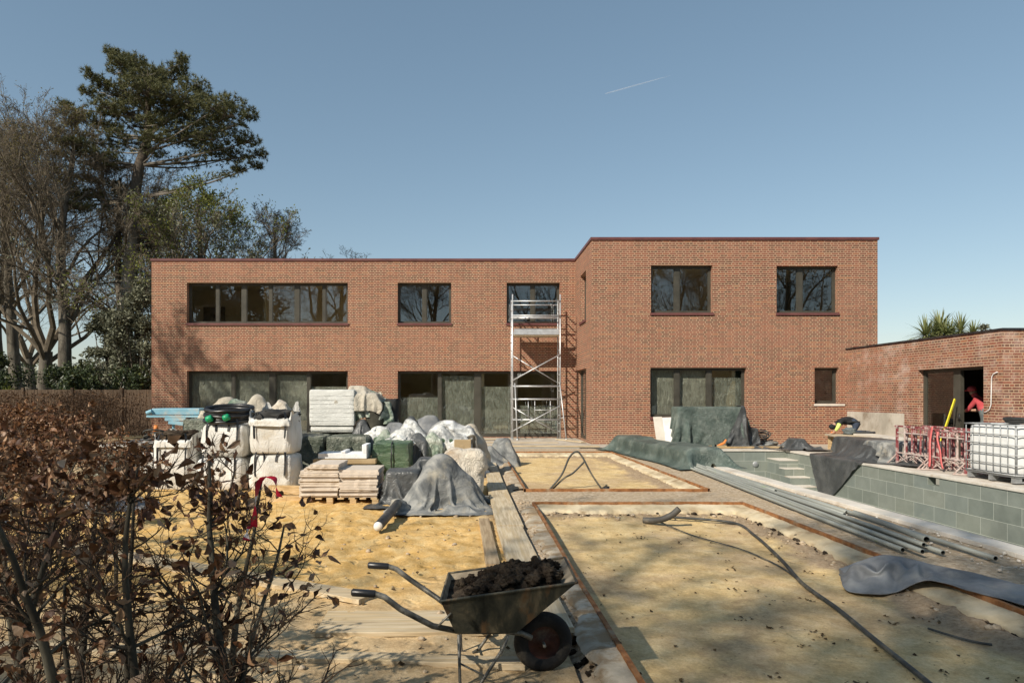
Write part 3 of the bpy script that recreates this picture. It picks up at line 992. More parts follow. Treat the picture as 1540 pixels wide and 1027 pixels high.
# ---------------------------------------------------------------- windows
def window(root, T, u0, u1, z0, z1, mulls, dep=.2, sill=True, film=None, name='window', sash=True, doors=False, fd=.07, skip=()):
    fw = .06
    mb = MB()
    tbox(mb, T, u0, u1, dep, dep + fd, z1 - fw, z1)
    tbox(mb, T, u0, u1, dep, dep + fd, z0, z0 + fw + (.03 if doors else 0))
    zb_, zt_ = z0 + fw + (.03 if doors else 0), z1 - fw
    tbox(mb, T, u0, u0 + fw, dep, dep + fd, zb_, zt_)
    tbox(mb, T, u1 - fw, u1, dep, dep + fd, zb_, zt_)
    ed = [u0 + fw]
    for u, w in mulls:
        tbox(mb, T, u - w / 2, u + w / 2, dep, dep + fd, zb_, zt_)
        ed += [u - w / 2, u + w / 2]
    ed.append(u1 - fw)
    if sash:
        for i in range(0, len(ed), 2):
            if i // 2 in skip:
                continue
            a, b = ed[i], ed[i + 1]
            s = .028
            tbox(mb, T, a, a + s, dep + .012, dep + fd - .01, zb_, zt_)
            tbox(mb, T, b - s, b, dep + .012, dep + fd - .01, zb_, zt_)
            tbox(mb, T, a + s, b - s, dep + .012, dep + fd - .01, zt_ - s, zt_)
            tbox(mb, T, a + s, b - s, dep + .012, dep + fd - .01, zb_, zb_ + s)
    fr = mb.build(name, M_frame, root)
    for i in range(0, len(ed), 2):
        if i // 2 in skip:
            continue
        mb = MB()
        tbox(mb, T, ed[i], ed[i + 1], dep + .035, dep + .05, zb_, zt_)
        mb.build('pane', M_glass, fr)
    if sill:
        mb = MB()
        tbox(mb, T, u0 - .03, u1 + .03, -.045, dep + .02, z0 - .075, z0 - .002)
        mb.build('sill', M_sill, fr)
    if film:
        for k, (a, b, c, d, mt) in enumerate(film):
            mb = MB()
            P = []
            for i in range(25):
                row = []
                for j in range(31):
                    u, v = a + (b - a) * i / 24, c + (d - c) * j / 30
                    wv = dep + .14 + .035 * fb(u, v, 0, 1.4, 4, k + u0)
                    row.append(T(u, wv, v))
                P.append(row)
            mb.grid(P)
            mb.build('protective_film', mt, fr, True)
    return fr


# ---------------------------------------------------------------- the house
D1, D2 = F / 47.0, F / 40.72
XL, XI, XR = -11.74, 3.91, 13.06
ZT = 6.53
house = thing('brick_house', 'two storey red brick house with flat roof and dark bronze windows', 'house', (1, 28, 0))
TL, TR, TS = Tyf(D2), Tyf(D1), Txl(XI)


def bx(px):
    return (px - CX) / 40.72


def rx(px):
    return (px - CX) / 47.0


zu0, zu1 = 4.235, 5.735
hl = {'ribbon': (bx(281), bx(523), zu0, zu1), 'mid': (bx(598), bx(678.5), zu0, zu1), 'tower': (bx(762), bx(842), zu0, zu1),
      'dl': (bx(281), bx(523), .03, 2.47), 'dm': (bx(598), bx(843), .03, 2.47)}
hr = {'a': (rx(979), rx(1071.5), 4.20, 5.725), 'b': (rx(1168), rx(1260), 4.20, 5.70), 'c': (rx(978), rx(1122.5), .87, 2.45), 'd': (rx(1225), rx(1261), 1.30, 2.45)}
hs = {'u': (22.92, 24.1, 4.12, 5.76), 'd': (22.88, 24.95, .03, 2.47)}
mb = MB()
holed(mb, [XL, XI], [-.3, ZT], list(hl.values()), TL)
for h in hl.values():
    reveals(mb, h, TL, .36)
mb.build('wall', M_brick, house)
mb = MB()
holed(mb, [XI, XR], [-.3, ZT], list(hr.values()), TR)
for h in hr.values():
    reveals(mb, h, TR, .36)
mb.build('wall', M_brick, house)
mb = MB()
holed(mb, [D1, D2], [-.3, ZT], list(hs.values()), TS)
for h in hs.values():
    reveals(mb, h, TS, .36)
mb.build('wall', M_brick, house)
mb = MB()
for X in (XL, XR):
    holed(mb, [D2 if X == XL else D1, 33], [-.3, ZT], [], Txl(X))
mb.quad([(XL, 33, -.3), (XR, 33, -.3), (XR, 33, ZT), (XL, 33, ZT)], [(XL, -.3), (XR, -.3), (XR, ZT), (XL, ZT)])
mb.build('wall', M_brick, house)
# coping on the parapet, butted runs
mb = MB()
zc, ze, o, wd = ZT, ZT + .085, .035, .42
mb.box(XL - o, XI - o, D2 - o, D2 + wd, zc, ze)
mb.box(XI - o, XI + wd, D1 - o, D2 + wd, zc, ze)
mb.box(XI + wd, XR + o, D1 - o, D1 + wd, zc, ze)
mb.box(XR + o - wd, XR + o, D1 + wd, 33 + o, zc, ze)
mb.box(XL - o, XL + wd, D2 + wd, 33 + o, zc, ze)
mb.box(XL + wd, XR + o - wd, 33 - wd, 33 + o, zc, ze)
mb.build('coping', M_coping, house)
mb = MB()
mb.box(XL + .4, XR - .4, D2 + .38, 32.6, ZT - .25, ZT - .2)
mb.box(XI + .4, XR - .4, D1 + .38, D2 + .38, ZT - .25, ZT - .2)
mb.build('roof', M_roof, house)
# plastered rooms behind the openings
mb = MB()
I = .36


def inner(T, u0, u1, holes):
    holed(mb, [u0, u1], [0.0, 6.2], holes, lambda u, w, v: T(u, I + .002, v))


inner(TL, XL + .1, XI + .36, list(hl.values()))
inner(TR, XI + .36, XR - .1, list(hr.values()))
inner(TS, D1 + .36, D2 + .36, list(hs.values()))
for za, zb2 in ((-.02, 0.02), (2.62, 3.2), (6.0, 6.2)):
    mb.box(XL + .1, XR - .1, D2 + I + .01, 31.5, za, zb2)
    mb.box(XI + I + .01, XR - .1, D1 + I + .01, D2 + I + .005, za, zb2)
for za, zb2 in ((.02, 2.62), (3.2, 6.0)):
    mb.box(XL + .1, XR - .1, 31.5, 31.6, za, zb2)
    mb.box(XL + .02, XL + .1, D2 + I + .01, 31.5, za, zb2)
    mb.box(XR - .1, XR - .02, D1 + I + .01, 31.5, za, zb2)
    mb.box(-3.75, -3.65, D2 + I + .01, 31.5, za, zb2)
    mb.box(.45, .55, D2 + I + .01, 31.5, za, zb2)
    mb.box(8.55, 8.65, D1 + I + .01, 31.5, za, zb2)
mb.box(-8.1, -8.0, 26.9, 28.79, 3.2, 6.0)
mb.box(XL + .11, -3.76, 28.8, 28.9, 3.21, 5.99)
mb.box(XI + I + .01, 8.55, 27.3, 27.4, 3.2, 6.0)
mb.build('interior', M_plaster, house)
mb = MB()
Zd = (3.22, 5.3)
mb.box(-11.2, -10.3, 28.74, 28.795, *Zd)
mb.build('inner_door', pmat('inner_door', [(.16, .12, .075)], 3), house)

ym = lambda *p: [(bx(a), w) for a, w in p]
window(house, TL, *hl['ribbon'], ym((324.5, .1), (364.5, .16), (405, .1), (445, .16), (486, .1)))
window(house, TL, *hl['mid'], ym((638, .14)))
window(house, TL, *hl['tower'], ym((802, .14)))
f1 = [(bx(283), bx(346), .5, 2.4, M_film), (bx(350), bx(405), .08, 2.4, M_film), (bx(410), bx(461), .08, 2.35, M_film), (bx(464), bx(521), .05, 1.9, M_film)]
window(house, TL, *hl['dl'], ym((348, .1), (407.5, .2), (462.5, .1)), sill=False, film=f1, name='sliding_door', doors=True)
f2 = [(bx(600), bx(659), .1, 1.5, M_film2), (bx(662), bx(716), .1, 2.3, M_film2), (bx(720), bx(775), .1, 1.9, M_film2), (bx(776), bx(841), .1, 1.2, M_film2)]
window(house, TL, *hl['dm'], ym((661, .1), (718.5, .22), (775.5, .1)), sill=False, film=f2, name='sliding_door', doors=True)
ymr = lambda *p: [(rx(a), w) for a, w in p]
window(house, TR, *hr['a'], ymr((1020.5, .15)), .16)
window(house, TR, *hr['b'], ymr((1206.5, .15)), .16)
f3 = [(rx(980), rx(1018), .95, 2.4, M_film), (rx(1023), rx(1068), .95, 2.4, M_film), (rx(1072), rx(1120), .95, 2.15, M_film2)]
window(house, TR, *hr['c'], ymr((1020.5, .14), (1069, .14)), .16, film=f3)
window(house, TR, *hr['d'], [], .16, sill=False)
window(house, TS, *hs['u'], [], .16)
window(house, TS, *hs['d'], [(23.9, .12)], .16, sill=False, name='side_door', doors=True)
mb = MB()
mb.box(rx(1225) - .02, rx(1270), D1 - .03, D1 + .1, 1.225, 1.298)
mb.build('stone_sill', M_copstone, house)

# ---------------------------------------------------------------- outbuilding with the garden room door
OX, OY, OZ = 12.06, 15.44, 3.02
outb = thing('outbuilding', 'single storey red brick garden room with black edged flat roof', 'outbuilding', (15, 18, 0))
TO = Txl(OX)
hd = (16.02, 18.37, .0, 2.235)
mb = MB()
holed(mb, [OY, D1], [-.3, OZ], [hd], TO)
reveals(mb, hd, TO, .30)
mb.build('wall', M_brick2, outb)
mb = MB()
holed(mb, [OX, 19.5], [-.3, OZ], [], Tyf(OY))
mb.build('wall', M_brick2, outb)
mb = MB()
holed(mb, [OY, D1], [-.3, OZ], [], Txl(19.5))
mb.quad([(XR, D1 - .01, -.3), (19.5, D1 - .01, -.3), (19.5, D1 - .01, OZ), (XR, D1 - .01, OZ)], [(0, 0), (6, 0), (6, 3), (0, 3)])
mb.build('wall', M_brick2, outb)
mb = MB()
mb.box(OX - .03, OX + .3, OY - .03, D1 - .005, OZ, OZ + .05)
mb.box(OX + .3, 19.53, OY - .03, OY + .3, OZ, OZ + .05)
mb.build('roof_trim', M_black, outb)
mb = MB()
mb.box(OX + .3, 19.4, OY + .3, D1 - .03, OZ - .12, OZ - .06)
mb.build('roof', M_roof, outb)
mb = MB()
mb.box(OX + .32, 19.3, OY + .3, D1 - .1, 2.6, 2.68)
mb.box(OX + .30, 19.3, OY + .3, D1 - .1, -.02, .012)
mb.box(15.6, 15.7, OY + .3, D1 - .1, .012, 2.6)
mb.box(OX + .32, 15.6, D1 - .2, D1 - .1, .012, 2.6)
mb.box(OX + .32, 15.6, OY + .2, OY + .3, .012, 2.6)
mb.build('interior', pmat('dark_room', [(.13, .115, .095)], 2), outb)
window(outb, TO, *hd, [(17.1, .24)], .15, sill=False, name='double_door', doors=True, fd=.09, skip=(0,))
# the near leaf stands open into the room
mb = MB()
for (a, b) in (((OX + .26, 16.10), (OX + .26, 16.16)), ((OX + .26, 16.10), (OX + 1.05, 16.10))):
    pass
mb.box(OX + .27, OX + .33, 16.08, 16.12, .10, 2.15)
mb.box(OX + 1.09, OX + 1.15, 16.08, 16.12, .10, 2.15)
mb.box(OX + .33, OX + 1.09, 16.08, 16.12, 2.08, 2.15)
mb.box(OX + .33, OX + 1.09, 16.08, 16.12, .10, .18)
lf = mb.build('open_leaf', M_frame, [c for c in kids(outb) if c.name.startswith('double_door')][0])
mb = MB()
mb.tube([(OX + .14, 17.02, 1.0), (OX + .09, 17.02, 1.0), (OX + .09, 16.9, 1.0)], .011, 8)
mb.box(OX + .135, OX + .149, 17.0, 17.04, .9, 1.1)
mb.build('door_handle', M_black, kids(outb)[-1] if False else [c for c in kids(outb) if c.name.startswith('double_door')][0], True)
mb = MB()
mb.tube([(13.4, 16.1, 2.45), (13.4, 17.3, 2.45)], .035, 8)
mb.tube([(13.9, 16.1, 2.25), (13.9, 17.0, 2.25)], .05, 8)
mb.build('strip_lamp', M_steelin, outb)
# white conduit clipped to the wall
mb = MB()
xx = OX - .03
mb.tube([(xx + .03, 15.58, 2.08), (xx, 15.6, 2.07), (xx - .0, 15.68, 2.04), (xx, 15.73, 1.97), (xx, 15.74, 1.7), (xx, 15.75, 1.34), (xx, 15.8, 1.22), (xx, 15.92, 1.16), (xx + .02, 16.0, 1.15)], .011, 8)
tag(mb.build('conduit_pipe', M_white, None, True), 'thin white conduit pipe with bent ends on brick wall', 'conduit')
# ================================================================ scaffold tower
tow = thing('scaffold_tower', 'narrow aluminium scaffold tower with one platform standing against the house', 'scaffold tower', (2.37, 24.5, 0))
tx0, tx1, ty0, ty1, tzt = 1.53, 3.22, 24.22, 24.86, 5.03
for X, o in ((tx0, 1), (tx1, -1)):
    mb = MB()
    for Y in (ty0, ty1):
        mb.tube([(X, Y, .06), (X, Y, tzt + (.12 if Y == ty0 else 0))], .025, 8)
    z = .28
    while z < tzt:
        mb.tube([(X, ty0, z), (X, ty1, z)], .02, 6)
        z += .29
    mb.build('ladder_frame', M_alu, tow, True)


def tz(py):
    return HC - (py - HY) / (F / 24.22)


for py in (453, 474.5, 477, 580.5, 600, 631):
    mb = MB()
    mb.tube([(tx0, ty0 - .03, tz(py)), (tx1, ty0 - .03, tz(py))], .023, 8)
    mb.build('guard_rail', M_alu, tow, True)
for py in (455, 475.5, 581, 601):
    mb = MB()
    mb.tube([(tx0, ty1 + .03, tz(py)), (tx1, ty1 + .03, tz(py))], .02, 8)
    mb.build('guard_rail', M_alu, tow, True)
mb = MB()
for a, b in (((770, 572), (841, 533)), ((774, 648), (842, 610))):
    mb.tube([(tx0, ty0 - .05, tz(a[1])), (tx1, ty0 - .05, tz(b[1]))], .021, 8)
for a, b in (((772, 532), (842, 575)), ((775, 612), (842, 652))):
    mb.tube([(tx0, ty1 + .04, tz(a[1])), (tx1, ty1 + .04, tz(b[1]))], .019, 8)
mb.build('diagonal_brace', M_alu, tow, True)
mb = MB()
zpl = tz(505)
mb.box(tx0 + .04, tx1 - .04, ty0 - .02, ty1 + .02, zpl, zpl + .05)
mb.build('platform', M_board, tow)
mb = MB()
mb.box(tx0 + .05, tx1 - .05, ty0 - .045, ty0 - .022, zpl + .04, zpl + .24)
mb.box(tx0 + .05, tx1 - .05, ty1 + .022, ty1 + .045, zpl + .055, zpl + .2)
mb.build('toe_board', M_alu, tow)
for X, dx in ((tx0 + .08, .06), (tx1 - .02, .17)):
    mb = MB()
    mb.tube([(X, ty0 - .03, 2.0), (X + dx, ty0 - .45, .03)], .02, 8)
    mb.tube([(X, ty0, .75), (X + dx * .6, ty0 - .28, .8)], .014, 6)
    mb.lathe([(0, 0), (.045, 0), (.045, .03), (.02, .06)], (X + dx, ty0 - .45, .004), 10)
    mb.build('stabiliser', M_alu, tow, True)
mb = MB()
zz = tz(631)
za = tz(603)
for px in (797, 807, 831):
    X = (px - CX) / (F / 24.22)
    mb.tube([(X, ty1 + .02, zz), (X, ty1 + .02, za)], .016, 6)
for a, b, py in ((775, 797, 617), (807, 838, 617)):
    mb.tube([((a - CX) / 42.4, ty1 + .02, tz(py)), ((b - CX) / 42.4, ty1 + .02, tz(py))], .014, 6)
mb.build('step_frame', M_alu, tow, True)
mb = MB()
for X in (tx0, tx1):
    for Y in (ty0, ty1):
        mb.lathe([(0, 0), (.07, 0), (.07, .012), (.022, .014), (.022, .08)], (X, Y, .004), 10)
mb.build('base_plate', M_galv, tow)

# timber and sheets lying on the paving by the tower
for k, (a, b, w, h, mt, lab) in enumerate((
        ((-.2, 22.6, .02), (2.9, 22.35, .02), .6, .02, M_ply, 'plywood sheet lying flat on the paving below the scaffold tower'),
        ((.0, 20.75, .03), (3.9, 20.55, .03), .24, .035, M_boardx, 'long scaffold board on the paving edge beyond the smaller bed'),
        ((3.1, 24.0, .03), (3.75, 22.4, .03), .2, .03, M_board, 'short pale board by the side door of the house'),
        ((.2, 23.9, .035), (1.4, 24.0, .035), .3, .03, M_ply, 'small plywood offcut at the foot of the sliding doors'))):
    mb = MB()
    mb.bar(a, b, w, h)
    tag(mb.build('timber_board', mt), lab, 'board')

# ================================================================ boards on the ground
def zs(x, y):
    return z_site(min(x, .62), y)


def board(name, a, b, w, label, t=.036, mat=None, z=None, group=None):
    mb = MB()
    a, b = Vector((a[0], a[1], 0)), Vector((b[0], b[1], 0))
    za = z if z is not None else max(zs(*(a + (b - a) * f).xy) for f in (0, .25, .5, .75, 1)) + t / 2 - .012
    n = 14
    d = (b - a).normalized()
    s = Vector((d.y, -d.x, 0))
    P = []
    for i in range(n + 1):
        p = a + (b - a) * i / n
        dz = za + .005 * fb(p.x, p.y, 0, 1.2, 2, w * 100)
        P.append([p + s * q + Vector((0, 0, dz + h)) for q, h in ((-w / 2, -t / 2), (-w / 2, t / 2 - .004), (-w / 2 + .004, t / 2), (w / 2 - .004, t / 2), (w / 2, t / 2 - .004), (w / 2, -t / 2))])
    mb.grid(P, 0, True)
    mb.quad(P[0])
    mb.quad(P[-1])
    return tag(mb.build(name, mat or M_board), label, 'board', group)


board('scaffold_board', (.47, 18.2), (.455, 11.75), .27, 'long pale scaffold board beside the cream sack running towards the house', z=.012)
board('scaffold_board', (.445, 11.7), (.47, 7.9), .31, 'pale scaffold board along the edge between the yellow sand and the cement strip', z=.016)
board('scaffold_board', (.462, 7.88), (.53, 4.42), .30, 'scaffold board whose end passes under the wheelbarrow tub', z=.004)
board('short_board', (.18, 8.5), (.215, 6.16), .13, 'short narrow brown board lying on the yellow sand by a wider board', .045, pmat('brown_board', [(0, (.25, .175, .10)), (.5, (.36, .265, .16)), (1, (.45, .345, .22))], 2.5, 8, .9, stretch=(14, .8, 14)))
# boards running across, behind the barrow
pa, pb = G(484, 938, -.06), G(740, 938, -.06)
board('wide_board', pa, (.15, pb[1] + .02), .46, 'wide pale board lying flat behind the wheelbarrow handles', .03, M_boardx)
board('scaffold_board', (-3.3, 4.34), (.33, 4.06), .13, 'narrow scaffold board lying just under the wheelbarrow', .036, M_boardx)
board('scaffold_board', G(60, 817, -.05), G(330, 866, -.05), .25, 'scaffold board lying aslant on the sand behind the hedge stems', .036, M_boardx)
board('scaffold_board', G(352, 872, -.06), G(552, 911, -.07), .2, 'half buried scaffold board slanting towards the wheelbarrow handle', .036, M_boardx)

# ================================================================ wheelbarrow
wb = thing('wheelbarrow', 'old steel wheelbarrow heaped with dark soil, its tyre in the shade', 'wheelbarrow', (.15, 4.0, -.09))
yn, yf, yc = 3.70, 4.30, 4.0
rim_n = [Vector((-.157, yn, .405)), Vector((.583, yn, .506))]
rim_f = [Vector((-.130, yf, .402)), Vector((.600, yf, .500))]
bot_n = [Vector((-.078, yn + .10, .199)), Vector((.263, yn + .10, .200))]
bot_f = [Vector((-.07, yf - .10, .200)), Vector((.265, yf - .10, .200))]


def lerpq(a, b, c, d, n, m):
    return [[(a + (b - a) * i / n) + ((d + (c - d) * i / n) - (a + (b - a) * i / n)) * j / m for j in range(m + 1)] for i in range(n + 1)]


faces = [(rim_n[0], rim_n[1], bot_n[1], bot_n[0]), (rim_f[0], rim_f[1], bot_f[1], bot_f[0]), (rim_n[0], rim_f[0], bot_f[0], bot_n[0]),
         (rim_n[1], rim_f[1], bot_f[1], bot_n[1]), (bot_n[0], bot_n[1], bot_f[1], bot_f[0])]
cen = Vector((.2, yc, .36))
mb = MB()
for k, fcs in enumerate(faces):
    for off, mi in ((0, 0), (.004, 1)):
        P = lerpq(*fcs, 10, 6)
        nn = (fcs[1] - fcs[0]).cross(fcs[2] - fcs[0]).normalized()
        if nn.dot(cen - fcs[0]) < 0:
            nn = -nn
        P = [[p + nn * (off + (.003 * fb(p.x, p.y, p.z, 6, 3, k) if 0 < i < 10 and 0 < j < 6 else 0)) for j, p in enumerate(r)] for i, r in enumerate(P)]
        mb.grid(P, mi)
rr = [rim_n[0], rim_n[1], rim_f[1], rim_f[0], rim_n[0]]
for a, b in zip(rr[:-1], rr[1:]):
    mb.tube([a, b], .0075, 8)
mb.build('tub', [M_tub, M_tubein], wb, False)
# soil heap
mb = MB()
P = []
nx, ny = 110, 74
for i in range(nx + 1):
    u = i / nx
    row = []
    for j in range(ny + 1):
        v = j / ny
        x = -.135 + .66 * u
        y = yn + .025 + (yf - yn - .05) * v
        rimz = .405 + .10 * (x + .157) / .74
        e = min(u * 5.0, (1 - u) * 4.0, v * 4.5, (1 - v) * 4.5, 1)
        hump = .045 * math.exp(-((u - .58) / .24) ** 2) + .035 * math.exp(-((u - .85) / .10) ** 2) - .05 * max(0, .25 - u) * 4
        l1 = .04 * (0.5 - abs(fb(x, y, 0, 6, 3, 60))) + .04 * fb(x, y, 0, 11, 5, 61)
        z = rimz - .045 + e * (hump + l1)
        row.append((x, y, z))
    P.append(row)
mb.grid(P)
mb.build('soil', M_soil, wb, True)
rng = random.Random(5)
soil = kids(wb)[-1]
mb = MB()
for i in range(190):
    u, v = rng.betavariate(2.4, 1.5), rng.uniform(.12, .88)
    x, y = -.12 + .64 * u, yn + .03 + (yf - yn - .06) * v
    r = rng.uniform(.008, .032) * (1.4 if rng.random() < .2 and u > .35 else 1)
    zz = .378 + .10 * (x + .157) / .74 + .045 * math.exp(-((u - .58) / .24) ** 2) + .04 * math.exp(-((u - .85) / .1) ** 2) + rng.uniform(-.01, .02)
    blob(mb, (x, y, zz), (r * rng.uniform(.8, 1.3), r, r * .8), i, 1.0, 2.2, 9, 13)
mb.build('soil_clod', M_soil, soil, True)
struct(kids(soil)[-1], 'stuff')
for Y, sgn in ((yn + .0, 1), (yf, -1)):
    mb = MB()
    s = F / Y
    ys = Y
    dy = .05 * sgn
    pts = [(-.625, ys, .452), (-.508, ys, .444), (-.46, ys, .428), (-.37, ys, .360), (-.20, ys + .04 * sgn, .258), (-.14, ys + .09 * sgn, .228), (-.06, ys + .16 * sgn, .188), (.20, ys + .20 * sgn, .176), (.30, yc - .06 * sgn, .15), (.36, yc - .055 * sgn, .12)]
    mb.tube(pts, .0165, 10)
    hn = mb.build('handle', M_bars, wb, True)
    mb = MB()
    mb.tube([(-.640, ys, .453), (-.632, ys, .4525), (-.515, ys, .4445), (-.508, ys, .444)], [.014, .021, .021, .017], 12)
    mb.build('grip', M_black, hn, True)
for Y, sgn in ((yn + .07, 1), (yf - .07, -1)):
    mb = MB()
    mb.tube([(-.06, Y, .20), (-.052, Y - .03 * sgn, -.045), (-.047, Y - .035 * sgn, -.075), (-.02, Y - .035 * sgn, -.085)], .0085, 8)
    mb.tube([(.215, Y, .195), (.18, Y - .01 * sgn, .12), (.06, Y - .03 * sgn, -.06), (.02, Y - .035 * sgn, -.085)], .0095, 8)
    mb.build('leg', M_bars, wb, True)
mb = MB()
mb.tube([(-.054, yn + .05, .05), (-.054, yf - .05, .05)], .007, 6)
mb.tube([(-.18, yn + .05, .245), (-.10, yn + .04, .33)], .006, 6)
mb.tube([(-.18, yf - .05, .245), (-.10, yf - .04, .33)], .006, 6)
mb.tube([(-.054, yn + .05, .05), (.09, yn + .045, -.02)], .006, 6)
mb.build('cross_stay', M_bars, wb, True)
wc = Vector((.432, yc + .01, .078))
MR = Matrix.Rotation(R(8), 4, 'Z') @ Matrix.Rotation(R(90), 4, 'X')
mb = MB()
prof = []
for k in range(15):
    t = -2.5 + 5.0 * k / 14
    prof.append((.130 + .044 * math.cos(t), .045 * math.sin(t)))
mb.lathe(prof, wc, 48, 0, MR)
whl = mb.build('wheel', M_tyre, wb, True)
mb = MB()
mb.lathe([(.0, -.028), (.03, -.03), (.035, -.018), (.10, -.014), (.116, -.03), (.124, -.036), (.124, .036), (.116, .03), (.10, .014), (.035, .018), (.03, .03), (0, .028)], wc, 32, 0, MR)
mb.build('rim', M_rim, whl, True)
mb = MB()
mb.tube([wc + Vector((.0, -.085, 0)), wc + Vector((0, .085, 0))], .010, 10)
mb.build('axle', M_bars, whl, True)

# ================================================================ beds: hoses and oddments
def arc(p, n=40):
    """smooth curve through points"""
    p = [Vector(q) for q in p]
    out = []
    for i in range(len(p) - 1):
        a, b, c, d = p[max(i - 1, 0)], p[i], p[i + 1], p[min(i + 2, len(p) - 1)]
        m = max(2, n // (len(p) - 1))
        for k in range(m):
            t = k / m
            out.append(0.5 * ((2 * b) + (c - a) * t + (2 * a - 5 * b + 4 * c - d) * t * t + (3 * b - a - 3 * c + d) * t ** 3))
    out.append(p[-1])
    return out


def g3(px, py, z, lift=0):
    x, y = G(px, py, z)
    return (x, y, max(z, bed_z(BED2)(x, y)) + lift + .004)


ZB = -.13
mb = MB()
mb.tube(arc([g3(1003, 783, ZB, .035), g3(1100, 790, ZB, .03), g3(1135, 808, ZB, .02), g3(1175, 845, ZB, .02), g3(1207, 881, ZB, .02), g3(1260, 920, ZB, .02), g3(1320, 970, ZB, .02), g3(1392, 1029, ZB, .02), g3(1500, 1120, ZB, .02)], 90), .017, 8)
tag(mb.build('water_hose', M_hose, None, True), 'long black hose snaking over the large sand bed', 'hose')
mb = MB()
mb.tube(arc([g3(990, 786, ZB, .02), g3(1040, 806, ZB, .012), g3(1110, 826, ZB, .01), g3(1150, 842, ZB, .01), g3(1180, 858, ZB, .01), g3(1206, 879, ZB, .012), g3(1225, 893, ZB, .012)], 50), .0075, 6)
tag(mb.build('cable', M_hose, None, True), 'thin black cable lying on the large sand bed beside the hose', 'cable')
mb = MB()
a, b = g3(972, 785, ZB, .03), (2.05, 8.55, .10)
mb.pipe(arc([(2.26, 8.86, -.085), (2.36, 8.78, -.075), (2.47, 8.68, -.035), (2.57, 8.63, .03), (2.64, 8.6, .105)], 16), .04, .034, 12)
tag(mb.build('duct_end', M_duct, None, True), 'short bent end of thick grey duct sticking out of the large bed', 'duct')
mb = MB()
z1 = -.13
p0, p1 = G(828, 736, z1), G(905, 736, z1)
pk = (Q(867, 679, 12.25))
mb.tube(arc([(p0[0] - .03, p0[1] + .02, z1 - .02), (p0[0] + .2, 12.17, .12), (pk[0] - .13, 12.22, pk[1] - .10), (pk[0], 12.25, pk[1]), (pk[0] + .10, 12.24, pk[1] - .09), (p1[0] - .17, 12.15, .13), (p1[0] + .02, p1[1], z1 - .02)], 60), .017, 8)
q = Q(879, 694, 12.3)
mb.tube(arc([(p0[0] + .02, p0[1] + .05, z1 - .02), (p0[0] + .25, 12.2, .06), (q[0] - .2, 12.3, q[1] - .2), (q[0], 12.3, q[1])], 30), .016, 8)
tag(mb.build('looped_duct', M_hose, None, True), 'black pipe standing up in a tall loop from the smaller bed', 'pipe')
mb = MB()
x, y = G(914, 735, -.05)
mb.pipe([(x, y + .1, -.14), (x, y + .1, -.02)], .05, .042, 14)
tag(mb.build('pipe_stub', M_black, None, True), 'black pipe stub set in the near edge of the smaller bed', 'pipe')
mb = MB()
mb.tube(arc([g3(1396, 948, ZB, .012), g3(1425, 958, ZB, .016), g3(1462, 968, ZB, .012), g3(1492, 973, ZB, .012)], 20), .009, 6)
tag(mb.build('wire_offcut', M_hose, None, True), 'short curved wire offcut lying alone on the large bed', 'wire')

# grey geotextile strip thrown over the bed edge
def gp(px, py, z):
    x, y = G(px, py, z)
    return (x, y, z)


NB = 96
bk = arc([gp(1261, 856, -.06), gp(1292, 843, .02), gp(1330, 834, .10), gp(1368, 840, .10), gp(1400, 848, .07), gp(1470, 862, .05), gp(1540, 879, .04), gp(1640, 905, .04)], NB)
fr_ = arc([gp(1263, 862, -.09), gp(1272, 886, -.10), gp(1318, 893, -.10), gp(1350, 889, -.08), gp(1384, 873, .03), gp(1412, 873, .045), gp(1460, 888, .035), gp(1560, 914, .035), gp(1660, 940, .035)], NB)
P = []
for i in range(NB):
    u = i / (NB - 1)
    A, B = bk[min(len(bk) - 1, int(u * (len(bk) - 1)))], fr_[min(len(fr_) - 1, int(u * (len(fr_) - 1)))]
    row = []
    dv_ = (B - A)
    for j in range(31):
        v = j / 30
        q = A + dv_ * v
        e = math.sin(v * math.pi)
        k = max(0, 1 - abs(u - .24) / .24)
        r1 = math.exp(-((v - .40 - .10 * math.sin(u * 30)) / .10) ** 2)
        r2 = math.exp(-((v - .72) / .14) ** 2)
        q = q + dv_ * (.16 * r1 * k)
        q.z += .085 * r1 * (k ** .6) + .03 * r2 * k + .022 * e * math.sin(u * 38 + v * 5) + .012 * e * math.sin(u * 71 - v * 3) + .02 * e * fb(q.x, q.y, 0, 3, 3, 71)
        g0 = .024 if q.x > 3.87 else (-.07 if q.x < 3.7 else -.07 + (q.x - 3.7) / .17 * .094)
        if q.x < 3.6:
            g0 = -.115
        q.z = max(q.z, g0 + .012)
        row.append(q)
    P.append(row)
o = sheet('geotextile_sheet', P, M_geod, None, 1, .006)
tag(o, 'crumpled grey geotextile strip thrown over the rusty edge of the large bed', 'geotextile')
sm = o.modifiers.new('thick', 'SOLIDIFY')
sm.thickness = .006

# scattered leaf litter and clods in the beds and sand
rng = random.Random(11)
mb = MB()
zf2 = bed_z(BED2)


def litter_leaf(mb, x, y, z, s, rng):
    a = rng.uniform(0, 6.28)
    d = Vector((math.cos(a), math.sin(a), rng.uniform(-.1, .4)))
    w = Vector((-math.sin(a), math.cos(a), rng.uniform(-.3, .5))) * s * .35
    p = Vector((x, y, z))
    mb.add([p, p + d * s * .5 + w, p + d * s, p + d * s * .5 - w + Vector((0, 0, s * .3))], [(0, 1, 2, 3)])


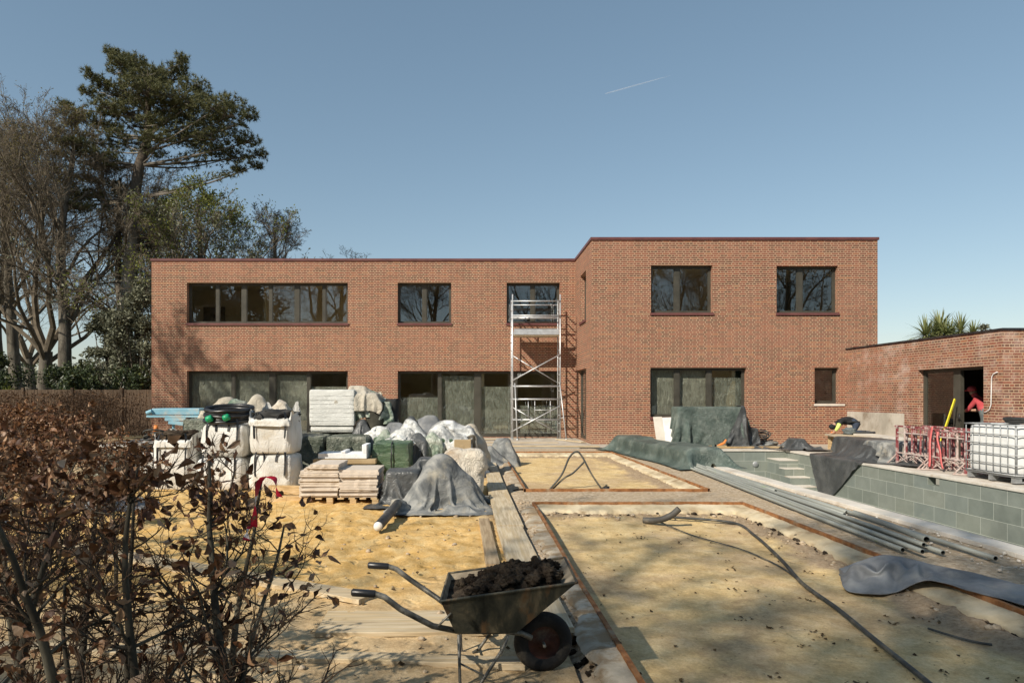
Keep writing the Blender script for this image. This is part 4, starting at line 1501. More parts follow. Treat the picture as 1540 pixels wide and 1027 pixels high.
for i in range(260):
    x, y = rng.uniform(.95, 3.6), 1.3 + 7.6 * rng.random() ** 1.2
    for k in range(rng.choice((1, 1, 1, 2, 6))):
        xx, yy = x + rng.gauss(0, .03), y + rng.gauss(0, .03)
        if .92 < xx < 3.6:
            litter_leaf(mb, xx, yy, zf2(xx, yy) + .004, rng.uniform(.012, .04), rng)
for i in range(170):
    x, y = rng.uniform(-4, .5), 3.2 + 5.5 * rng.random() ** 1.3
    litter_leaf(mb, x, y, z_site(x, y) + .004, rng.uniform(.015, .05), rng)
struct(tag(mb.build('leaf_litter', M_litter), 'dead leaf scraps scattered over the sand', 'leaf litter'), 'stuff')
mb = MB()
for i in range(520):
    r = .008 + .026 * rng.random() ** 3
    t = rng.random()
    if t < .42:
        x, y = rng.uniform(.66, .86), rng.uniform(3.2, 10)
        z = z_path(x, y)
    elif t < .62:
        y = rng.uniform(2, 9.3)
        x = 3.58 + rng.gauss(0, .07)
        z = zf2(x, y)
    elif t < .75:
        x = rng.uniform(1, 3.8)
        y = 9.2 + rng.gauss(0, .08)
        z = zf2(x, y)
    else:
        x, y = rng.uniform(-3.5, .4), rng.uniform(3, 9)
        z = z_site(x, y)
    blob(mb, (x, y, z + r * .3), (r, r, r * .7), i, .5, 1.5, 5, 7)
struct(tag(mb.build('rubble', M_grav, None, True), 'small stones and clods along the bed edges', 'rubble'), 'stuff')
mb = MB()
for i in range(190):
    y = 2.6 + 6.4 * rng.random()
    if fb(y, 0, 0, 1.4, 2, 77) < -.25:
        continue
    x = 3.655 + .05 * fb(y, 1, 0, 1.5, 3, 78) + rng.gauss(0, .022)
    r = .010 + .034 * rng.random() ** 2
    blob(mb, (x, y, -.085 + rng.uniform(-.02, .01)), (r * .8, r * 1.3, r * .6), i + 900, .6, 1.6, 6, 8)
for i in range(17):
    x = rng.uniform(1.0, 3.6)
    y = 9.33 + rng.gauss(0, .06)
    r = rng.uniform(.012, .035)
    blob(mb, (x, y, -.085 + rng.uniform(-.02, .01)), (r * 1.3, r * .8, r * .6), i + 950, .6, 1.6, 6, 8)
for i in range(26):
    x, y = rng.uniform(.66, .93), rng.uniform(3.4, 4.6)
    r = rng.uniform(.010, .032)
    blob(mb, (x, y, z_path(x, y) + .3 * r if x > .64 else -.06), (r, r * .8, r * .7), i + 990, .9, 2.2, 8, 11)
struct(tag(mb.build('soil_crumbs', M_soil, None, True), 'dark soil crumbs fallen along the bed edges', 'soil'), 'stuff')

# ================================================================ scaffold tubes beside the pool
tl = [  # far x, far y, near x, near y, z, description
    (4.64, 14.9, 4.20, 6.62, .03, 'scaffold tube lying lowest on the bed side of the tube bundle'),
    (4.72, 14.6, 4.33, 6.75, .03, 'second lowest scaffold tube of the bundle, its dark end open to the barrow'),
    (4.80, 14.4, 4.285, 6.46, .05, 'scaffold tube of the bundle reaching a little past its neighbours'),
    (4.74, 13.6, 4.43, 6.66, .075, 'scaffold tube stacked second from top in the bundle'),
    (4.62, 8.2, 4.47, 6.68, .125, 'shorter thick scaffold tube lying on top of the bundle'),
    (4.88, 14.9, 4.52, 6.52, .03, 'pale scaffold tube on the pool side of the bundle'),
    (4.93, 10.4, 4.83, 6.27, .03, 'single scaffold tube lying apart nearest the pool coping'),
    (4.98, 14.8, 4.72, 8.6, .03, 'grey tube lying behind the bundle close to the pool coping'),
    (4.86, 15.0, 4.66, 10.4, .08, 'upper tube of the bundle whose capped end stops half way'),
    (5.04, 14.5, 4.86, 8.8, .03, 'outermost thin tube of the bundle by the rubble'),
]
for k, (ax, ay, bx_, by, z, lab) in enumerate(tl):
    mb = MB()
    r = .031 if k == 4 else .023
    z = max(z, r + .004)
    mid = [(ax + (bx_ - ax) * f, ay + (by - ay) * f, z + .004 * math.sin(f * 7 + k)) for f in (0, .25, .5, .75, 1)]
    mb.pipe(mid, r, r - .005, 12)
    o = tag(mb.build('scaffold_tube', M_scaff, None, True), lab, 'scaffold tube', 'scaffold tubes lying beside the pool')
mb = MB()
for i in range(240):
    x, y = rng.uniform(4.6, 5.2), rng.uniform(4.6, 14)
    r = .006 + .018 * rng.random() ** 2
    blob(mb, (x + (.1 if y > 9 else 0), y, .0), (r, r, r * .7), i + 1500, .5, 1.5, 5, 7)
struct(tag(mb.build('rubble', M_copstone, None, True), 'pale mortar crumbs between the tubes and the pool coping', 'rubble'), 'stuff')

# ================================================================ tarps on the terrace
# long low stack under green tarp, beside the smaller bed
def dirbox(ax, ay, bx2, by, w0):
    return (ax, ay, bx2, by, w0)


th = R(-12.5)
c0 = Vector((4.78, 17.1, 0))
Rm = Matrix.Rotation(-th if False else R(6.5), 3, 'Z')
P = cloth(84, 34, lambda u, v: (-.9 + 1.8 * v + .0, -2.9 + 5.8 * u, .55), [(-.40, .40, -2.45, 2.45, -.2, .36), (-.3, .38, -2.45, -.6, .3, .41), (-.36, .3, 1.2, 2.4, .3, .42)], .0, 110, 1.03, 3, jitter=.007)
Pw = [[(Rm @ Vector(q)) + c0 for q in row] for row in P]
tag(sheet('green_tarp', Pw, M_tarpg), 'long low stack wrapped in a dark green tarp beside the pool corner', 'tarpaulin')
# pallet load by the kitchen window under green and black tarps
X0, X1, Y0, Y1 = 6.28, 8.25, 20.55, 21.45
P = cloth(64, 60, lambda u, v: (5.75 + 2.75 * u, 19.3 + 2.3 * v, 1.30), [(X0, X1, Y0, Y1, 0, 1.2), (5, 10, 21.83, 23, -1, 4)], .01, 150, 1.02, 4, jitter=.006)
tag(sheet('green_tarp', P, M_tarpg), 'tall pallet load under a dusty green tarp below the wide window', 'tarpaulin')
P = cloth(56, 56, lambda u, v: (7.25 + 1.75 * u + .35 * v, 19.35 + 2.25 * v, 1.36), [(X0, X1 + .04, Y0 - .05, Y1 + .05, 0, 1.235), (8.2, 8.75, 20.7, 21.3, 0, .55), (5, 10, 21.83, 23, -1, 4)], .01, 120, 1.05, 5, jitter=.014)
tag(sheet('black_tarp', P, M_tarpk), 'creased black tarp hanging over the end of the green covered load', 'tarpaulin')
mb = MB()
for k in range(7):
    cx_, cy_, r_ = 8.95 + .04 * math.sin(k * 3), 21.2 + .03 * math.cos(k * 2), .27 + .03 * math.sin(k * 5)
    mb.tube([(cx_ + r_ * math.cos(t / 24 * 6.283) + .02 * k, cy_ + .32 * r_ * math.sin(t / 24 * 6.283), .05 + .035 * k + .22 * (math.sin(t / 24 * 6.283 + .4) * .5 + .5)) for t in range(25)], .016, 6)
tag(mb.build('hose_coil', M_hose, None, True), 'coiled dark hose leaning on the house wall behind the black tarp', 'hose')
mb = MB()
blob(mb, (9.25, 21.3, .06), (.35, .25, .1), 4, .6, 2)
tag(mb.build('sack', M_geo, None, True), 'flat grey sack on the terrace beside the coiled hose', 'sack')
mb = MB()
x, z = Q(1085, 659, 20.25)
mb.bar((x - .14, 20.25, .05), (x + .12, 20.3, .16), .09, .05)
mb.bar((x + .1, 20.3, .16), (x + .16, 20.3, .25), .06, .05)
tag(mb.build('orange_tool', M_orange, None, False, .012), 'small orange hand tool at the foot of the tarp covered load', 'tool')
for k, (a, b, w, lab) in enumerate((((6.7, 19.85, .045), (9.2, 20.0, .045), .09, 'long timber batten lying along the far pool edge'),
                                    ((6.3, 20.0, .05), (7.6, 20.25, .06), .12, 'shorter timber batten lying aslant by the orange tool'))):
    mb = MB()
    mb.bar(a, b, w, .045)
    tag(mb.build('timber_batten', M_timber), lab, 'batten')
# boards leaning against the house below the window
for k, (a, b, zt, lab, mt) in enumerate(((985, 998, 628, 'tall white board leaning on the house wall, edge in cream', M_copstone), (997, 1012, 629, 'white panel leaning beside the cream edged board', M_white))):
    mb = MB()
    d = 21.3
    xa, xb = Q(a, 0, d)[0], Q(b, 0, d)[0]
    zt_ = Q(0, zt, d)[1]
    mb.bar(((xa + xb) / 2, d - .25, .01), ((xa + xb) / 2 - .03, d + .1, zt_ + .02), xb - xa, .035, 0, (0, 1, 0))
    tag(mb.build('white_panel', mt), lab, 'panel')

# ================================================================ work table by the outbuilding
wt = thing('low_table', 'low timber work platform half covered by a black tarp beside the pool', 'work platform', (10.6, 18.2, 0))
mb = MB()
mb.add([(9.55, 15.9, z) for z in (.40,)] + [(11.25, 15.9, .40), (11.3, 19.9, .40), (10.35, 19.9, .40), (9.55, 15.9, .445), (11.25, 15.9, .445), (11.3, 19.9, .445), (10.35, 19.9, .445)], [(0, 1, 2, 3), (4, 5, 6, 7), (0, 1, 5, 4), (1, 2, 6, 5), (2, 3, 7, 6), (3, 0, 4, 7)])
mb.build('table_top', M_ply, wt)
for (x, y) in ((9.75, 16.05), (11.1, 16.05), (10.5, 19.75), (11.1, 19.75), (10.15, 17.9), (11.1, 17.9)):
    mb = MB()
    mb.box(x - .09, x + .09, y - .09, y + .09, -.008, .40)
    mb.build('leg', M_timber, wt)
mb = MB()
mb.bar((10.6, 16.4, .472), (10.95, 19.0, .472), .5, .05)
tag(mb.build('stone_slab', M_copstone), 'pale stone slab lying on the timber work platform', 'slab')
mb = MB()
a, b = (11.78, 18.35), (11.72, 21.1)
mb.bar((11.70, 18.4, .74), (11.66, 21.05, .74), .035, .66)
o = mb.build('cement_board', M_conc)
tag(o, 'grey cement board standing on edge against the brick garden room wall', 'board')
mb = MB()
mb.box(11.45, 11.68, 18.6, 20.9, -.008, .405)
tag(mb.build('block_stack', M_conc, None, False, .01), 'low row of concrete blocks under the grey cement board', 'blocks')
mb = MB()
x, z = Q(1284, 634, 19.4)
mb.tube([(x, 19.4, .445), (x, 19.4, z - .01)], .018, 8)
mb.bar((x - .16, 19.4, z), (x + .16, 19.4, z), .1, .03)
mb.bar((x - .1, 19.4, .455), (x + .1, 19.4, .455), .14, .02)
tag(mb.build('roller_stand', M_felt), 'small dark T shaped stand on the work platform', 'stand')
mb = MB()
x, z = Q(1300, 638, 19.2)
mb.bar((x - .2, 19.3, .50), (x + .25, 19.1, .52), .1, .06)
mb.bar((x - .05, 19.3, .55), (x + .05, 19.2, .55), .06, .05)
tag(mb.build('power_tool', M_black, None, False, .015), 'dark hand power tool lying on the pale slab', 'tool')
# black tarp thrown over the platform, trailing into the pool
Pn = cloth(70, 66, lambda u, v: (9.60 + (u - .5) * 1.75 - (v - .5) * 1.35 + .1, 16.55 + (u - .5) * 1.35 + (v - .5) * 2.75, .60 - .25 * max(0, 9.6 - (9.62 + (u - .5) * 1.75 - (v - .5) * 1.35))), [(9.52, 11.3, 15.9, 17.2, .0, .45), (9.8, 11.3, 17.2, 18.4, 0, .45), (10.1, 11.3, 18.4, 19.9, 0, .45), (8.955, 11.5, 12, 21, -1.6, .012)],
           lambda x, y: np.where(x < 8.95, -1.4, -.01), 62, 1.09, 6, jitter=.026, fr=.9, bend=.08)
tag(sheet('black_tarp', Pn, M_tarpk), 'large black tarp draped from the work platform down the pool wall', 'tarpaulin')
P = cloth(40, 40, lambda u, v: (9.0 + 1.1 * u, 19.1 + 1.3 * v, .5), [(9.3, 9.6, 19.5, 20.0, 0, .3), (8.955, 11.5, 12, 19.7, -1.6, .012)], .01, 90, 1.25, 7, jitter=.03)
tag(sheet('black_sheet', P, M_tarpk), 'bunched black plastic at the far corner of the pool by the platform', 'plastic sheet')
P = cloth(40, 36, lambda u, v: (9.3 + 1.1 * u, 15.15 + 1.3 * v, .72), [(9.5, 10.3, 15.6, 16.4, 0, .46), (8.955, 11.5, 12, 21, -1.6, .012)], -.01, 90, 1.12, 8, jitter=.02)
tag(sheet('black_sheet', P, M_geo), 'dusty grey sheet heaped between the platform and the red trestles', 'plastic sheet')

# ================================================================ red steel trestles
def trestle(name, x, y0, y1, ztop, lab, seed):
    rg = random.Random(seed)
    t = thing('steel_trestle', lab, 'trestle', (x, (y0 + y1) / 2, -.01), 'red steel trestles stacked beside the pool')
    z0 = -.005
    mb = MB()
    mb.bar((x, y0 - .04, ztop), (x, y1 + .04, ztop), .05, .035)
    mb.build('top_bar', M_redst, t)
    for y in (y0 + .02, y1 - .02):
        mb = MB()
        mb.bar((x, y, z0 + .02), (x, y, ztop - .019), .042, .042)
        mb.build('post', M_redst, t)
    ny = 3
    for k in range(ny):
        y = y0 + (y1 - y0) * (k + 1) / (ny + 1) + rg.uniform(-.05, .05)
        mb = MB()
        mb.tube([(x + rg.uniform(-.01, .01), y, .28), (x, y, ztop - .02)], .017, 8)
        mb.build('inner_post', M_redst if rg.random() < .6 else M_mortarbar, t)
    mb = MB()
    for zz in (.27, ztop - .14):
        mb.bar((x, y0 + .042, zz), (x, y1 - .042, zz), .026, .026)
    mb.build('cross_bar', M_mortarbar, t)
    for y in (y0 + .02, y1 - .02):
        mb = MB()
        mb.bar((x - .22, y + .06, z0 + .012), (x + .22, y - .1, z0 + .012), .03, .022)
        mb.bar((x - .20, y + .05, z0 + .02), (x, y, .25), .02, .02)
        mb.bar((x + .20, y - .09, z0 + .02), (x, y, .25), .02, .02)
        mb.bar((x, y0 + .04 if y < (y0 + y1) / 2 else y1 - .04, .05), (x + .02, (y0 + y1) / 2, .25), .02, .018)
        mb.build('foot', M_mortarbar, t)
    return t


k = 0
desc = ['nearest the pool edge', 'second in from the pool edge', 'third in from the pool edge', 'set farthest in from the pool edge']
for gi, (ya, yb) in enumerate(((14.27, 15.38), (13.25, 14.22))):
    for j in range(4):
        trestle('t', 9.62 + .19 * j + .03 * gi, ya + .04 * j, yb - .03 * j + .02 * gi, .86 - .025 * ((j + gi) % 3), 'red steel trestle %s, %s' % (desc[j], ('tarp end of stack', 'white tank end of stack')[gi]), 30 + k)
        k += 1
mb = MB()
P = []
for i in range(30):
    f = i / 29
    y = 14.12 + .03 * math.sin(f * 5)
    P.append([(9.565 - .02 * math.sin(f * 3), y + w + .12 * f * f, .90 - .84 * f) for w in (-.035, .0, .035)])
mb.grid(P)
P = []
for i in range(24):
    f = i / 23
    y = 13.95 - .14 * f + .02 * math.sin(f * 9)
    P.append([(9.56 - .02 * math.sin(f * 4), y + w, .80 - .74 * f) for w in (-.03, .0, .03)])
mb.grid(P)
o = tag(mb.build('ratchet_strap', M_pink, None, True), 'faded pink ratchet strap hanging over the red trestles', 'strap')
sm = o.modifiers.new('thick', 'SOLIDIFY')
sm.thickness = .004

# ================================================================ white liquid tank in a cage
ibc = thing('liquid_tank', 'white plastic liquid tank in a grey steel cage on a pallet', 'tank', (9.95, 12.4, 0))
ix0, ix1, iy0, iy1, iz0, iz1 = 9.46, 10.44, 11.82, 12.99, .15, 1.0
mb = MB()
wrap_box(mb, ix0 + .02, ix1 - .02, iy0 + .02, iy1 - .02, iz0, iz1, 3, .006, 2, .09, .07, 0, False, .012)
body = mb.build('tank_body', M_tank, ibc, True)
mb = MB()
mb.lathe([(0, .07), (.09, .07), (.1, .05), (.1, -.02), (.13, -.03)], (9.95, 12.5, iz1 + .0), 20)
mb.build('filler_cap', M_black, body, True)
mb = MB()
cx0, cx1, cy0, cy1 = ix0, ix1, iy0, iy1
for k in range(8):
    y = cy0 + (cy1 - cy0) * k / 7
    for X in (cx0 - .012, cx1 + .012):
        mb.tube([(X, y, iz0 - .02), (X, y, iz1 + .02)], .009, 6)
for k in range(7):
    x = cx0 + (cx1 - cx0) * k / 6
    for Y in (cy0 - .012, cy1 + .012):
        mb.tube([(x, Y, iz0 - .02), (x, Y, iz1 + .02)], .009, 6)
for k in range(6):
    z = iz0 + .0 + (iz1 + .015 - iz0) * k / 5
    r = .009 + .003 * (k in (0, 5))
    q = [(cx0 - .024, cy0 - .024, z), (cx1 + .024, cy0 - .024, z), (cx1 + .024, cy1 + .024, z), (cx0 - .024, cy1 + .024, z), (cx0 - .024, cy0 - .024, z)]
    for a, b in zip(q[:-1], q[1:]):
        mb.tube([a, b], r, 6)
mb.bar((cx0, 12.4, iz1 + .03), (cx1, 12.4, iz1 + .03), .04, .015)
mb.build('cage', M_galv, ibc, True)
mb = MB()
for y in (iy0 + .06, (iy0 + iy1) / 2, iy1 - .06):
    mb.box(ix0, ix1, y - .05, y + .05, .01, .04)
    for x in (ix0 + .06, (ix0 + ix1) / 2, ix1 - .06):
        mb.box(x - .055, x + .055, y - .05, y + .05, .04, .11)
mb.box(ix0 - .01, ix1 + .01, iy0 - .01, iy1 + .01, .11, .135)
mb.build('pallet', M_galv, ibc)
mb = MB()
for k in range(3):
    mb.tube([(10.12 + (.34 + .02 * k) * math.cos(t / 40 * 6.283), 12.33 + (.33 + .015 * k) * math.sin(t / 40 * 6.283), iz1 + .055 + .03 * k + .008 * math.sin(t * .5 + k)) for t in range(41)], .022, 8)
tag(mb.build('hose_coil', M_felt, None, True), 'black coiled hose lying on top of the white liquid tank', 'hose')
# yellow level leaning beside the door
mb = MB()
mb.bar((11.28, 16.55, .0), (12.03, 16.92, 1.46), .028, .06)
tag(mb.build('spirit_level', M_yellow, None, False, .004), 'long yellow straightedge leaning on the garden room door frame', 'straightedge')
# ================================================================ stone slabs on a pallet
def pallet(x0, x1, y0, y1, z0, label, h=.115):
    t = thing('wooden_pallet', label, 'pallet', ((x0 + x1) / 2, (y0 + y1) / 2, z0))
    mb = MB()
    for y in (y0 + .05, (y0 + y1) / 2, y1 - .05):
        for x in (x0 + .06, x0 + (x1 - x0) * .36, x0 + (x1 - x0) * .66, x1 - .06):
            mb.box(x - .045, x + .045, y - .05, y + .05, z0 + .018, z0 + h - .02)
    mb.build('block', M_timber, t)
    mb = MB()
    for y in (y0 + .05, (y0 + y1) / 2, y1 - .05):
        mb.box(x0, x1, y - .05, y + .05, z0, z0 + .018)
    k = 7
    for i in range(k):
        x = x0 + (x1 - x0) * (i + .5) / k
        mb.box(x - .045, x + .045, y0, y1, z0 + h - .02, z0 + h)
    mb.build('deck_board', M_timber, t)
    return t


pallet(-2.42, -1.30, 9.85, 10.75, -.06, 'wooden pallet under the two stacks of sandstone slabs')
rng = random.Random(21)
for si, (xa, xb, ztop) in enumerate(((-2.46, -1.895, .525), (-1.885, -1.33, .46))):
    z = .058
    k = 0
    rows = []
    while z < ztop - .02:
        h = rng.uniform(.022, .04)
        rows.append((z, h))
        z += h + .002
    for k, (z, h) in enumerate(rows):
        mb = MB()
        o1, o2, o3, o4 = (rng.uniform(-.018, .018) for _ in range(4))
        if si == 0 and k > len(rows) - 4:
            o1 += .05 * (k - len(rows) + 4)
        y0_ = 9.88 + rng.uniform(-.03, .025)
        n = 10
        top, bot = [], []
        pts = []
        for (ax, ay, bx2, by) in ((xa + o1, y0_, xb + o2, y0_ + o3 * .5), (xb + o2, y0_ + o3 * .5, xb + o2 * .5, 10.62), (xb + o2 * .5, 10.62, xa + o1, 10.6), (xa + o1, 10.6, xa + o1, y0_)):
            for i in range(n):
                f = i / n
                w = .010 * fb(ax + f * (bx2 - ax) * 4, ay + f * 3, z, 3, 3, si)
                pts.append((ax + (bx2 - ax) * f + (w if abs(bx2 - ax) < .2 else 0), ay + (by - ay) * f + (w if abs(by - ay) < .2 else 0)))
        tl_ = rng.uniform(-.002, .002)
        vs = [(x, y, z + tl_ * (x - xa) * 2) for x, y in pts] + [(x + .004 * fb(x * 9, y * 9, z, 1, 2, 5), y + .006 * fb(x * 9, y * 9, z, 1, 2, 6), z + h + tl_ * (x - xa) * 2) for x, y in pts]
        m_ = len(pts)
        fs = [(i, (i + 1) % m_, m_ + (i + 1) % m_, m_ + i) for i in range(m_)] + [tuple(range(m_, 2 * m_)), tuple(range(m_ - 1, -1, -1))]
        mb.add(vs, fs)
        if k == len(rows) - 1:
            lab = ('topmost sandstone slab of the stack nearer the white bulk bags', 'topmost sandstone slab of the stack nearer the grey heap')[si]
        elif k == 0:
            lab = ('lowest sandstone slab of the stack nearer the white bulk bags', 'lowest sandstone slab of the stack nearer the grey heap')[si]
        else:
            lab = 'thin split sandstone slab within one of the two stacks on the pallet'
        tag(mb.build('stone_slab', M_stone), lab, 'slab', 'sandstone slabs stacked on the pallet')
# timber bearers beside the pallet
for k, (a, b, w) in enumerate((((-3.0, 10.15, .0), (-2.45, 10.1, .0), .1), ((-3.1, 10.6, .1), (-2.46, 10.5, .1), .09), ((-3.0, 10.9, .02), (-2.4, 10.75, .02), .09))):
    mb = MB()
    mb.bar(a, b, .09, w)
    tag(mb.build('timber_bearer', M_timber), ('yellow timber bearer lying lowest beside the slab pallet', 'upper timber bearer resting behind the slab pallet', 'timber bearer lying behind the others near the bulk bag')[k], 'timber')

# ================================================================ green wrapped packs
def pack(name, x0, x1, y0, y1, z0, z1, mat, label, seed, cat='pack', amp=.035, f=3.0, rnd=.05, ribs=False, group=None):
    mb = MB()
    wrap_box(mb, x0, x1, y0, y1, z0, z1, seed, amp, f, .045, rnd)
    return tag(mb.build(name, mat, None, True), label, cat, group)


grp = 'green plastic wrapped packs'
pack('wrapped_pack', -3.35, -2.74, 12.8, 14.6, -.05, .78, M_gwrapd, 'dusty green wrapped pack beside the white bulk bag', 2, group=grp)
pack('wrapped_pack', -2.69, -1.93, 12.8, 14.7, -.05, .77, M_gwrapd, 'dusty dark green wrapped pack under the tall white wrapped cube', 3, group=grp)
pack('wrapped_pack', -2.74, -1.62, 11.85, 12.7, -.05, .34, M_gwrap, 'low green wrapped pack under the cardboard box and white tray', 4, group=grp)
mb = MB()
for zz in (0,):
    wrap_box(mb, -1.72, -1.06, 12.0, 13.0, -.05, .70, 5, .04, 3.2, .04, .05)
tag(mb.build('wrapped_pack', M_gwrap, None, True), 'shiny green wrapped pack with a dark strap, above the black tarp', 'pack', grp)
pack('wrapped_pack', -1.85, -.92, 13.1, 14.4, -.05, .74, M_gwrap, 'green wrapped pack behind the strapped one, crowned by grey bags', 6, group=grp)
pack('wrapped_pack', -.88, -.30, 13.0, 13.9, -.05, .71, M_gwrap, 'green wrapped pack beside the brown cardboard box', 7, group=grp)
pack('wrapped_pack', -1.02, -.87, 12.9, 13.5, -.05, .66, M_silver, 'narrow silvery pack between two green wrapped packs', 8, group=None)
mb = MB()
mb.box(-.29, .03, 12.98, 13.6, .30, .70)
mb.box(-.17, -.10, 12.976, 13.0, .50, .60)
tag(mb.build('cardboard_box', M_card, None, False, .01), 'brown cardboard box beside the green packs', 'box')
mb = MB()
wrap_box(mb, -.33, .06, 13.0, 13.7, -.05, .29, 9, .03, 3, .05, .05)
tag(mb.build('wrapped_pack', M_gwrapd, None, True), 'low dusty green pack carrying the cardboard box', 'pack', grp)
# strap on pack
mb = MB()
mb.tube([(-1.36, 11.965, .02), (-1.37, 11.955, .4), (-1.36, 11.965, .70), (-1.36, 12.1, .725)], .012, 5)
o = mb.build('strap', M_black, [x for x in bpy.data.objects if x.get('label', '').startswith('shiny green wrapped')][0], True)
o.matrix_parent_inverse = Matrix()
# cardboard tray and polystyrene
mb = MB()
wrap_box(mb, -2.70, -1.62, 11.78, 12.5, .355, .44, 3, .004, 2, .08, .01, 0, False)
tag(mb.build('cardboard_box', M_card, None, False), 'long flat cardboard box under the white polystyrene tray', 'box')
mb = MB()
z0 = .446
mb.box(-2.62, -1.78, 11.82, 12.3, z0, z0 + .09)
mb.box(-1.86, -1.78, 11.82, 12.3, z0 + .09, z0 + .24)
mb.box(-2.22, -2.15, 11.82, 12.3, z0 + .09, z0 + .13)
tag(mb.build('polystyrene_tray', M_poly, None, False, .006), 'white L shaped polystyrene tray on the flat cardboard box', 'tray')

# tall white wrapped cube of packs
t = thing('wrapped_cube', 'tall white plastic wrapped cube of stacked packs on a pallet', 'pack', (-2.77, 14.1, .78))
mb = MB()
wrap_box(mb, -3.22, -2.31, 13.7, 14.55, .93, 1.66, 4, .012, 2.2, .04, .035)
wrap_box(mb, -3.20, -2.33, 13.72, 14.53, .80, .92, 5, .01, 3, .04, .03)
mb.build('wrapped_load', M_wplast, t, True)
mb = MB()
for k in range(9):
    z = .86 + .085 * k
    mb.box(-3.205, -2.325, 13.694, 13.70, z, z + .006)
mb.build('seam', pmat('wrap_seam', [(.62, .615, .58)], 3), t)
# sheets piled on and beside the cube
rng = random.Random(31)


def crumple(name, c, r, mat, label, cat, seed, amp=.5, f=1.7, sq=.8, group=None):
    rg = random.Random(seed)
    cx, cy, cz = c
    a, b, h = r
    g = cz - h
    bxs = [(cx - a * 1.12, cx + a * 1.12, cy - b * 1.12, cy + b * 1.12, g - .6, g), ('e', cx, cy, g, a * .85, b * .85, h * 1.1)]
    for _ in range(2):
        ox, oy = rg.uniform(-.4, .4) * a, rg.uniform(-.35, .35) * b
        bxs.append((cx + ox - a * .3, cx + ox + a * .3, cy + oy - b * .32, cy + oy + b * .32, g - .3, g + h * rg.uniform(1.5, 1.95)))
    sp_ = 1.0 + .38 * min(1.6, h / max(a, b) * 2)
    P = cloth(38, 34, lambda u, v: (cx + (u - .5) * 2 * a * sp_, cy + (v - .5) * 2 * b * sp_, g + 2.2 * h + .17 * fb(u * 4, v * 4, seed, 1.6, 3, seed)), bxs, g - .45, 38, 1.22 + .14 * rg.random(), seed, 6, jitter=.024, fr=.95, bend=.04)
    return tag(sheet(name, P, mat), label, cat, group)


crumple('plastic_bundle', (-2.28, 14.1, 1.66), (.36, .3, .10), M_beige, 'crumpled beige plastic lying on top of the white cube', 'plastic sheet', 3)
crumple('plastic_bundle', (-1.98, 14.2, 1.53), (.32, .28, .13), M_pgreen, 'crumpled pale green plastic sliding off the white cube', 'plastic sheet', 4)
t = thing('felt_roll_stack', 'upright dark felt rolls beside the white wrapped cube', 'felt rolls', (-1.95, 14.2, .76))
for k, (x, y, r, h, lean) in enumerate(((-1.93, 13.95, .20, .66, .03), (-1.66, 14.1, .15, .70, .08))):
    mb = MB()
    P = []
    for i in range(9):
        z = .76 + h * i / 8
        P.append([(x + lean * i / 8 + r * math.cos(a / 20 * 6.283) * (1 + .05 * fb(a * .5, z, k, 1.5, 3, 4)), y + r * math.sin(a / 20 * 6.283), z + (.05 * fb(a * .4, k, 0, 1, 3, 2) if i == 8 else 0)) for a in range(20)])
    mb.grid(P, 0, True)
    mb.quad(P[-1])
    mb.build('felt_roll', M_felt if k else pmat('dark_olive_felt', [(0, (.035, .034, .025)), (1, (.07, .066, .05))], 4, 6, .9), t, True)
crumple('black_sheet', (-2.15, 13.75, 1.06), (.16, .12, .30), M_tarpk, 'folded shiny black sheet between the white cube and the felt rolls', 'plastic sheet', 7)
crumple('plastic_bundle', (-1.75, 13.6, .83), (.35, .25, .10), M_silver, 'flattened clear plastic at the foot of the felt rolls', 'plastic sheet', 8)

# bags and sheets on the green packs
bgs = [(-1.42, 13.6, .86, .42, .35, .16, M_geod, 'grey sheet folded over the pack nearest the felt rolls'),
       (-1.30, 13.1, .80, .30, .22, .12, M_silver, 'crumpled silver bag lying in front of the folded grey sheet'),
       (-1.12, 13.3, .93, .26, .22, .17, M_silver, 'pale silver bag with a dark stripe on the green packs'),
       (-.78, 13.9, .93, .42, .36, .22, M_geod, 'dark grey sheet peak standing behind the silver bags'),
       (-.56, 13.3, .82, .30, .24, .15, M_silver, 'bulging white plastic bag on top of the green pack'),
       (-.36, 13.6, .98, .36, .26, .10, M_silver, 'rolled silver bag lying highest on the heap'),
       (-.05, 13.9, .80, .30, .3, .2, M_beige, 'tan cloth bag above the brown cardboard box'),
       (.12, 13.9, .40, .26, .4, .46, M_geod, 'dark grey sheet hanging down beside the cardboard box'),
       (-1.62, 13.2, .80, .16, .14, .10, M_pgreen, 'small pale green wrapper at the felt roll end of the heap'),
       (-.98, 12.95, .78, .14, .12, .09, M_tarpk, 'small black sack lying between the two silver bags'),
       (-.70, 13.05, .76, .15, .12, .08, M_pgreen, 'small green wrapper in front of the white bag'),
       (-.18, 13.2, .78, .16, .14, .12, M_silver, 'small silver bag standing on the brown cardboard box'),
       (.22, 13.5, .12, .16, .18, .16, M_bag, 'small white rubble bag on the ground beside the cardboard box'),
       (-1.20, 13.75, 1.02, .20, .16, .12, M_tarpk, 'black folded sheet topping the heap behind the silver bags')]
for k, (x, y, z, a, b, c, mt, lab) in enumerate(bgs):
    crumple('plastic_bag', (x, y, z), (a, b, c), mt, lab, 'bag', 40 + k, .45, 1.9, .75)
crumple('rubble_sack', (.42, 15.9, .16), (.5, .5, .22), M_geo, 'low grey sack slumped at the edge of the paving', 'sack', 61, .4)
crumple('rubble_sack', (.78, 16.6, .22), (.34, .4, .3), M_geo, 'rounded grey sack behind the slumped one near the sliding doors', 'sack', 62, .4)

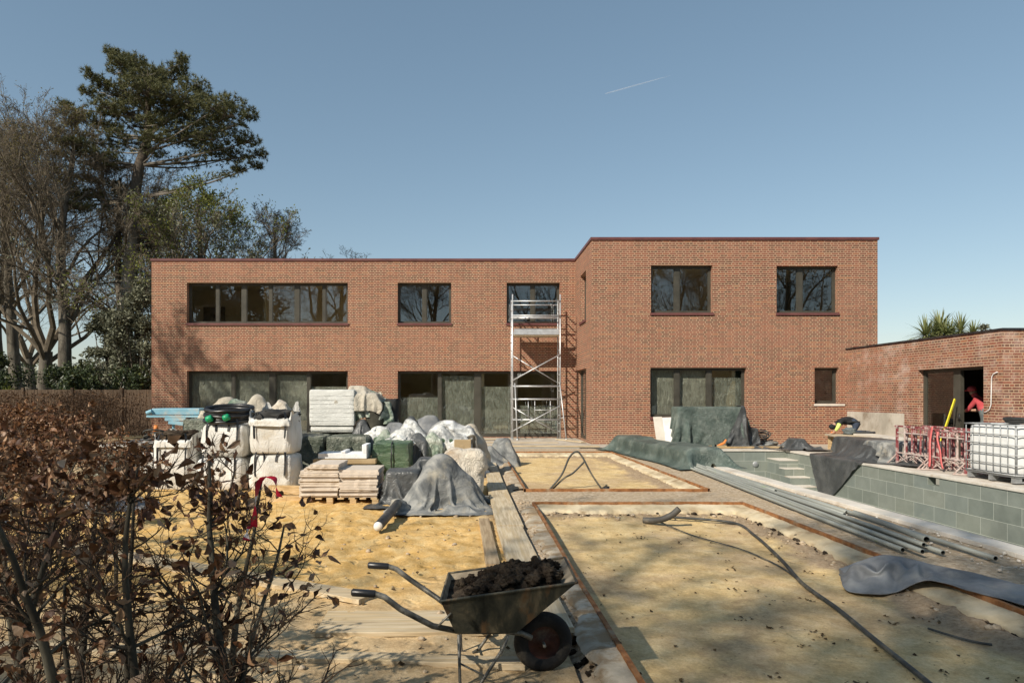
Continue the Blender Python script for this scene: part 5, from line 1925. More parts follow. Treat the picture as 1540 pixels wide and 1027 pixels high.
# ================================================================ grey heap under geotextile
P = cloth(66, 60, lambda u, v: (-1.15 + 1.55 * u, 8.95 + 1.75 * v, 1.0), [('e', -.40, 9.75, .05, .36, .34, .66), ('e', -.10, 9.75, .0, .26, .32, .44), ('e', -.62, 9.6, .0, .22, .26, .36)],
          lambda x, y: np.full(x.shape, -.04), 120, 1.16, 11, jitter=.035, fr=.85, bend=.08)
tag(sheet('geotextile_heap', P, M_geo), 'grey dusty geotextile draped over a rounded heap on the yellow sand', 'geotextile')
P = cloth(46, 46, lambda u, v: (-1.42 + 1.0 * u, 9.35 + 1.3 * v, .75), [(-1.2, -.75, 9.9, 10.4, -.2, .42), (-.75, -.45, 10.2, 10.7, -.2, .58)],
          lambda x, y: np.full(x.shape, -.04), 110, 1.1, 12, jitter=.02, fr=.8)
tag(sheet('black_sheet', P, M_tarpk), 'black plastic sheet bunched between the slabs and the grey heap', 'plastic sheet')
P = cloth(40, 26, lambda u, v: (-.98 + 1.15 * u, 8.86 + .5 * v, .12), [(-.3, .0, 9.1, 9.3, -.2, .03)], lambda x, y: np.full(x.shape, -.03), 60, 1.1, 13, jitter=.015, fr=.8)
tag(sheet('geotextile_sheet', P, M_geo), 'loose hem of grey geotextile lying flat on the sand before the heap', 'geotextile')
crumple('geotextile_bundle', (-.98, 9.3, .12), (.16, .2, .22), M_geo, 'crumpled bit of grey geotextile above the dark pipe', 'geotextile', 71, .5)
mb = MB()
mb.pipe([(-1.035, 7.75, .045), (-1.0, 8.4, .06), (-.965, 9.2, .08)], .057, .05, 18)
pp = tag(mb.build('drain_pipe', M_duct, None, True), 'dark drain pipe with a white end cap poking out of the grey heap', 'pipe')
mb = MB()
mb.lathe([(0, .0), (.05, .0), (.052, .02), (.050, .04)], (-1.037, 7.735, .045), 18, 0, Matrix.Rotation(R(-90), 4, 'X'))
mb.build('end_cap', M_white, pp, True)
# cream sack beside boards
mb = MB()
wrap_box(mb, -.42, .22, 10.55, 11.35, -.04, .66, 12, .05, 2.2, .04, .12, 0, False, .03)
for i, v in enumerate(mb.v):
    k = fb(v[0], v[1], v[2], 6, 3, 5)
    mb.v[i] = (v[0] + .02 * k + (.03 if v[2] > .35 else -.02), v[1] + .02 * fb(v[1], v[2], v[0], 6, 3, 3), v[2] + .03 * k * (v[2] > .3))
tag(mb.build('builders_sack', M_bagc, None, True), 'cream builders sack with a soiled base beside the long board', 'sack')

# ================================================================ bulk bags
def bulk_bag(label, x0, x1, y0, y1, z0, z1, seed, open_top=True, mat=None, fill=None, flaps=.18):
    t = thing('bulk_bag', label, 'bulk bag', ((x0 + x1) / 2, (y0 + y1) / 2, z0), 'white woven bulk bags')
    mb = MB()
    if not open_top:
        wrap_box(mb, x0, x1, y0, y1, z0, z1, seed, .02, 2.5, .05, .09, 0, False, .04)
        for i, v in enumerate(mb.v):
            mb.v[i] = (v[0] + .022 * fb(v[0], v[1], v[2] * .4, 7, 3, seed), v[1] + .022 * fb(v[1], v[0], v[2] * .4, 7, 3, seed + 2), v[2] + .012 * fb(v[0], v[1], v[2], 6, 3, seed))
        body = mb.build('bag_body', mat or M_bag, t, True)
    else:
        n = 88
        rows = []
        H = z1 - z0
        prof = [(0, .80), (.0, .93), (.06, .985), (.2, 1.01), (.4, 1.03), (.6, 1.02), (.8, .99), (.93, .955), (1.0, .95)] + [(None, k / 7) for k in range(1, 8)]
        for zf_, q in prof:
            row = []
            for i in range(n):
                an = 6.283 * i / n
                ca, sa = math.cos(an), math.sin(an)
                sx, sy = math.copysign(abs(ca) ** .32, ca), math.copysign(abs(sa) ** .32, sa)
                if zf_ is not None:
                    z, qq = z0 + H * zf_, q
                    fo = .012 + .012 * zf_
                else:
                    back = .55 + .45 * sa
                    corner = max(0, abs(ca * sa) * 2 - .45) * 1.5
                    hg = flaps * (.12 + .75 * back * (.6 + .8 * fb(ca * 1.4, sa * 1.4, 0, 1, 2, seed)) + .22 * corner)
                    nt_ = max(0, min(1, (-sa - .45) / .3)) * max(0, min(1, (.78 - abs(ca)) / .25))
                    z = z1 + hg * q * (1 - nt_) + .02 * math.sin(q * 3.1) - .13 * q * nt_
                    qq = .95 + (.10 * (1 - back) - .10 * back) * q + .10 * nt_ * min(1, q * 3) + .06 * fb(ca * 2.5, sa * 2.5, q, 1, 2, seed + 5)
                    fo = .028
                w = fo * fb(ca * 3 + seed, sa * 3, z * 2.2, 2.2, 4, seed)
                row.append(((x0 + x1) / 2 + sx * (x1 - x0) / 2 * (qq + w * 2), (y0 + y1) / 2 + sy * (y1 - y0) / 2 * (qq + w * 2), z + w * .6))
            rows.append(row)
        mb.grid(rows, 0, True)
        body = mb.build('bag_body', mat or M_bag, t, True)
        mb = MB()
        blob(mb, ((x0 + x1) / 2, (y0 + y1) / 2, z1 + .01), ((x1 - x0) * .45, (y1 - y0) * .45, .12), seed, .5, 3, 16, 26, .6)
        mb.build('contents', fill or M_felt, t, True)
    for (x, y) in ((x0, y0), (x1, y0), (x1, y1), (x0, y1)):
        sx, sy = (1 if x == x0 else -1), -1 if y == y0 else 1
        mb = MB()
        o = .075
        pts = arc([(x + sx * o * 1.6, y + .0 * sy + sy * .05, z0 + .25), (x + sx * o * 1.5, y + sy * .045, (z0 + z1) / 2), (x + sx * o * 1.4, y + sy * .02, z1 - .05), (x + sx * .14, y - sy * .02, z1 + .10), (x + sx * .24, y, z1 + .02), (x + sx * .26, y + sy * .03, z1 - .12)], 20)
        for a, b in zip(pts[:-1], pts[1:]):
            mb.bar(a, b, .035, .008)
        mb.build('lifting_strap', M_black, t)
    return t


bulk_bag('full white bulk bag at the bottom, under the open bag of black scraps', -3.66, -2.95, 11.35, 12.05, -.06, .56, 3, False)
bulk_bag('upper white bulk bag open to show black scraps inside', -3.67, -2.94, 11.33, 12.08, .57, 1.16, 4, True, None, None, .30)
bulk_bag('white bulk bag carrying the big coil of black corrugated pipe', -4.48, -3.76, 11.4, 12.1, .50, 1.06, 5, False)
bulk_bag('soiled bulk bag low behind the hedge twigs under the coil bag', -4.52, -3.77, 11.3, 12.1, -.06, .49, 6, False)
bulk_bag('sagging white bulk bag standing by the blue machine', -5.3, -4.62, 11.4, 12.0, -.06, .80, 7, True, None, M_soil, .2)
bulk_bag('small greyish bulk bag standing apart in the twigs of the hedge', -5.85, -5.38, 11.9, 12.2, -.06, .55, 8, True, None, M_soil, .15)
# corrugated coil
t = thing('corrugated_coil', 'big coil of black corrugated pipe with green caps on a bulk bag', 'pipe coil', (-4.12, 11.75, 1.08))
mb = MB()
for k in range(5):
    rr = .40 - .03 * (k % 2) - .004 * k
    pts, rs = [], []
    for i in range(150):
        a = 6.283 * i / 149
        pts.append((-4.12 + rr * math.cos(a), 11.72 + .36 * math.sin(a) * rr / .4, 1.13 + .046 * k + .05 * math.sin(a) + .012 * fb(math.cos(a), math.sin(a), k, 2, 2, 3)))
        rs.append(.036 if i % 2 else .031)
    mb.tube(pts, rs, 8)
mb.build('pipe', M_black, t, True)
for k, (x, y, z) in enumerate(((-4.32, 11.34, 1.15), (-4.03, 11.32, 1.17))):
    mb = MB()
    mb.lathe([(0, -.05), (.05, -.05), (.055, -.02), (.055, .04), (.04, .055), (0, .055)], (x, y, z), 16, 0, Matrix.Rotation(R(70), 4, 'Y'))
    mb.build('end_cap', M_green, t, True)
stuffs = [(-5.15, 13.2, 1.05, .30, .3, .42, M_bagc, 'cream plastic sheet draped behind the coil of black pipe'),
          (-5.45, 13.0, .85, .15, .2, .45, M_pgreen, 'pale green plastic hanging beside the blue machine'),
          (-4.75, 13.3, 1.36, .34, .25, .14, M_beige, 'crumpled cream sack lying behind the coil'),
          (-4.42, 13.0, 1.34, .28, .25, .26, M_pgreen, 'pale green crumpled wrapping between the coil and the open bag'),
          (-3.98, 12.9, 1.38, .30, .22, .24, M_beige, 'smooth beige sack leaning up behind the open bulk bag'),
          (-3.55, 12.8, 1.34, .22, .2, .2, M_bagc, 'round cream bundle with green lining behind the open bulk bag'),
          (-3.72, 12.85, 1.30, .14, .15, .12, M_pgreen, 'small green plastic wad between the beige sack and cream bundle')]
for k, (x, y, z, a, b, c, mt, lab) in enumerate(stuffs):
    crumple('plastic_bundle' if k != 4 else 'sack', (x, y, z), (a, b, c), mt, lab, 'plastic sheet' if k != 4 else 'sack', 90 + k, .4, 1.7, .7)
# load that the bundles rest on
pack('wrapped_pack', -5.3, -3.45, 12.6, 13.6, -.05, 1.10, M_gwrapd, 'high dusty wrapped pack hidden behind the bulk bags', 15, group=grp)
# blue machine
t = thing('tile_saw', 'pale blue tile saw bench on thin legs by the house corner', 'machine', (-5.75, 13.4, 0))
mb = MB()
mb.box(-6.12, -5.2, 13.15, 13.75, 1.17, 1.29)
mb.build('bench', M_blue, t, False, .012)
mb = MB()
mb.box(-6.20, -5.2, 13.10, 13.15, 1.12, 1.16)
mb.tube([(-6.2, 13.12, 1.2), (-6.1, 13.12, 1.24)], .04, 10)
mb.build('rail', M_blue, t)
mb = MB()
mb.bar((-5.85, 13.12, 1.09), (-5.45, 13.12, 1.09), .03, .07)
mb.bar((-5.78, 13.12, 1.03), (-5.5, 13.12, 1.0), .03, .07)
mb.build('bracket', M_blue, t)
for x in (-5.72, -5.3):
    for y in (13.2, 13.7):
        mb = MB()
        mb.box(x - .02, x + .02, y - .02, y + .02, -.03, 1.165)
        mb.build('leg', M_blue, t)
mb = MB()
wrap_box(mb, -7.35, -6.5, 12.9, 13.3, .50, .58, 4, .004, 2, .08, .01, 0, False)
tag(mb.build('stone_slab', M_copstone), 'pale slab seen edge on through the hedge near the house corner', 'slab')
pack('wrapped_pack', -7.3, -6.55, 12.9, 13.4, -.05, .50, M_gwrapd, 'dark low pack under the pale slab beyond the hedge', 16, group=grp)
mb = MB()
for k in range(4):
    mb.tube([(-5.95 + .2 * math.cos(a / 24 * 6.283), 12.9 + .12 * math.sin(a / 24 * 6.283), .72 + .04 * k + .06 * math.sin(a / 24 * 6.283 + k)) for a in range(25)], .016, 6)
tag(mb.build('hose_coil', M_hose, None, True), 'dark hose coil lying below the blue tile saw', 'hose')
mb = MB()
wrap_box(mb, -6.15, -5.72, 12.75, 13.05, -.05, .70, 4, .02, 3, .06, .05)
tag(mb.build('crate', M_black, None, True), 'black crate under the hose coil by the blue tile saw', 'crate')
mb = MB()
mb.tube([(-5.92, 12.9, .86), (-5.92, 12.9, .98)], [.05, .035], 12)
tag(mb.build('orange_cone', M_orange, None, True), 'small orange cone standing on the dark hose coil', 'cone')
crumple('plastic_bag', (-5.9, 8.2, .08), (.26, .22, .14), M_bag, 'small greyish bag on the sand seen low through the hedge', 'bag', 130, .4)
crumple('plastic_bag', (-5.0, 9.6, .05), (.5, .35, .10), M_geod, 'dark grey sheet lying low behind the hedge twigs', 'plastic sheet', 131, .4)

# ================================================================ people
def skin_body(name, joints, edges, mats, pick, parent, sub=2):
    me = bpy.data.meshes.new(name)
    names = list(joints)
    ix = {n: i for i, n in enumerate(names)}
    me.from_pydata([joints[n][0] for n in names], [(ix[a], ix[b]) for a, b in edges], [])
    o = bpy.data.objects.new(name, me)
    COL.objects.link(o)
    md = o.modifiers.new('skin', 'SKIN')
    for n in names:
        r = joints[n][1]
        me.skin_vertices[0].data[ix[n]].radius = (r, r) if not isinstance(r, tuple) else r
    me.skin_vertices[0].data[0].use_root = True
    s = o.modifiers.new('sub', 'SUBSURF')
    s.levels = s.render_levels = sub
    dg = bpy.context.evaluated_depsgraph_get()
    m2 = bpy.data.meshes.new_from_object(o.evaluated_get(dg))
    bpy.data.objects.remove(o)
    m2.name = name
    for m in mats:
        m2.materials.append(m)
    for p in m2.polygons:
        best, bi = 1e9, 0
        for a, b in edges:
            A, B = Vector(joints[a][0]), Vector(joints[b][0])
            d = B - A
            t = max(0, min(1, (p.center - A).dot(d) / max(1e-9, d.length_squared)))
            L = (p.center - A - d * t).length / max(.5 * (rr(joints[a][1]) + rr(joints[b][1])), .01)
            if L < best:
                best, bi = L, pick(a, b, t)
        p.material_index = bi
        p.use_smooth = True
    o = bpy.data.objects.new(name, m2)
    COL.objects.link(o)
    o.parent = parent
    o.matrix_parent_inverse = Matrix.Translation(-parent.location)
    return o


def rr(x):
    return x[0] if isinstance(x, tuple) else x


def fingers(joints, edges, side, hand, d, up, spread):
    d, up, spread = Vector(d).normalized(), Vector(up).normalized(), Vector(spread).normalized()
    h = Vector(hand)
    for k, (o, L) in enumerate(((-.03, .065), (-.01, .075), (.01, .07), (.03, .055))):
        a = h + spread * o + d * .05
        joints[f'{side}f{k}a'] = (a, .010)
        joints[f'{side}f{k}b'] = (a + d * L * .55 - up * .012, .009)
        joints[f'{side}f{k}c'] = (a + d * L * .85 - up * .04, .008)
        edges += [(side + 'hand', f'{side}f{k}a'), (f'{side}f{k}a', f'{side}f{k}b'), (f'{side}f{k}b', f'{side}f{k}c')]
    joints[side + 't1'] = (h + spread * -.045 + d * .02, .012)
    joints[side + 't2'] = (h + spread * -.06 + d * .055 - up * .01, .010)
    edges += [(side + 'hand', side + 't1'), (side + 't1', side + 't2')]


# worker kneeling on the platform corner, bent forward
pt = thing('person', 'kneeling worker in navy trousers and black top bent over with a yellow green sleeve', 'person', (10.95, 19.6, .445))
zk = .445
J = {'hip': (Vector((11.05, 19.55, zk + .40)), .155), 'waist': (Vector((10.93, 19.62, zk + .43)), .14), 'chest': (Vector((10.76, 19.72, zk + .38)), .15), 'neck': (Vector((10.65, 19.78, zk + .32)), .06), 'head': (Vector((10.57, 19.8, zk + .25)), .085), 'crown': (Vector((10.52, 19.81, zk + .18)), .07)}
Eg = [('hip', 'waist'), ('waist', 'chest'), ('chest', 'neck'), ('neck', 'head'), ('head', 'crown')]
for s, o in (('l', -.11), ('r', .11)):
    n = Vector((.5, .85, 0)).normalized() * o
    J[s + 'knee'] = (Vector((10.96, 19.45, zk + .07)) + n * 1.1, .065)
    J[s + 'thigh'] = (Vector((11.06, 19.5, zk + .30)) + n * .9, .10)
    J[s + 'ank'] = (Vector((11.30, 19.3, zk + .06)) + n, .045)
    J[s + 'toe'] = (Vector((11.38, 19.26, zk + .045)) + n, .04)
    J[s + 'sho'] = (Vector((10.72, 19.72, zk + .36)) + n * 1.5, .075)
    J[s + 'elb'] = (Vector((10.60, 19.66, zk + .17)) + n * 1.7, .05)
    J[s + 'hand'] = (Vector((10.52, 19.72, zk + .04)) + n * .9, (.035, .022))
    Eg += [('hip', s + 'thigh'), (s + 'thigh', s + 'knee'), (s + 'knee', s + 'ank'), (s + 'ank', s + 'toe'), ('chest', s + 'sho'), (s + 'sho', s + 'elb'), (s + 'elb', s + 'hand')]
    fingers(J, Eg, s, J[s + 'hand'][0], (-.8, .3, -.1), (0, 0, 1), (.3, .8, 0))


def pk(a, b, t):
    if 'hand' in a or 'f' == a[1:2] or 't' == a[1:2] and len(a) == 3 or a in ('neck', 'head'):
        return 0
    if 'sho' in a and 'elb' in b:
        return 3
    if 'elb' in a:
        return 3 if t < .35 else 0
    if a == 'hip' and b == 'waist':
        return 1 if t < .5 else 2
    if a in ('waist', 'chest'):
        return 2
    if 'ank' in a:
        return 2
    return 1


skin_body('body', J, Eg, [M_skin, M_navy, M_blackcl, M_hivis], pk, pt)
mb = MB()
blob(mb, tuple(J['crown'][0] + Vector((.02, 0, .03))), (.105, .095, .085), 3, .12, 2, 12, 18)
mb.build('beanie', M_blackcl, pt, True)
mb = MB()
blob(mb, tuple(J['lhand'][0] + Vector((.0, .03, .0))), (.07, .05, .035), 3, .2, 2, 8, 12)
mb.build('glove', M_orange, pt, True)
mb = MB()
blob(mb, (10.80, 19.40, zk + .09), (.17, .15, .10), 8, .5, 1.6, 12, 18, .8, 0, False, zk + .004)
tag(mb.build('tool_bag', M_greycl, None, True), 'slumped grey tool bag beside the kneeling worker', 'bag')

# worker inside the garden room
pt = thing('person', 'worker in red cap and red top seen through the open garden room door', 'person', (13.0, 17.3, .012))
b0 = Vector((12.93, 17.15, .012))
J = {'hip': (b0 + Vector((.06, -.12, .98)), .17), 'waist': (b0 + Vector((.03, -.06, 1.14)), .155), 'chest': (b0 + Vector((-.02, .08, 1.36)), .16), 'neck': (b0 + Vector((-.06, .20, 1.50)), .06), 'head': (b0 + Vector((-.08, .27, 1.60)), .09), 'crown': (b0 + Vector((-.09, .30, 1.68)), .08)}
Eg = [('hip', 'waist'), ('waist', 'chest'), ('chest', 'neck'), ('neck', 'head'), ('head', 'crown')]
for s, o in (('l', -.12), ('r', .12)):
    n = Vector((o, o * .3, 0))
    fwd = .22 if s == 'l' else -.10
    J[s + 'thigh'] = (b0 + Vector((.04, -.08, .86)) + n * .8, .105)
    J[s + 'knee'] = (b0 + Vector((0, fwd * .8, .50)) + n, .065)
    J[s + 'ank'] = (b0 + Vector((.02, fwd, .09)) + n, .042)
    J[s + 'toe'] = (b0 + Vector((-.02, fwd + .17, .04)) + n, .04)
    J[s + 'sho'] = (b0 + Vector((-.02, .10, 1.40)) + n * 1.4, .075)
    J[s + 'elb'] = (b0 + Vector((-.04, .28, 1.16)) + n * 1.8, .05)
    J[s + 'hand'] = (b0 + Vector((-.10, .48, 1.15)) + n * .9, (.035, .022))
    Eg += [('hip', s + 'thigh'), (s + 'thigh', s + 'knee'), (s + 'knee', s + 'ank'), (s + 'ank', s + 'toe'), ('chest', s + 'sho'), (s + 'sho', s + 'elb'), (s + 'elb', s + 'hand')]
    fingers(J, Eg, s, J[s + 'hand'][0], (-.2, .9, 0), (0, 0, 1), (.9, .2, 0))


def pk2(a, b, t):
    if a in ('neck', 'head') or 'hand' in a or len(a) == 4 and a[1] == 'f' or len(a) == 3 and a[1] == 't' or 'elb' in a:
        return 0
    if a == 'hip' and b == 'waist' or 'thigh' in b:
        return 2
    if 'thigh' in a:
        return 2 if t < .35 else 0
    if 'knee' in a:
        return 0
    if 'ank' in a:
        return 3
    return 1


skin_body('body', J, Eg, [M_skin, M_red, M_greycl, M_blackcl], pk2, pt)
mb = MB()
c = J['crown'][0]
blob(mb, tuple(c + Vector((0, .0, .015))), (.10, .115, .085), 3, .06, 2, 12, 18)
mb.bar(c + Vector((-.01, .09, .0)), c + Vector((-.02, .20, -.03)), .13, .015)
mb.build('cap', M_red, pt, True)
# ================================================================ fence and hedge along the boundary
for k in range(14):
    x0 = -11.8 - 1.95 * (k + 1)
    t = thing('fence_panel', 'brown close boarded fence panel behind the far hedge', 'fence', (x0 + .95, 27.0, 0), 'close boarded fence panels behind the hedge')
    mb = MB()
    for i in range(14):
        xa = x0 + .06 + i * .131
        dz = .01 * fb(xa, 0, 0, 7, 2, 3)
        mb.box(xa, xa + .122, 27.0 + .006 * (i % 2), 27.02 + .006 * (i % 2), 0, 1.80 + dz)
    mb.build('boards', M_fence if False else pmat('fence_wood', [(0, (.075, .05, .032)), (1, (.13, .09, .06))], 3, 7, .9, stretch=(6, 6, .6)), t)
    mb = MB()
    mb.box(x0 - .05, x0 + .05, 26.95, 27.06, 0, 1.88)
    mb.build('post', bpy.data.materials['fence_wood'], t)

M_hedgefar = leaf_mat('far_hedge_leaf', [(0, (.06, .033, .018)), (.4, (.115, .065, .035)), (.75, (.19, .115, .062)), (1, (.27, .18, .11))], .7, .2, .2)


def leaf_card(mb, p, s, rng, w=.55, fold=.3, up=.0):
    d = Vector((rng.gauss(0, 1), rng.gauss(0, 1), rng.gauss(0, 1) + up))
    d.normalize()
    q = d.cross(Vector((rng.gauss(0, 1), rng.gauss(0, 1), rng.gauss(0, 1))))
    if q.length < 1e-3:
        return
    q.normalize()
    n = d.cross(q)
    a = p
    b = p + d * s
    m1 = p + d * s * .5 + q * s * w * .5 + n * s * fold * .4
    m2 = p + d * s * .5 - q * s * w * .5 + n * s * fold * .4
    o = len(mb.v)
    mb.v += [tuple(a), tuple(m1), tuple(b), tuple(m2)]
    mb.f += [[o, o + 1, o + 2, o + 3]]
    mb.mi.append(0)
    mb.uv.append(None)


rng = random.Random(77)
t = thing('boundary_hedge', 'long clipped brown beech hedge along the boundary fence', 'hedge', (-14, 23, 0))
mb = MB()
mt = MB()
for i in range(15000):
    f = rng.random()
    x = -12.0 - 17 * f
    y = 25.2 - 0 * f + rng.uniform(-.7, .9)
    z = rng.random() ** .7 * 1.68
    if fb(x, y, z, 1.6, 2, 5) < -.25:
        continue
    leaf_card(mb, Vector((x, y, z + .10 * fb(x, y, 0, 1.2, 2, 6))), rng.uniform(.05, .10), rng)
for i in range(700):
    x = -11.9 - 17 * rng.random()
    y = 25.2 + rng.uniform(-.5, .7)
    z0 = rng.uniform(0, .9)
    h = rng.uniform(.5, 1.0)
    mt.tube([(x, y, z0), (x + rng.gauss(0, .08), y, z0 + h * .6), (x + rng.gauss(0, .15), y, min(1.75, z0 + h))], [.012, .009, .004], 3)
mb.build('foliage', M_hedgefar, t)
mt.build('twigs', M_beechtw, t)
# nearer stretch of the same side hedge, in the middle distance
t = thing('side_hedge', 'brown side hedge running from the house corner towards the camera', 'hedge', (-12.5, 19, 0))
mb = MB()
mt = MB()
for i in range(9000):
    f = rng.random()
    x = -12.6 - 1.2 * f + rng.uniform(-.55, .55)
    y = 24 - 10 * f
    z = rng.random() ** .75 * 1.58
    if fb(x, y, z, 1.6, 2, 15) < -.2:
        continue
    leaf_card(mb, Vector((x, y, z + .12 * fb(x, y, 0, 1.2, 2, 6))), rng.uniform(.05, .10), rng)
for i in range(420):
    f = rng.random()
    x = -12.6 - 1.2 * f + rng.uniform(-.4, .4)
    y = 24 - 10 * f
    z0 = rng.uniform(0, .8)
    h = rng.uniform(.5, .95)
    mt.tube([(x, y, z0), (x + rng.gauss(0, .08), y, z0 + h * .6), (x + rng.gauss(0, .15), y, z0 + h)], [.012, .009, .004], 3)
mb.build('foliage', M_hedgefar, t)
mt.build('twigs', M_beechtw, t)


# ================================================================ beech hedge plants close to the camera
def beech_leaf(mb, p, d, s, rng):
    d = d.normalized()
    q = d.cross(Vector((rng.gauss(0, 1), rng.gauss(0, 1), rng.gauss(0, 1))))
    if q.length < .05:
        q = d.cross(Vector((0, 0, 1))) + Vector((.01, 0, 0))
    q.normalize()
    n = d.cross(q)
    curl = rng.uniform(-1.3, 1.3)
    cup = rng.uniform(-.1, 1.0)
    rows = []
    wf = rng.uniform(.55, 1.0)
    for k, (t, w) in enumerate(((0, .04), (.22, .27), (.48, .38), (.76, .22), (1, .01))):
        w *= wf
        c = p + d * (s * t) + n * (s * curl * t * t * .6) + q * (s * .12 * math.sin(t * 3 + curl * 5))
        e = q * (s * w)
        rz = n * (s * w * cup)
        wv = n * (s * .06 * math.sin(k * 2.7 + curl * 9))
        rows.append((c + e + rz + wv, c, c - e + rz - wv))
    mb.grid(rows)


def beech(x, y, h, label, seed, nbr=16, leafk=1.0, r0=.017, lean=(0, 0), leafs=(.03, .052), z0=-.12, fork=1, spread=.42, low=.06, dens=None):
    rg = random.Random(seed)
    t = thing('beech_sapling', label, 'hedge plant', (x, y, z0), 'beech saplings of the hedge near the camera')
    ms, mt, ml = MB(), MB(), MB()
    r0 *= 1.4

    def add_leaves(p, d, n):
        for _ in range(n):
            dd = d + Vector((rg.gauss(0, .8), rg.gauss(0, .8), rg.gauss(0, .7) - .25))
            beech_leaf(ml, p + Vector((rg.gauss(0, .012), rg.gauss(0, .012), rg.gauss(0, .012))), dd, rg.uniform(*leafs), rg)

    def twig(p, d, L, r, lev, bare):
        k = 5
        pts = [p]
        dd = d.copy()
        for i in range(k):
            dd = (dd + Vector((rg.gauss(0, .22), rg.gauss(0, .22), rg.gauss(.06, .18)))).normalized()
            pts.append(pts[-1] + dd * L / k)
        (mt if lev else ms).tube(pts, [r * (1 - .75 * i / k) for i in range(k + 1)], 5 if lev == 0 else 4, 0, False)
        if lev < 2:
            for i in range(1, k + 1):
                for _ in range(2 if lev == 0 else 1):
                    if rg.random() < .85:
                        sd = (dd + Vector((rg.gauss(0, .8), rg.gauss(0, .8), rg.gauss(.1, .5)))).normalized()
                        twig(pts[i], sd, L * rg.uniform(.3, .6), r * .5, lev + 1, bare)
        zz = pts[-1].z
        kk = leafk * (dens(zz) if dens else 1)
        clus = 2.0 if rg.random() < .26 else .14
        if not bare:
            for i in range(2, k + 1):
                m = kk * rg.uniform(.2, 1.6) * clus
                add_leaves(pts[i], dd, int(m) + (rg.random() < m - int(m)))
    stems = []
    for s in range(fork):
        a = rg.uniform(0, 6.28)
        off = Vector((math.cos(a) * .03, math.sin(a) * .03, 0)) if s else Vector()
        pts = [Vector((x, y, z0)) + off]
        d = Vector((lean[0] + (rg.gauss(0, .12) if s else 0), lean[1] + (rg.gauss(0, .12) if s else 0), 1)).normalized()
        n = 12
        hh = h * (1 if s == 0 else rg.uniform(.7, .95))
        for i in range(n):
            d = (d + Vector((rg.gauss(0, .07), rg.gauss(0, .07), .05))).normalized()
            pts.append(pts[-1] + d * hh / n)
        rs = [r0 * (1 - .8 * i / n) * (1 if s == 0 else .7) for i in range(n + 1)]
        ms.tube(pts, rs, 8)
        stems.append((pts, rs))
    for b in range(nbr):
        pts, rs = rg.choice(stems)
        f = low + (1 - low) * rg.random() ** .8
        i = min(len(pts) - 2, int(f * (len(pts) - 1)))
        a = rg.uniform(0, 6.28)
        d = Vector((math.cos(a), math.sin(a), rg.uniform(.25, 1.0)))
        d.normalize()
        twig(pts[i], d, spread * rg.uniform(.5, 1.1) * (1.15 - .5 * f), rs[i] * .5, 0, rg.random() < .15)
    ms.build('stem', M_beechst, t, True)
    mt.build('twigs', M_beechtw, t)
    ml.build('leaves', M_beech, t)
    return t


def dn(z):
    return 1.25 if z > 1.12 else .26


beech(-.80, 2.38, 1.42, 'tall beech sapling with sparse leaves carrying the red and white tape', 3, 17, .32, .020, (.03, 0), dens=lambda z: .8)
beech(-1.00, 2.75, 1.30, 'slim grey stemmed beech sapling standing just behind the taped one', 4, 9, .2, .016, (.06, 0))
beech(-1.08, 2.33, 1.42, 'beech sapling with a dense clump of leaves at mid height, second in the row', 5, 18, .45, .018, (0, 0), dens=dn)
beech(-1.36, 2.36, 1.38, 'beech sapling with a forked mossy stem, third in the row', 6, 18, .42, .020, (-.03, 0), fork=2, dens=dn)
beech(-1.70, 2.42, 1.36, 'dark leafy beech sapling at the edge of the picture', 7, 20, .42, .020, (0, 0), dens=dn)
beech(-1.62, 2.75, 1.38, 'beech sapling with thick brown leaves behind the edge one', 8, 16, .36, .017, (0, 0), dens=dn)
beech(-2.0, 2.9, 1.42, 'beech sapling half cut off by the picture edge', 9, 18, .38, .018, dens=dn)
beech(-1.24, 2.5, 1.30, 'slender beech sapling between the forked mossy stem and its dense neighbour', 14, 14, .36, .015, (.04, 0), dens=dn)
beech(-.93, 2.36, 1.2, 'short beech sapling with few leaves beside the taped one', 15, 12, .3, .014, (-.05, 0), dens=dn)
k = 0
for (x, y, h) in ((-2.2, 3.4, 1.60), (-2.55, 3.9, 1.64), (-2.9, 4.5, 1.6), (-3.3, 5.2, 1.62), (-2.8, 5.4, 1.42), (-3.75, 5.9, 1.62), (-4.3, 6.6, 1.62), (-3.5, 6.6, 1.4), (-4.9, 7.4, 1.6), (-5.5, 8.2, 1.58), (-6.2, 9.2, 1.6), (-7.0, 10.4, 1.6), (-7.8, 11.6, 1.58), (-8.6, 12.8, 1.58), (-9.5, 14.0, 1.55), (-10.4, 15.4, 1.55)):
    beech(x, y, h - .22, 'bushy brown beech plant in the receding row of the hedge', 20 + k, 22 if y < 7 else 24, .42 if y < 5 else .8, .014, (0, 0), (.024, .042) if y < 7 else (.035, .06), low=.3, dens=lambda z: 1.5 if z > .98 else .15)
    k += 1
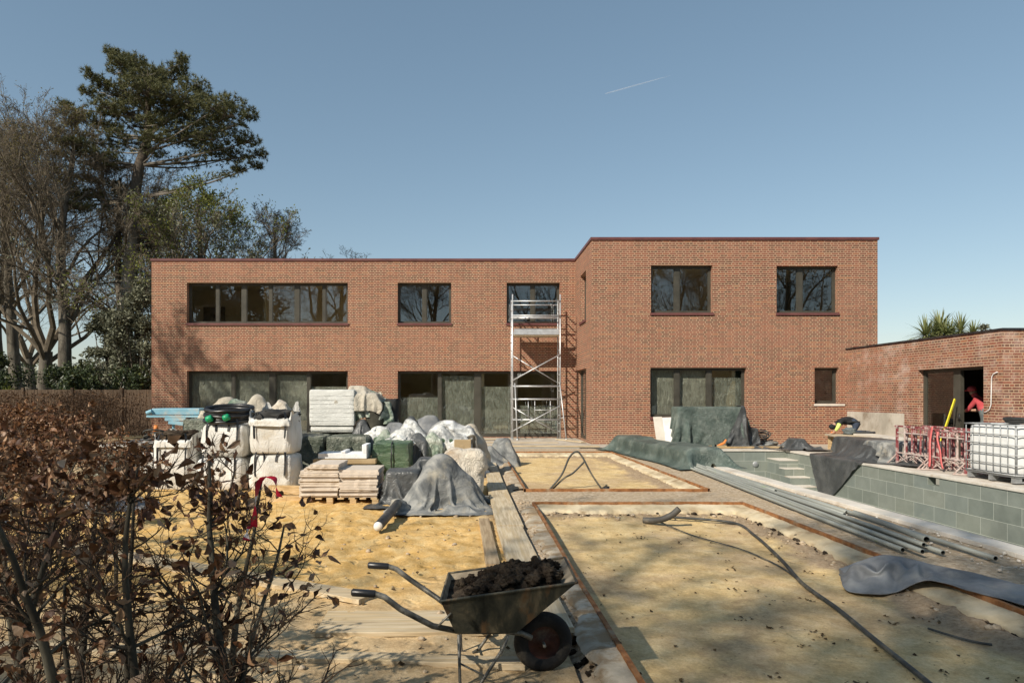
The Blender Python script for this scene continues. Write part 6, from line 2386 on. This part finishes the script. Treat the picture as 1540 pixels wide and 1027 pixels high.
# barrier tape tied in the hedge
mb = MB()
for pts, w in (([(-.712, 2.36, 1.235), (-.73, 2.36, 1.205), (-.735, 2.35, 1.15), (-.742, 2.36, 1.10), (-.748, 2.37, 1.06)], .024), ([(-.70, 2.37, 1.235), (-.675, 2.37, 1.225), (-.665, 2.36, 1.19), (-.655, 2.36, 1.165)], .022), ([(-.755, 2.36, 1.065), (-.765, 2.36, 1.045), (-.772, 2.36, 1.015)], .024)):
    c = arc(pts, 16)
    P = []
    for i, p in enumerate(c):
        a = i * .22
        P.append([p + Vector((math.cos(a), math.sin(a), .2)) * w * s for s in (-.5, 0, .5)])
    mb.grid(P)
m_, nt = new_mat('barrier_tape')
sp = nd(nt, 'ShaderNodeSeparateXYZ', {0: tc(nt)})
st = mth(nt, 'FRACT', mth(nt, 'MULTIPLY', mth(nt, 'ADD', sp.outputs[2], mth(nt, 'MULTIPLY', sp.outputs[0], .4)), 8.0))
finish(nt, mixc(nt, mth(nt, 'GREATER_THAN', st, .72), (.55, .02, .045), (.75, .70, .70)), .4)
tag(mb.build('barrier_tape', m_, None, True), 'red and white barrier tape tied to a beech stem', 'tape')


# ================================================================ trees
def bare_tree(seed, h, r0, trunk_f=.35, nl=9, lv=(7, 5, 4, 3), lean=(0, 0), spread=.55, wig=.10, leafmat=None, leafn=0, leafs=.2, up=.10, fork=False):
    """returns trunk mesh builder, crown mesh builder, leaf mesh builder"""
    rg = random.Random(seed)
    mt, mc, ml = MB(), MB(), MB()

    def grow(p, d, L, r, lev):
        k = 7 if lev < 2 else (5 if lev == 2 else (3 if lev == 3 else 2))
        pts, rs = [p], [max(.0065, r)]
        tip = .25 if lev < 3 else .3
        for i in range(k):
            d = (d + Vector((rg.gauss(0, wig * (1 + lev * .5)), rg.gauss(0, wig * (1 + lev * .5)), rg.gauss(up * .35, wig)))).normalized()
            pts.append(pts[-1] + d * L / k)
            rs.append(max(.0065, r * (1 - (1 - tip) * (i + 1) / k)))
        mc.tube(pts, rs, (7, 6, 4, 3, 3)[min(lev, 4)], 0, False)
        if lev - 1 < len(lv) - 1 + 0 and lev < len(lv):
            n = lv[lev]
            for b in range(n):
                f = .25 + .75 * (b + rg.random()) / n
                i = min(k - 1, int(f * k))
                q = pts[i] + (pts[i + 1] - pts[i]) * (f * k - i)
                ax = Vector((rg.gauss(0, 1), rg.gauss(0, 1), rg.gauss(0, 1))).cross(d)
                if ax.length < .05:
                    continue
                ax.normalize()
                sd = (d * (1 - spread * .55) + ax * spread * rg.uniform(.6, 1.3) + Vector((0, 0, up))).normalized()
                grow(q, sd, L * rg.uniform(.36, .60) * (1.1 - .35 * f), rs[i] * rg.uniform(.45, .62), lev + 1)
        elif leafn:
            for _ in range(leafn):
                if rg.random() < .8:
                    leaf_card(ml, pts[-1 - rg.randrange(2)] + Vector((rg.gauss(0, .12), rg.gauss(0, .12), rg.gauss(0, .12))), leafs * rg.uniform(.6, 1.3), rg)
    # trunk
    n = 12
    d = Vector((lean[0], lean[1], 1)).normalized()
    pts, rs = [Vector((0, 0, -.3))], [r0 * 1.35]
    th = h * trunk_f if fork else h * .8
    for i in range(n):
        d = (d + Vector((rg.gauss(0, .035), rg.gauss(0, .035), .02))).normalized()
        pts.append(pts[-1] + d * th / n)
        rs.append(r0 * (1 - (.25 if fork else .75) * (i + 1) / n))
    mt.tube(pts, rs, 12, 0, False)
    a0 = rg.uniform(0, 6.28)
    for b in range(nl):
        if fork:
            i = n if b < 3 else rg.randrange(n - 4, n)
        else:
            i = min(n - 1, int(n * (trunk_f + (1 - trunk_f) * (b + .5) / nl)))
        a = a0 + b * 2.4 + rg.uniform(-.4, .4)
        s = spread * (1.0 if not (fork and b < 3) else .45)
        sd = Vector((math.cos(a) * s * 1.2, math.sin(a) * s * 1.2, 1 - s * .45)).normalized()
        f = (i / n)
        L = h * (.62 if fork else .55 * (1.15 - f))
        if fork and b < 3:
            L = h - th
        grow(pts[i], sd, L, rs[i] * (.62 if fork and b < 3 else .42), 1)
    zm = max(v[2] for v in mc.v)
    q = h / zm
    for m3 in (mt, mc, ml):
        m3.v = [(a * q, b * q, c * q) for a, b, c in m3.v]
    return mt, mc, ml


def place_tree(tr, x, y, label, name='bare_tree', bark=None, leaf=None, group=None, twig=None):
    t = thing(name, label, 'tree', (x, y, 0), group)
    mt, mc, ml = tr
    for mb, nm, m in ((mt, 'trunk', bark or M_bark), (mc, 'crown', twig or M_twig), (ml, 'leaves', leaf)):
        if mb.v:
            o = mb.build(nm, m, None, nm == 'trunk')
            o.parent = t
    return t


g_ = 'bare trees beyond the boundary'
TA = place_tree(bare_tree(11, 17.5, .50, .30, 7, (0, 7, 6, 6, 5), (.02, 0), .5, .11, fork=True), -23.0, 37, 'thick forked bare tree behind the fence, its trunk dividing low', group=g_)
TB = place_tree(bare_tree(12, 17.0, .34, .35, 13, (0, 7, 6, 6, 5), (.01, 0), .5, .12, leafn=1, leafs=.07), -20.9, 35.5, 'straight bare tree between the forked tree and the pine', leaf=M_bud, group=g_)
TC = place_tree(bare_tree(13, 15.5, .30, .35, 12, (0, 7, 6, 6, 5), (-.05, 0), .58, .13), -19.3, 38.5, 'leaning bare tree just beside the pale pine trunk', group=g_)
copy_thing(TB, (-26.6, 38.5, 0), 2.1, 'bare tree cut off by the picture edge beyond the hedge', .98)
copy_thing(TC, (-29.0, 44, 0), 1.1, 'tall bare tree farther back at the picture edge', 1.25)
copy_thing(TA, (-33.5, 52, 0), 4.0, 'distant bare tree showing pale through the nearer branches', 1.1)
copy_thing(TC, (-12.6, 43.0, 0), 2.9, 'fine twigged bare tree rising over the roof beside the bud green tree', .87)
copy_thing(TB, (-22.5, 50, 0), .7, 'far bare tree behind the straight one, half hidden', .95)
TD = place_tree(bare_tree(17, 13.2, .28, .25, 12, (0, 6, 5, 5, 3), (.0, 0), .55, .13, leafn=2, leafs=.12), -14.4, 38, 'tree in yellow green young leaf rising above the house roof', 'leafing_tree', leaf=M_budg)
TE = place_tree(bare_tree(18, 12.0, .24, .25, 10, (0, 6, 5, 5), (.03, 0), .6, .14, leafn=3, leafs=.13), -15.5, 36.0, 'ivy hung tree with dull green leaves just over the house roof', 'ivy_tree', leaf=M_ivy)
copy_thing(TE, (-17.2, 40.0, 0), 2.0, 'second ivy hung tree, lower and behind the pine trunk', .8)

# trees behind the camera: they throw the dappled shade and show in the window glass
TF = place_tree(bare_tree(23, 22.0, .42, .40, 11, (0, 6, 5, 4), (.0, 0), .55, .13, leafn=1, leafs=.22), -14.5, -12.3, 'big bare tree behind the camera whose shade dapples the sand', leaf=M_bud)
copy_thing(TF, (-10.6, -10.9, 0), 1.4, 'leaning bare tree behind the camera whose shade falls across the large bed', .9)
copy_thing(TF, (-9.0, -14.5, 0), 2.6, 'bare tree behind the camera reflected in the upper windows', 1.0)
copy_thing(TA, (16.9, -11.5, 0), .4, 'forked bare tree reflected in the upper window of the tall block', .95)
copy_thing(TC, (21.0, -15.0, 0), 2.2, 'slim bare tree reflected beside the forked one in the tall block', 1.1)
copy_thing(TE, (26.0, -10.5, 0), 1.2, 'leafy tree reflected in the last upper window near the garden room', 1.35)
copy_thing(TA, (7.5, -16.0, 0), 1.9, 'spreading bare tree reflected in the glass of the tall block', 1.0)
copy_thing(TB, (-3.5, -19.0, 0), 5.2, 'far bare tree reflected beside the scaffold tower', 1.0)
copy_thing(TC, (-12.5, -12.0, 0), 3.3, 'bare tree reflected in the ribbon window', 1.1)
copy_thing(TC, (-18.9, 15.2, 0), 1.3, 'bare tree outside the view whose faint shade falls on the brick', .92)
copy_thing(TE, (-23.5, -12.0, 0), 4.5, 'leafy tree behind the camera mirrored in the first ribbon window panes', 1.5)
copy_thing(TE, (16, -20, 0), 2.4, 'leafy tree reflected darkly in the end window', 1.2)

# ---------------------------------------------------------------- pine
rg = random.Random(99)
PD = 38.0
pads = [(200, 93, 18, 11), (215, 104, 20, 13), (190, 90, 14, 9), (230, 127, 28, 14), (205, 128, 24, 12), (110, 216, 22, 8), (135, 270, 20, 8), (108, 296, 20, 8), (150, 232, 20, 7), (168, 79, 12, 10), (180, 94, 16, 12), (273, 91, 10, 13), (268, 104, 12, 10), (137, 113, 10, 9), (155, 126, 16, 10), (187, 108, 24, 12), (222, 114, 26, 14), (257, 117, 26, 15), (292, 129, 22, 14), (129, 138, 10, 7), (175, 141, 34, 13), (222, 138, 36, 16), (269, 146, 36, 16), (310, 145, 14, 9),
        (345, 155, 26, 11), (376, 172, 12, 13), (321, 161, 32, 14), (97, 159, 11, 6), (117, 173, 22, 7), (146, 181, 30, 10), (190, 167, 36, 14), (248, 167, 36, 14), (292, 179, 36, 14), (336, 190, 36, 13), (366, 212, 24, 12), (393, 231, 9, 7), (384, 248, 9, 6), (351, 234, 32, 10), (316, 225, 30, 9),
        (278, 208, 36, 10), (234, 208, 26, 9), (187, 214, 36, 10), (146, 214, 32, 9), (102, 214, 24, 9), (96, 234, 15, 6), (126, 231, 26, 7), (126, 292, 26, 13), (88, 307, 24, 8), (117, 313, 26, 8), (359, 254, 9, 5), (140, 250, 22, 6), (165, 192, 24, 8), (210, 190, 26, 8), (160, 160, 24, 10), (240, 185, 30, 10), (262, 160, 30, 10), (205, 152, 26, 10), (290, 155, 24, 9), (230, 228, 22, 7), (320, 208, 28, 9), (300, 200, 26, 9), (340, 172, 26, 10)]
pt_ = thing('pine_tree', 'tall dark pine with flat layered crown and long bare trunk above the other trees', 'tree', (-18.9, PD, 0))
tr_pts = [(176, 600), (180, 540), (186, 470), (193, 410), (200, 350), (206, 300), (211, 250), (214, 228), (218, 205), (222, 180), (224, 150), (222, 120), (205, 100), (185, 92)]
tp = [Vector((Q(a, b, PD)[0], PD + .3 * math.sin(i), Q(a, b, PD)[1])) for i, (a, b) in enumerate(tr_pts)]
tp[0].z = -.3
mb = MB()
rs = [.46, .42, .38, .35, .32, .29, .27, .26, .22, .18, .14, .10, .07, .04]
sm_ = arc(tp, 52)
mb.tube(sm_, [rs[min(13, int(i / len(sm_) * 13.99))] for i in range(len(sm_))], 12)
m_, nt = new_mat('pine_bark_mixed')
co = tc(nt)
sp = nd(nt, 'ShaderNodeSeparateXYZ', {0: co})
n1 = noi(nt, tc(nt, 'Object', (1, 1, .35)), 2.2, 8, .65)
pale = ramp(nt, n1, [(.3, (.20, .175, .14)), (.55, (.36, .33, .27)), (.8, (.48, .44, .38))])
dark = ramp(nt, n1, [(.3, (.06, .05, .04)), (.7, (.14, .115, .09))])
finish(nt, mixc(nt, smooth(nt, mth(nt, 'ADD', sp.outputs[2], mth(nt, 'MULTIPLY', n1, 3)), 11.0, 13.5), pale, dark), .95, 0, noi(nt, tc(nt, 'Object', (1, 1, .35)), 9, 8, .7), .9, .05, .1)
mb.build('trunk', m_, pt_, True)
ml, mn = MB(), MB()
sc_ = PD / F
for (cx, cy, rx_, ry_) in pads:
    dy = rg.uniform(-2.2, 2.2) * (1 if rx_ > 14 else .5)
    cx_, cz_ = Q(cx, cy, PD + dy)
    R_ = rx_ * sc_ * 1.06
    rz = ry_ * sc_ * .74
    rdep = max(R_ * 1.0, .6)
    c = Vector((cx_, PD + dy, cz_))
    # limb from trunk to this pad
    j = min(range(len(tp)), key=lambda q: abs(tp[q].z - (cz_ - .8 - abs(cx_ - tp[q].x) * .12)))
    j = max(5, j)
    a = tp[j]
    mid = (a + c) / 2 + Vector((0, 0, -.25 * min(1, (c - a).length / 4)))
    lp = arc([a, mid + Vector((rg.gauss(0, .2), rg.gauss(0, .3), rg.gauss(0, .15))), c - Vector((0, 0, rz * .5))], 12)
    L = (c - a).length
    r1 = min(.10, .02 + L * .010)
    ml.tube(lp, [r1 * (1 - .75 * i / (len(lp) - 1)) for i in range(len(lp))], 5, 0, False)
    for i in range(int(L * 9)):
        f = rg.uniform(.38, 1)
        q = lp[min(len(lp) - 1, int(f * len(lp)))] + Vector((rg.gauss(0, .22), rg.gauss(0, .3), rg.gauss(.08, .16)))
        for w in range(11):
            d = Vector((rg.gauss(0, 1), rg.gauss(0, 1), rg.gauss(.5, 1))).normalized()
            s = d.cross(Vector((rg.gauss(0, 1), rg.gauss(0, 1), rg.gauss(0, 1)))).normalized() * .02
            o = len(mn.v)
            mn.v += [tuple(q - s), tuple(q + s), tuple(q + d * rg.uniform(.16, .28))]
            mn.f.append([o, o + 1, o + 2])
            mn.mi.append(0)
            mn.uv.append(None)
    n = int(20 + 80 * (rx_ * ry_) / 300)
    for i in range(n):
        u, v = rg.uniform(0, 6.283), rg.random() ** .5
        q = c + Vector((math.cos(u) * R_ * v, math.sin(u) * rdep * v, rg.gauss(0, .45) * rz * (1.2 - v * .5)))
        if i % 6 == 0:
            ml.tube([c - Vector((0, 0, rz * .4)), (c + q) / 2 + Vector((0, 0, -.05)), q], [.03, .02, .01], 3, 0, False)
        upd = Vector((rg.gauss(0, .5), rg.gauss(0, .5), .8)).normalized()
        tl2 = rg.uniform(.15, .28)
        for w in range(19):
            d = (Vector((rg.gauss(0, 1), rg.gauss(0, 1), rg.gauss(0, 1))).normalized() + upd * .7).normalized()
            s = d.cross(Vector((rg.gauss(0, 1), rg.gauss(0, 1), rg.gauss(0, 1)))).normalized() * .015
            o = len(mn.v)
            b = q + d * tl2
            mn.v += [tuple(q - s), tuple(q + s), tuple(b)]
            mn.f.append([o, o + 1, o + 2])
            mn.mi.append(0)
            mn.uv.append(None)
ml.build('limbs', M_barkp, pt_)
mn.build('foliage', M_needle, pt_)


# ---------------------------------------------------------------- evergreen shrubs behind the fence
def shrub(x, y, rx_, ry_, h, label, seed, mat, n=2600, leaf=.13, name='evergreen_shrub', clump=14, group=None, up=0):
    rg = random.Random(seed)
    t = thing(name, label, 'shrub', (x, y, 0), group)
    mb, ms = MB(), MB()
    cl = []
    for i in range(clump):
        a, rr_ = rg.uniform(0, 6.28), rg.random() ** .5
        z = h * (.15 + .8 * rg.random())
        k = math.sqrt(max(.08, 1 - (z / h) ** 2.2))
        cl.append((Vector((math.cos(a) * rx_ * rr_ * k, math.sin(a) * ry_ * rr_ * k, z)), rg.uniform(.22, .42) * min(rx_, h * .5)))
    for c, r in cl:
        ms.tube(arc([(c.x * .15, c.y * .15, -.1), (c.x * .5, c.y * .5, c.z * .55), tuple(c)], 8), [.05, .045, .04, .035, .03, .025, .02, .015, .012][:9], 4, 0, False) if False else ms.tube([(c.x * .15, c.y * .15, -.1), (c.x * .5, c.y * .5, c.z * .55), tuple(c)], [.05, .03, .012], 4, 0, False)
    for i in range(n):
        c, r = rg.choice(cl)
        d = Vector((rg.gauss(0, 1), rg.gauss(0, 1), rg.gauss(0, .8))).normalized()
        p = c + d * r * (rg.random() ** .4) * (1 + .3 * fb(d.x, d.y, d.z, 2, 2, seed))
        if p.z < .02:
            p.z = rg.uniform(.02, .4)
        leaf_card(mb, p, leaf * rg.uniform(.6, 1.3), rg, .5, .3, up)
    o = mb.build('foliage', mat, None)
    o.parent = t
    o = ms.build('stem', M_bark, None)
    o.parent = t
    return t


ge = 'evergreen shrubs behind the fence'
S1 = shrub(-25.2, 30.0, 2.4, 1.6, 3.6, 'dark laurel shrub behind the fence at the picture edge', 1, M_laurel, 4200, .17, group=ge)
S2 = shrub(-21.6, 30.5, 2.3, 1.6, 2.9, 'broad low laurel shrub behind the fence below the forked tree', 2, M_laurel, 4200, .17, group=ge)
copy_thing(S1, (-18.4, 31.5, 0), 2.2, 'laurel shrub at the foot of the pale pine trunk', (.9, .9, .85))
copy_thing(S2, (-15.6, 29.6, 0), 1.1, 'laurel shrub close against the house corner behind the fence', (1.0, 1, 1.12))
copy_thing(S2, (-29.5, 32, 0), 3.0, 'laurel shrub mostly outside the picture edge', 1.3)
copy_thing(S1, (-23.2, 33.5, 0), 4.1, 'taller laurel shrub rising behind the broad low one', (1.0, 1, 1.05))
S3 = shrub(-15.5, 32.0, 1.5, 1.3, 7.2, 'tall silvery green conifer filling the gap beside the house corner', 3, M_ivy, 7000, .2, 'conifer', 34)
copy_thing(S3, (-17.6, 33.4, 0), 2.0, 'shorter silvery conifer behind the pale pine trunk', (1.1, 1.1, .8))
S4 = shrub(-20.4, 29.6, 1.3, 1.0, 2.0, 'bright leaved young shrub catching the sun over the fence', 5, M_budg, 900, .16, group=ge)
copy_thing(S4, (-25.5, 28.7, 0), 1.0, 'small sunlit yellow green shrub just over the fence at the picture edge', (1, 1, .95))
copy_thing(S3, (-24.5, -10.0, 0), 1.0, 'dense conifer behind the camera mirrored in the ribbon window', (2.2, 2.2, 2.1))
copy_thing(S3, (-20.3, -11.0, 0), 2.6, 'second dense conifer behind the camera mirrored in the ribbon window', (2.3, 2.3, 1.9))
# far woodland seen low between the trunks
mb = MB()
rg = random.Random(4)
for i in range(9000):
    x = rg.uniform(-75, -12)
    y = rg.uniform(75, 95)
    z = rg.random() * (5.5 + 4 * fb(x, 0, 0, .09, 3, 3))
    leaf_card(mb, Vector((x, y, z)), rg.uniform(.5, 1.0), rg)
fw_ = struct(tag(mb.build('far_wood', M_ivy), 'far belt of trees showing low between the trunks', 'wood'), 'stuff')
mb = MB()
for i in range(22):
    x = -70 + 7 * i + rg.uniform(-2, 2)
    blob(mb, (x, -62 + rg.uniform(-5, 5), 2.5), (5.5, 4, rg.uniform(4.5, 8.5)), i, .35, 2.2, 14, 20)
struct(tag(mb.build('far_wood', M_laurel), 'belt of trees behind the camera mirrored low in the glass', 'wood'), 'stuff')

# ---------------------------------------------------------------- cordyline palms over the outbuilding roof
def cordyline(px, py, d, label, seed, n=70, L=1.0):
    x, z = Q(px, py, d)
    rg = random.Random(seed)
    t = thing('cordyline_palm', label, 'palm', (x, d, 0), 'cordyline palms beyond the outbuilding roof')
    mb = MB()
    mb.tube([(x, d, -.2), (x + .1, d, z * .5), (x, d, z)], [.16, .12, .10], 8)
    mb.build('trunk', M_bark, t, True)
    mb = MB()
    for i in range(n):
        a = rg.uniform(0, 6.283)
        e = rg.uniform(-.5, 1.45)
        dd = Vector((math.cos(a) * math.cos(e), math.sin(a) * math.cos(e), math.sin(e)))
        s = dd.cross(Vector((0, 0, 1))).normalized()
        LL = L * rg.uniform(.75, 1.1)
        P = []
        for k in range(5):
            f = k / 4
            p = Vector((x, d, z)) + dd * LL * f - Vector((0, 0, .35 * LL * f * f * math.cos(e)))
            w = .042 * (1 - f * .9) * (1 if k else .6)
            P.append((p - s * w, p + s * w))
        mb.grid(P)
    mb.build('crown', M_cord, t)
    return t


for k, (px, py, n, L) in enumerate(((1392, 505, 120, 1.0), (1414, 497, 140, 1.0), (1445, 498, 110, .85), (1464, 504, 90, .75), (1430, 506, 100, .85), (1404, 508, 90, .9), (1422, 502, 90, .8))):
    cordyline(px, py, 28.0 + .5 * (k % 3), ('cordyline head at the house end of the group over the roof', 'tallest cordyline head of the group over the roof', 'upright cordyline head next to the tallest one', 'cordyline head beside the round dark shrub', 'yellowing low cordyline head in the middle of the group', 'low cordyline head half under the roof edge', 'small cordyline head tucked beside the tallest one')[k], 50 + k, n, L)
x, z = Q(1487, 497, 31)
shrub(x, 31, .8, .8, z + .45, 'dark rounded evergreen top showing above the outbuilding roof', 9, M_ivy, 2200, .14, 'evergreen_tree', 18)
# ================================================================ contrail, light, sky, camera
s = 1027 / 3000.0
def C3(px, py):
    return ((px - CX) / s, 3000.0, HC - (py - HY) / s)
mb = MB()
cpts = [C3(910 + 98 * f, 141.5 - 27.5 * f) for f in (0, .1, .25, .4, .55, .7, .85, 1)]
mb.tube(cpts, [1.6, 2.2, 2.4, 2.3, 2.1, 1.8, 1.2, .3], 8)
m_, nt = new_mat('vapour')
d_ = nd(nt, 'ShaderNodeBsdfDiffuse', {0: (.8, .82, .85, 1)})
t_ = nd(nt, 'ShaderNodeBsdfTransparent')
mx = nd(nt, 'ShaderNodeMixShader', {0: .85, 1: d_.outputs[0], 2: t_.outputs[0]})
nd(nt, 'ShaderNodeOutputMaterial', {0: mx.outputs[0]})
tag(mb.build('vapour_trail', m_, None, True), 'thin white vapour trail slanting across the blue sky', 'vapour trail')

SUN_EL, SUN_AZ = 37.0, 225.0   # compass style: from behind the camera, left
w = bpy.data.worlds.new('World')
scn.world = w
w.use_nodes = True
nt = w.node_tree
nt.nodes.clear()
sky = nt.nodes.new('ShaderNodeTexSky')
sky.sky_type = 'NISHITA'
sky.sun_disc = False
sky.sun_elevation = R(SUN_EL)
sky.sun_rotation = R(SUN_AZ)
sky.air_density = 1.0
sky.dust_density = .4
sky.ozone_density = 1.0
bg = nt.nodes.new('ShaderNodeBackground')
bg.inputs[1].default_value = 0.149
hs = nt.nodes.new('ShaderNodeHueSaturation')
hs.inputs['Saturation'].default_value = 1.08
hs.inputs['Hue'].default_value = .489
gm = nt.nodes.new('ShaderNodeGamma')
gm.inputs[1].default_value = .72
nt.links.new(sky.outputs[0], gm.inputs[0])
nt.links.new(gm.outputs[0], hs.inputs['Color'])
nt.links.new(hs.outputs[0], bg.inputs[0])
out = nt.nodes.new('ShaderNodeOutputWorld')
nt.links.new(bg.outputs[0], out.inputs[0])

az = R(SUN_AZ)
sd = Vector((math.sin(az) * math.cos(R(SUN_EL)), math.cos(az) * math.cos(R(SUN_EL)), math.sin(R(SUN_EL))))
L = bpy.data.lights.new('sun', 'SUN')
L.energy = 4.85
L.angle = R(.5)
L.color = (1.0, .92, .79)
lo = bpy.data.objects.new('sun', L)
COL.objects.link(lo)
lo.rotation_euler = sd.to_track_quat('Z', 'Y').to_euler()

cam = bpy.data.cameras.new('camera')
cam.sensor_fit = 'HORIZONTAL'
cam.sensor_width = 36.0
cam.lens = 36.0 * F / 1540
cam.shift_x = (770 - CX) / 1540
cam.shift_y = (HY - 513.5) / 1540
cam.clip_start = .05
cam.clip_end = 8000
co_ = bpy.data.objects.new('camera', cam)
COL.objects.link(co_)
co_.location = (0, 0, HC)
co_.rotation_euler = (R(90), 0, 0)
scn.camera = co_
scn.view_settings.view_transform = 'Standard'
scn.view_settings.look = 'None'
scn.view_settings.exposure = 0.26
scn.view_settings.gamma = 1.0
scn.cycles.max_bounces = 8
scn.cycles.transparent_max_bounces = 24
scn.cycles.use_denoising = True
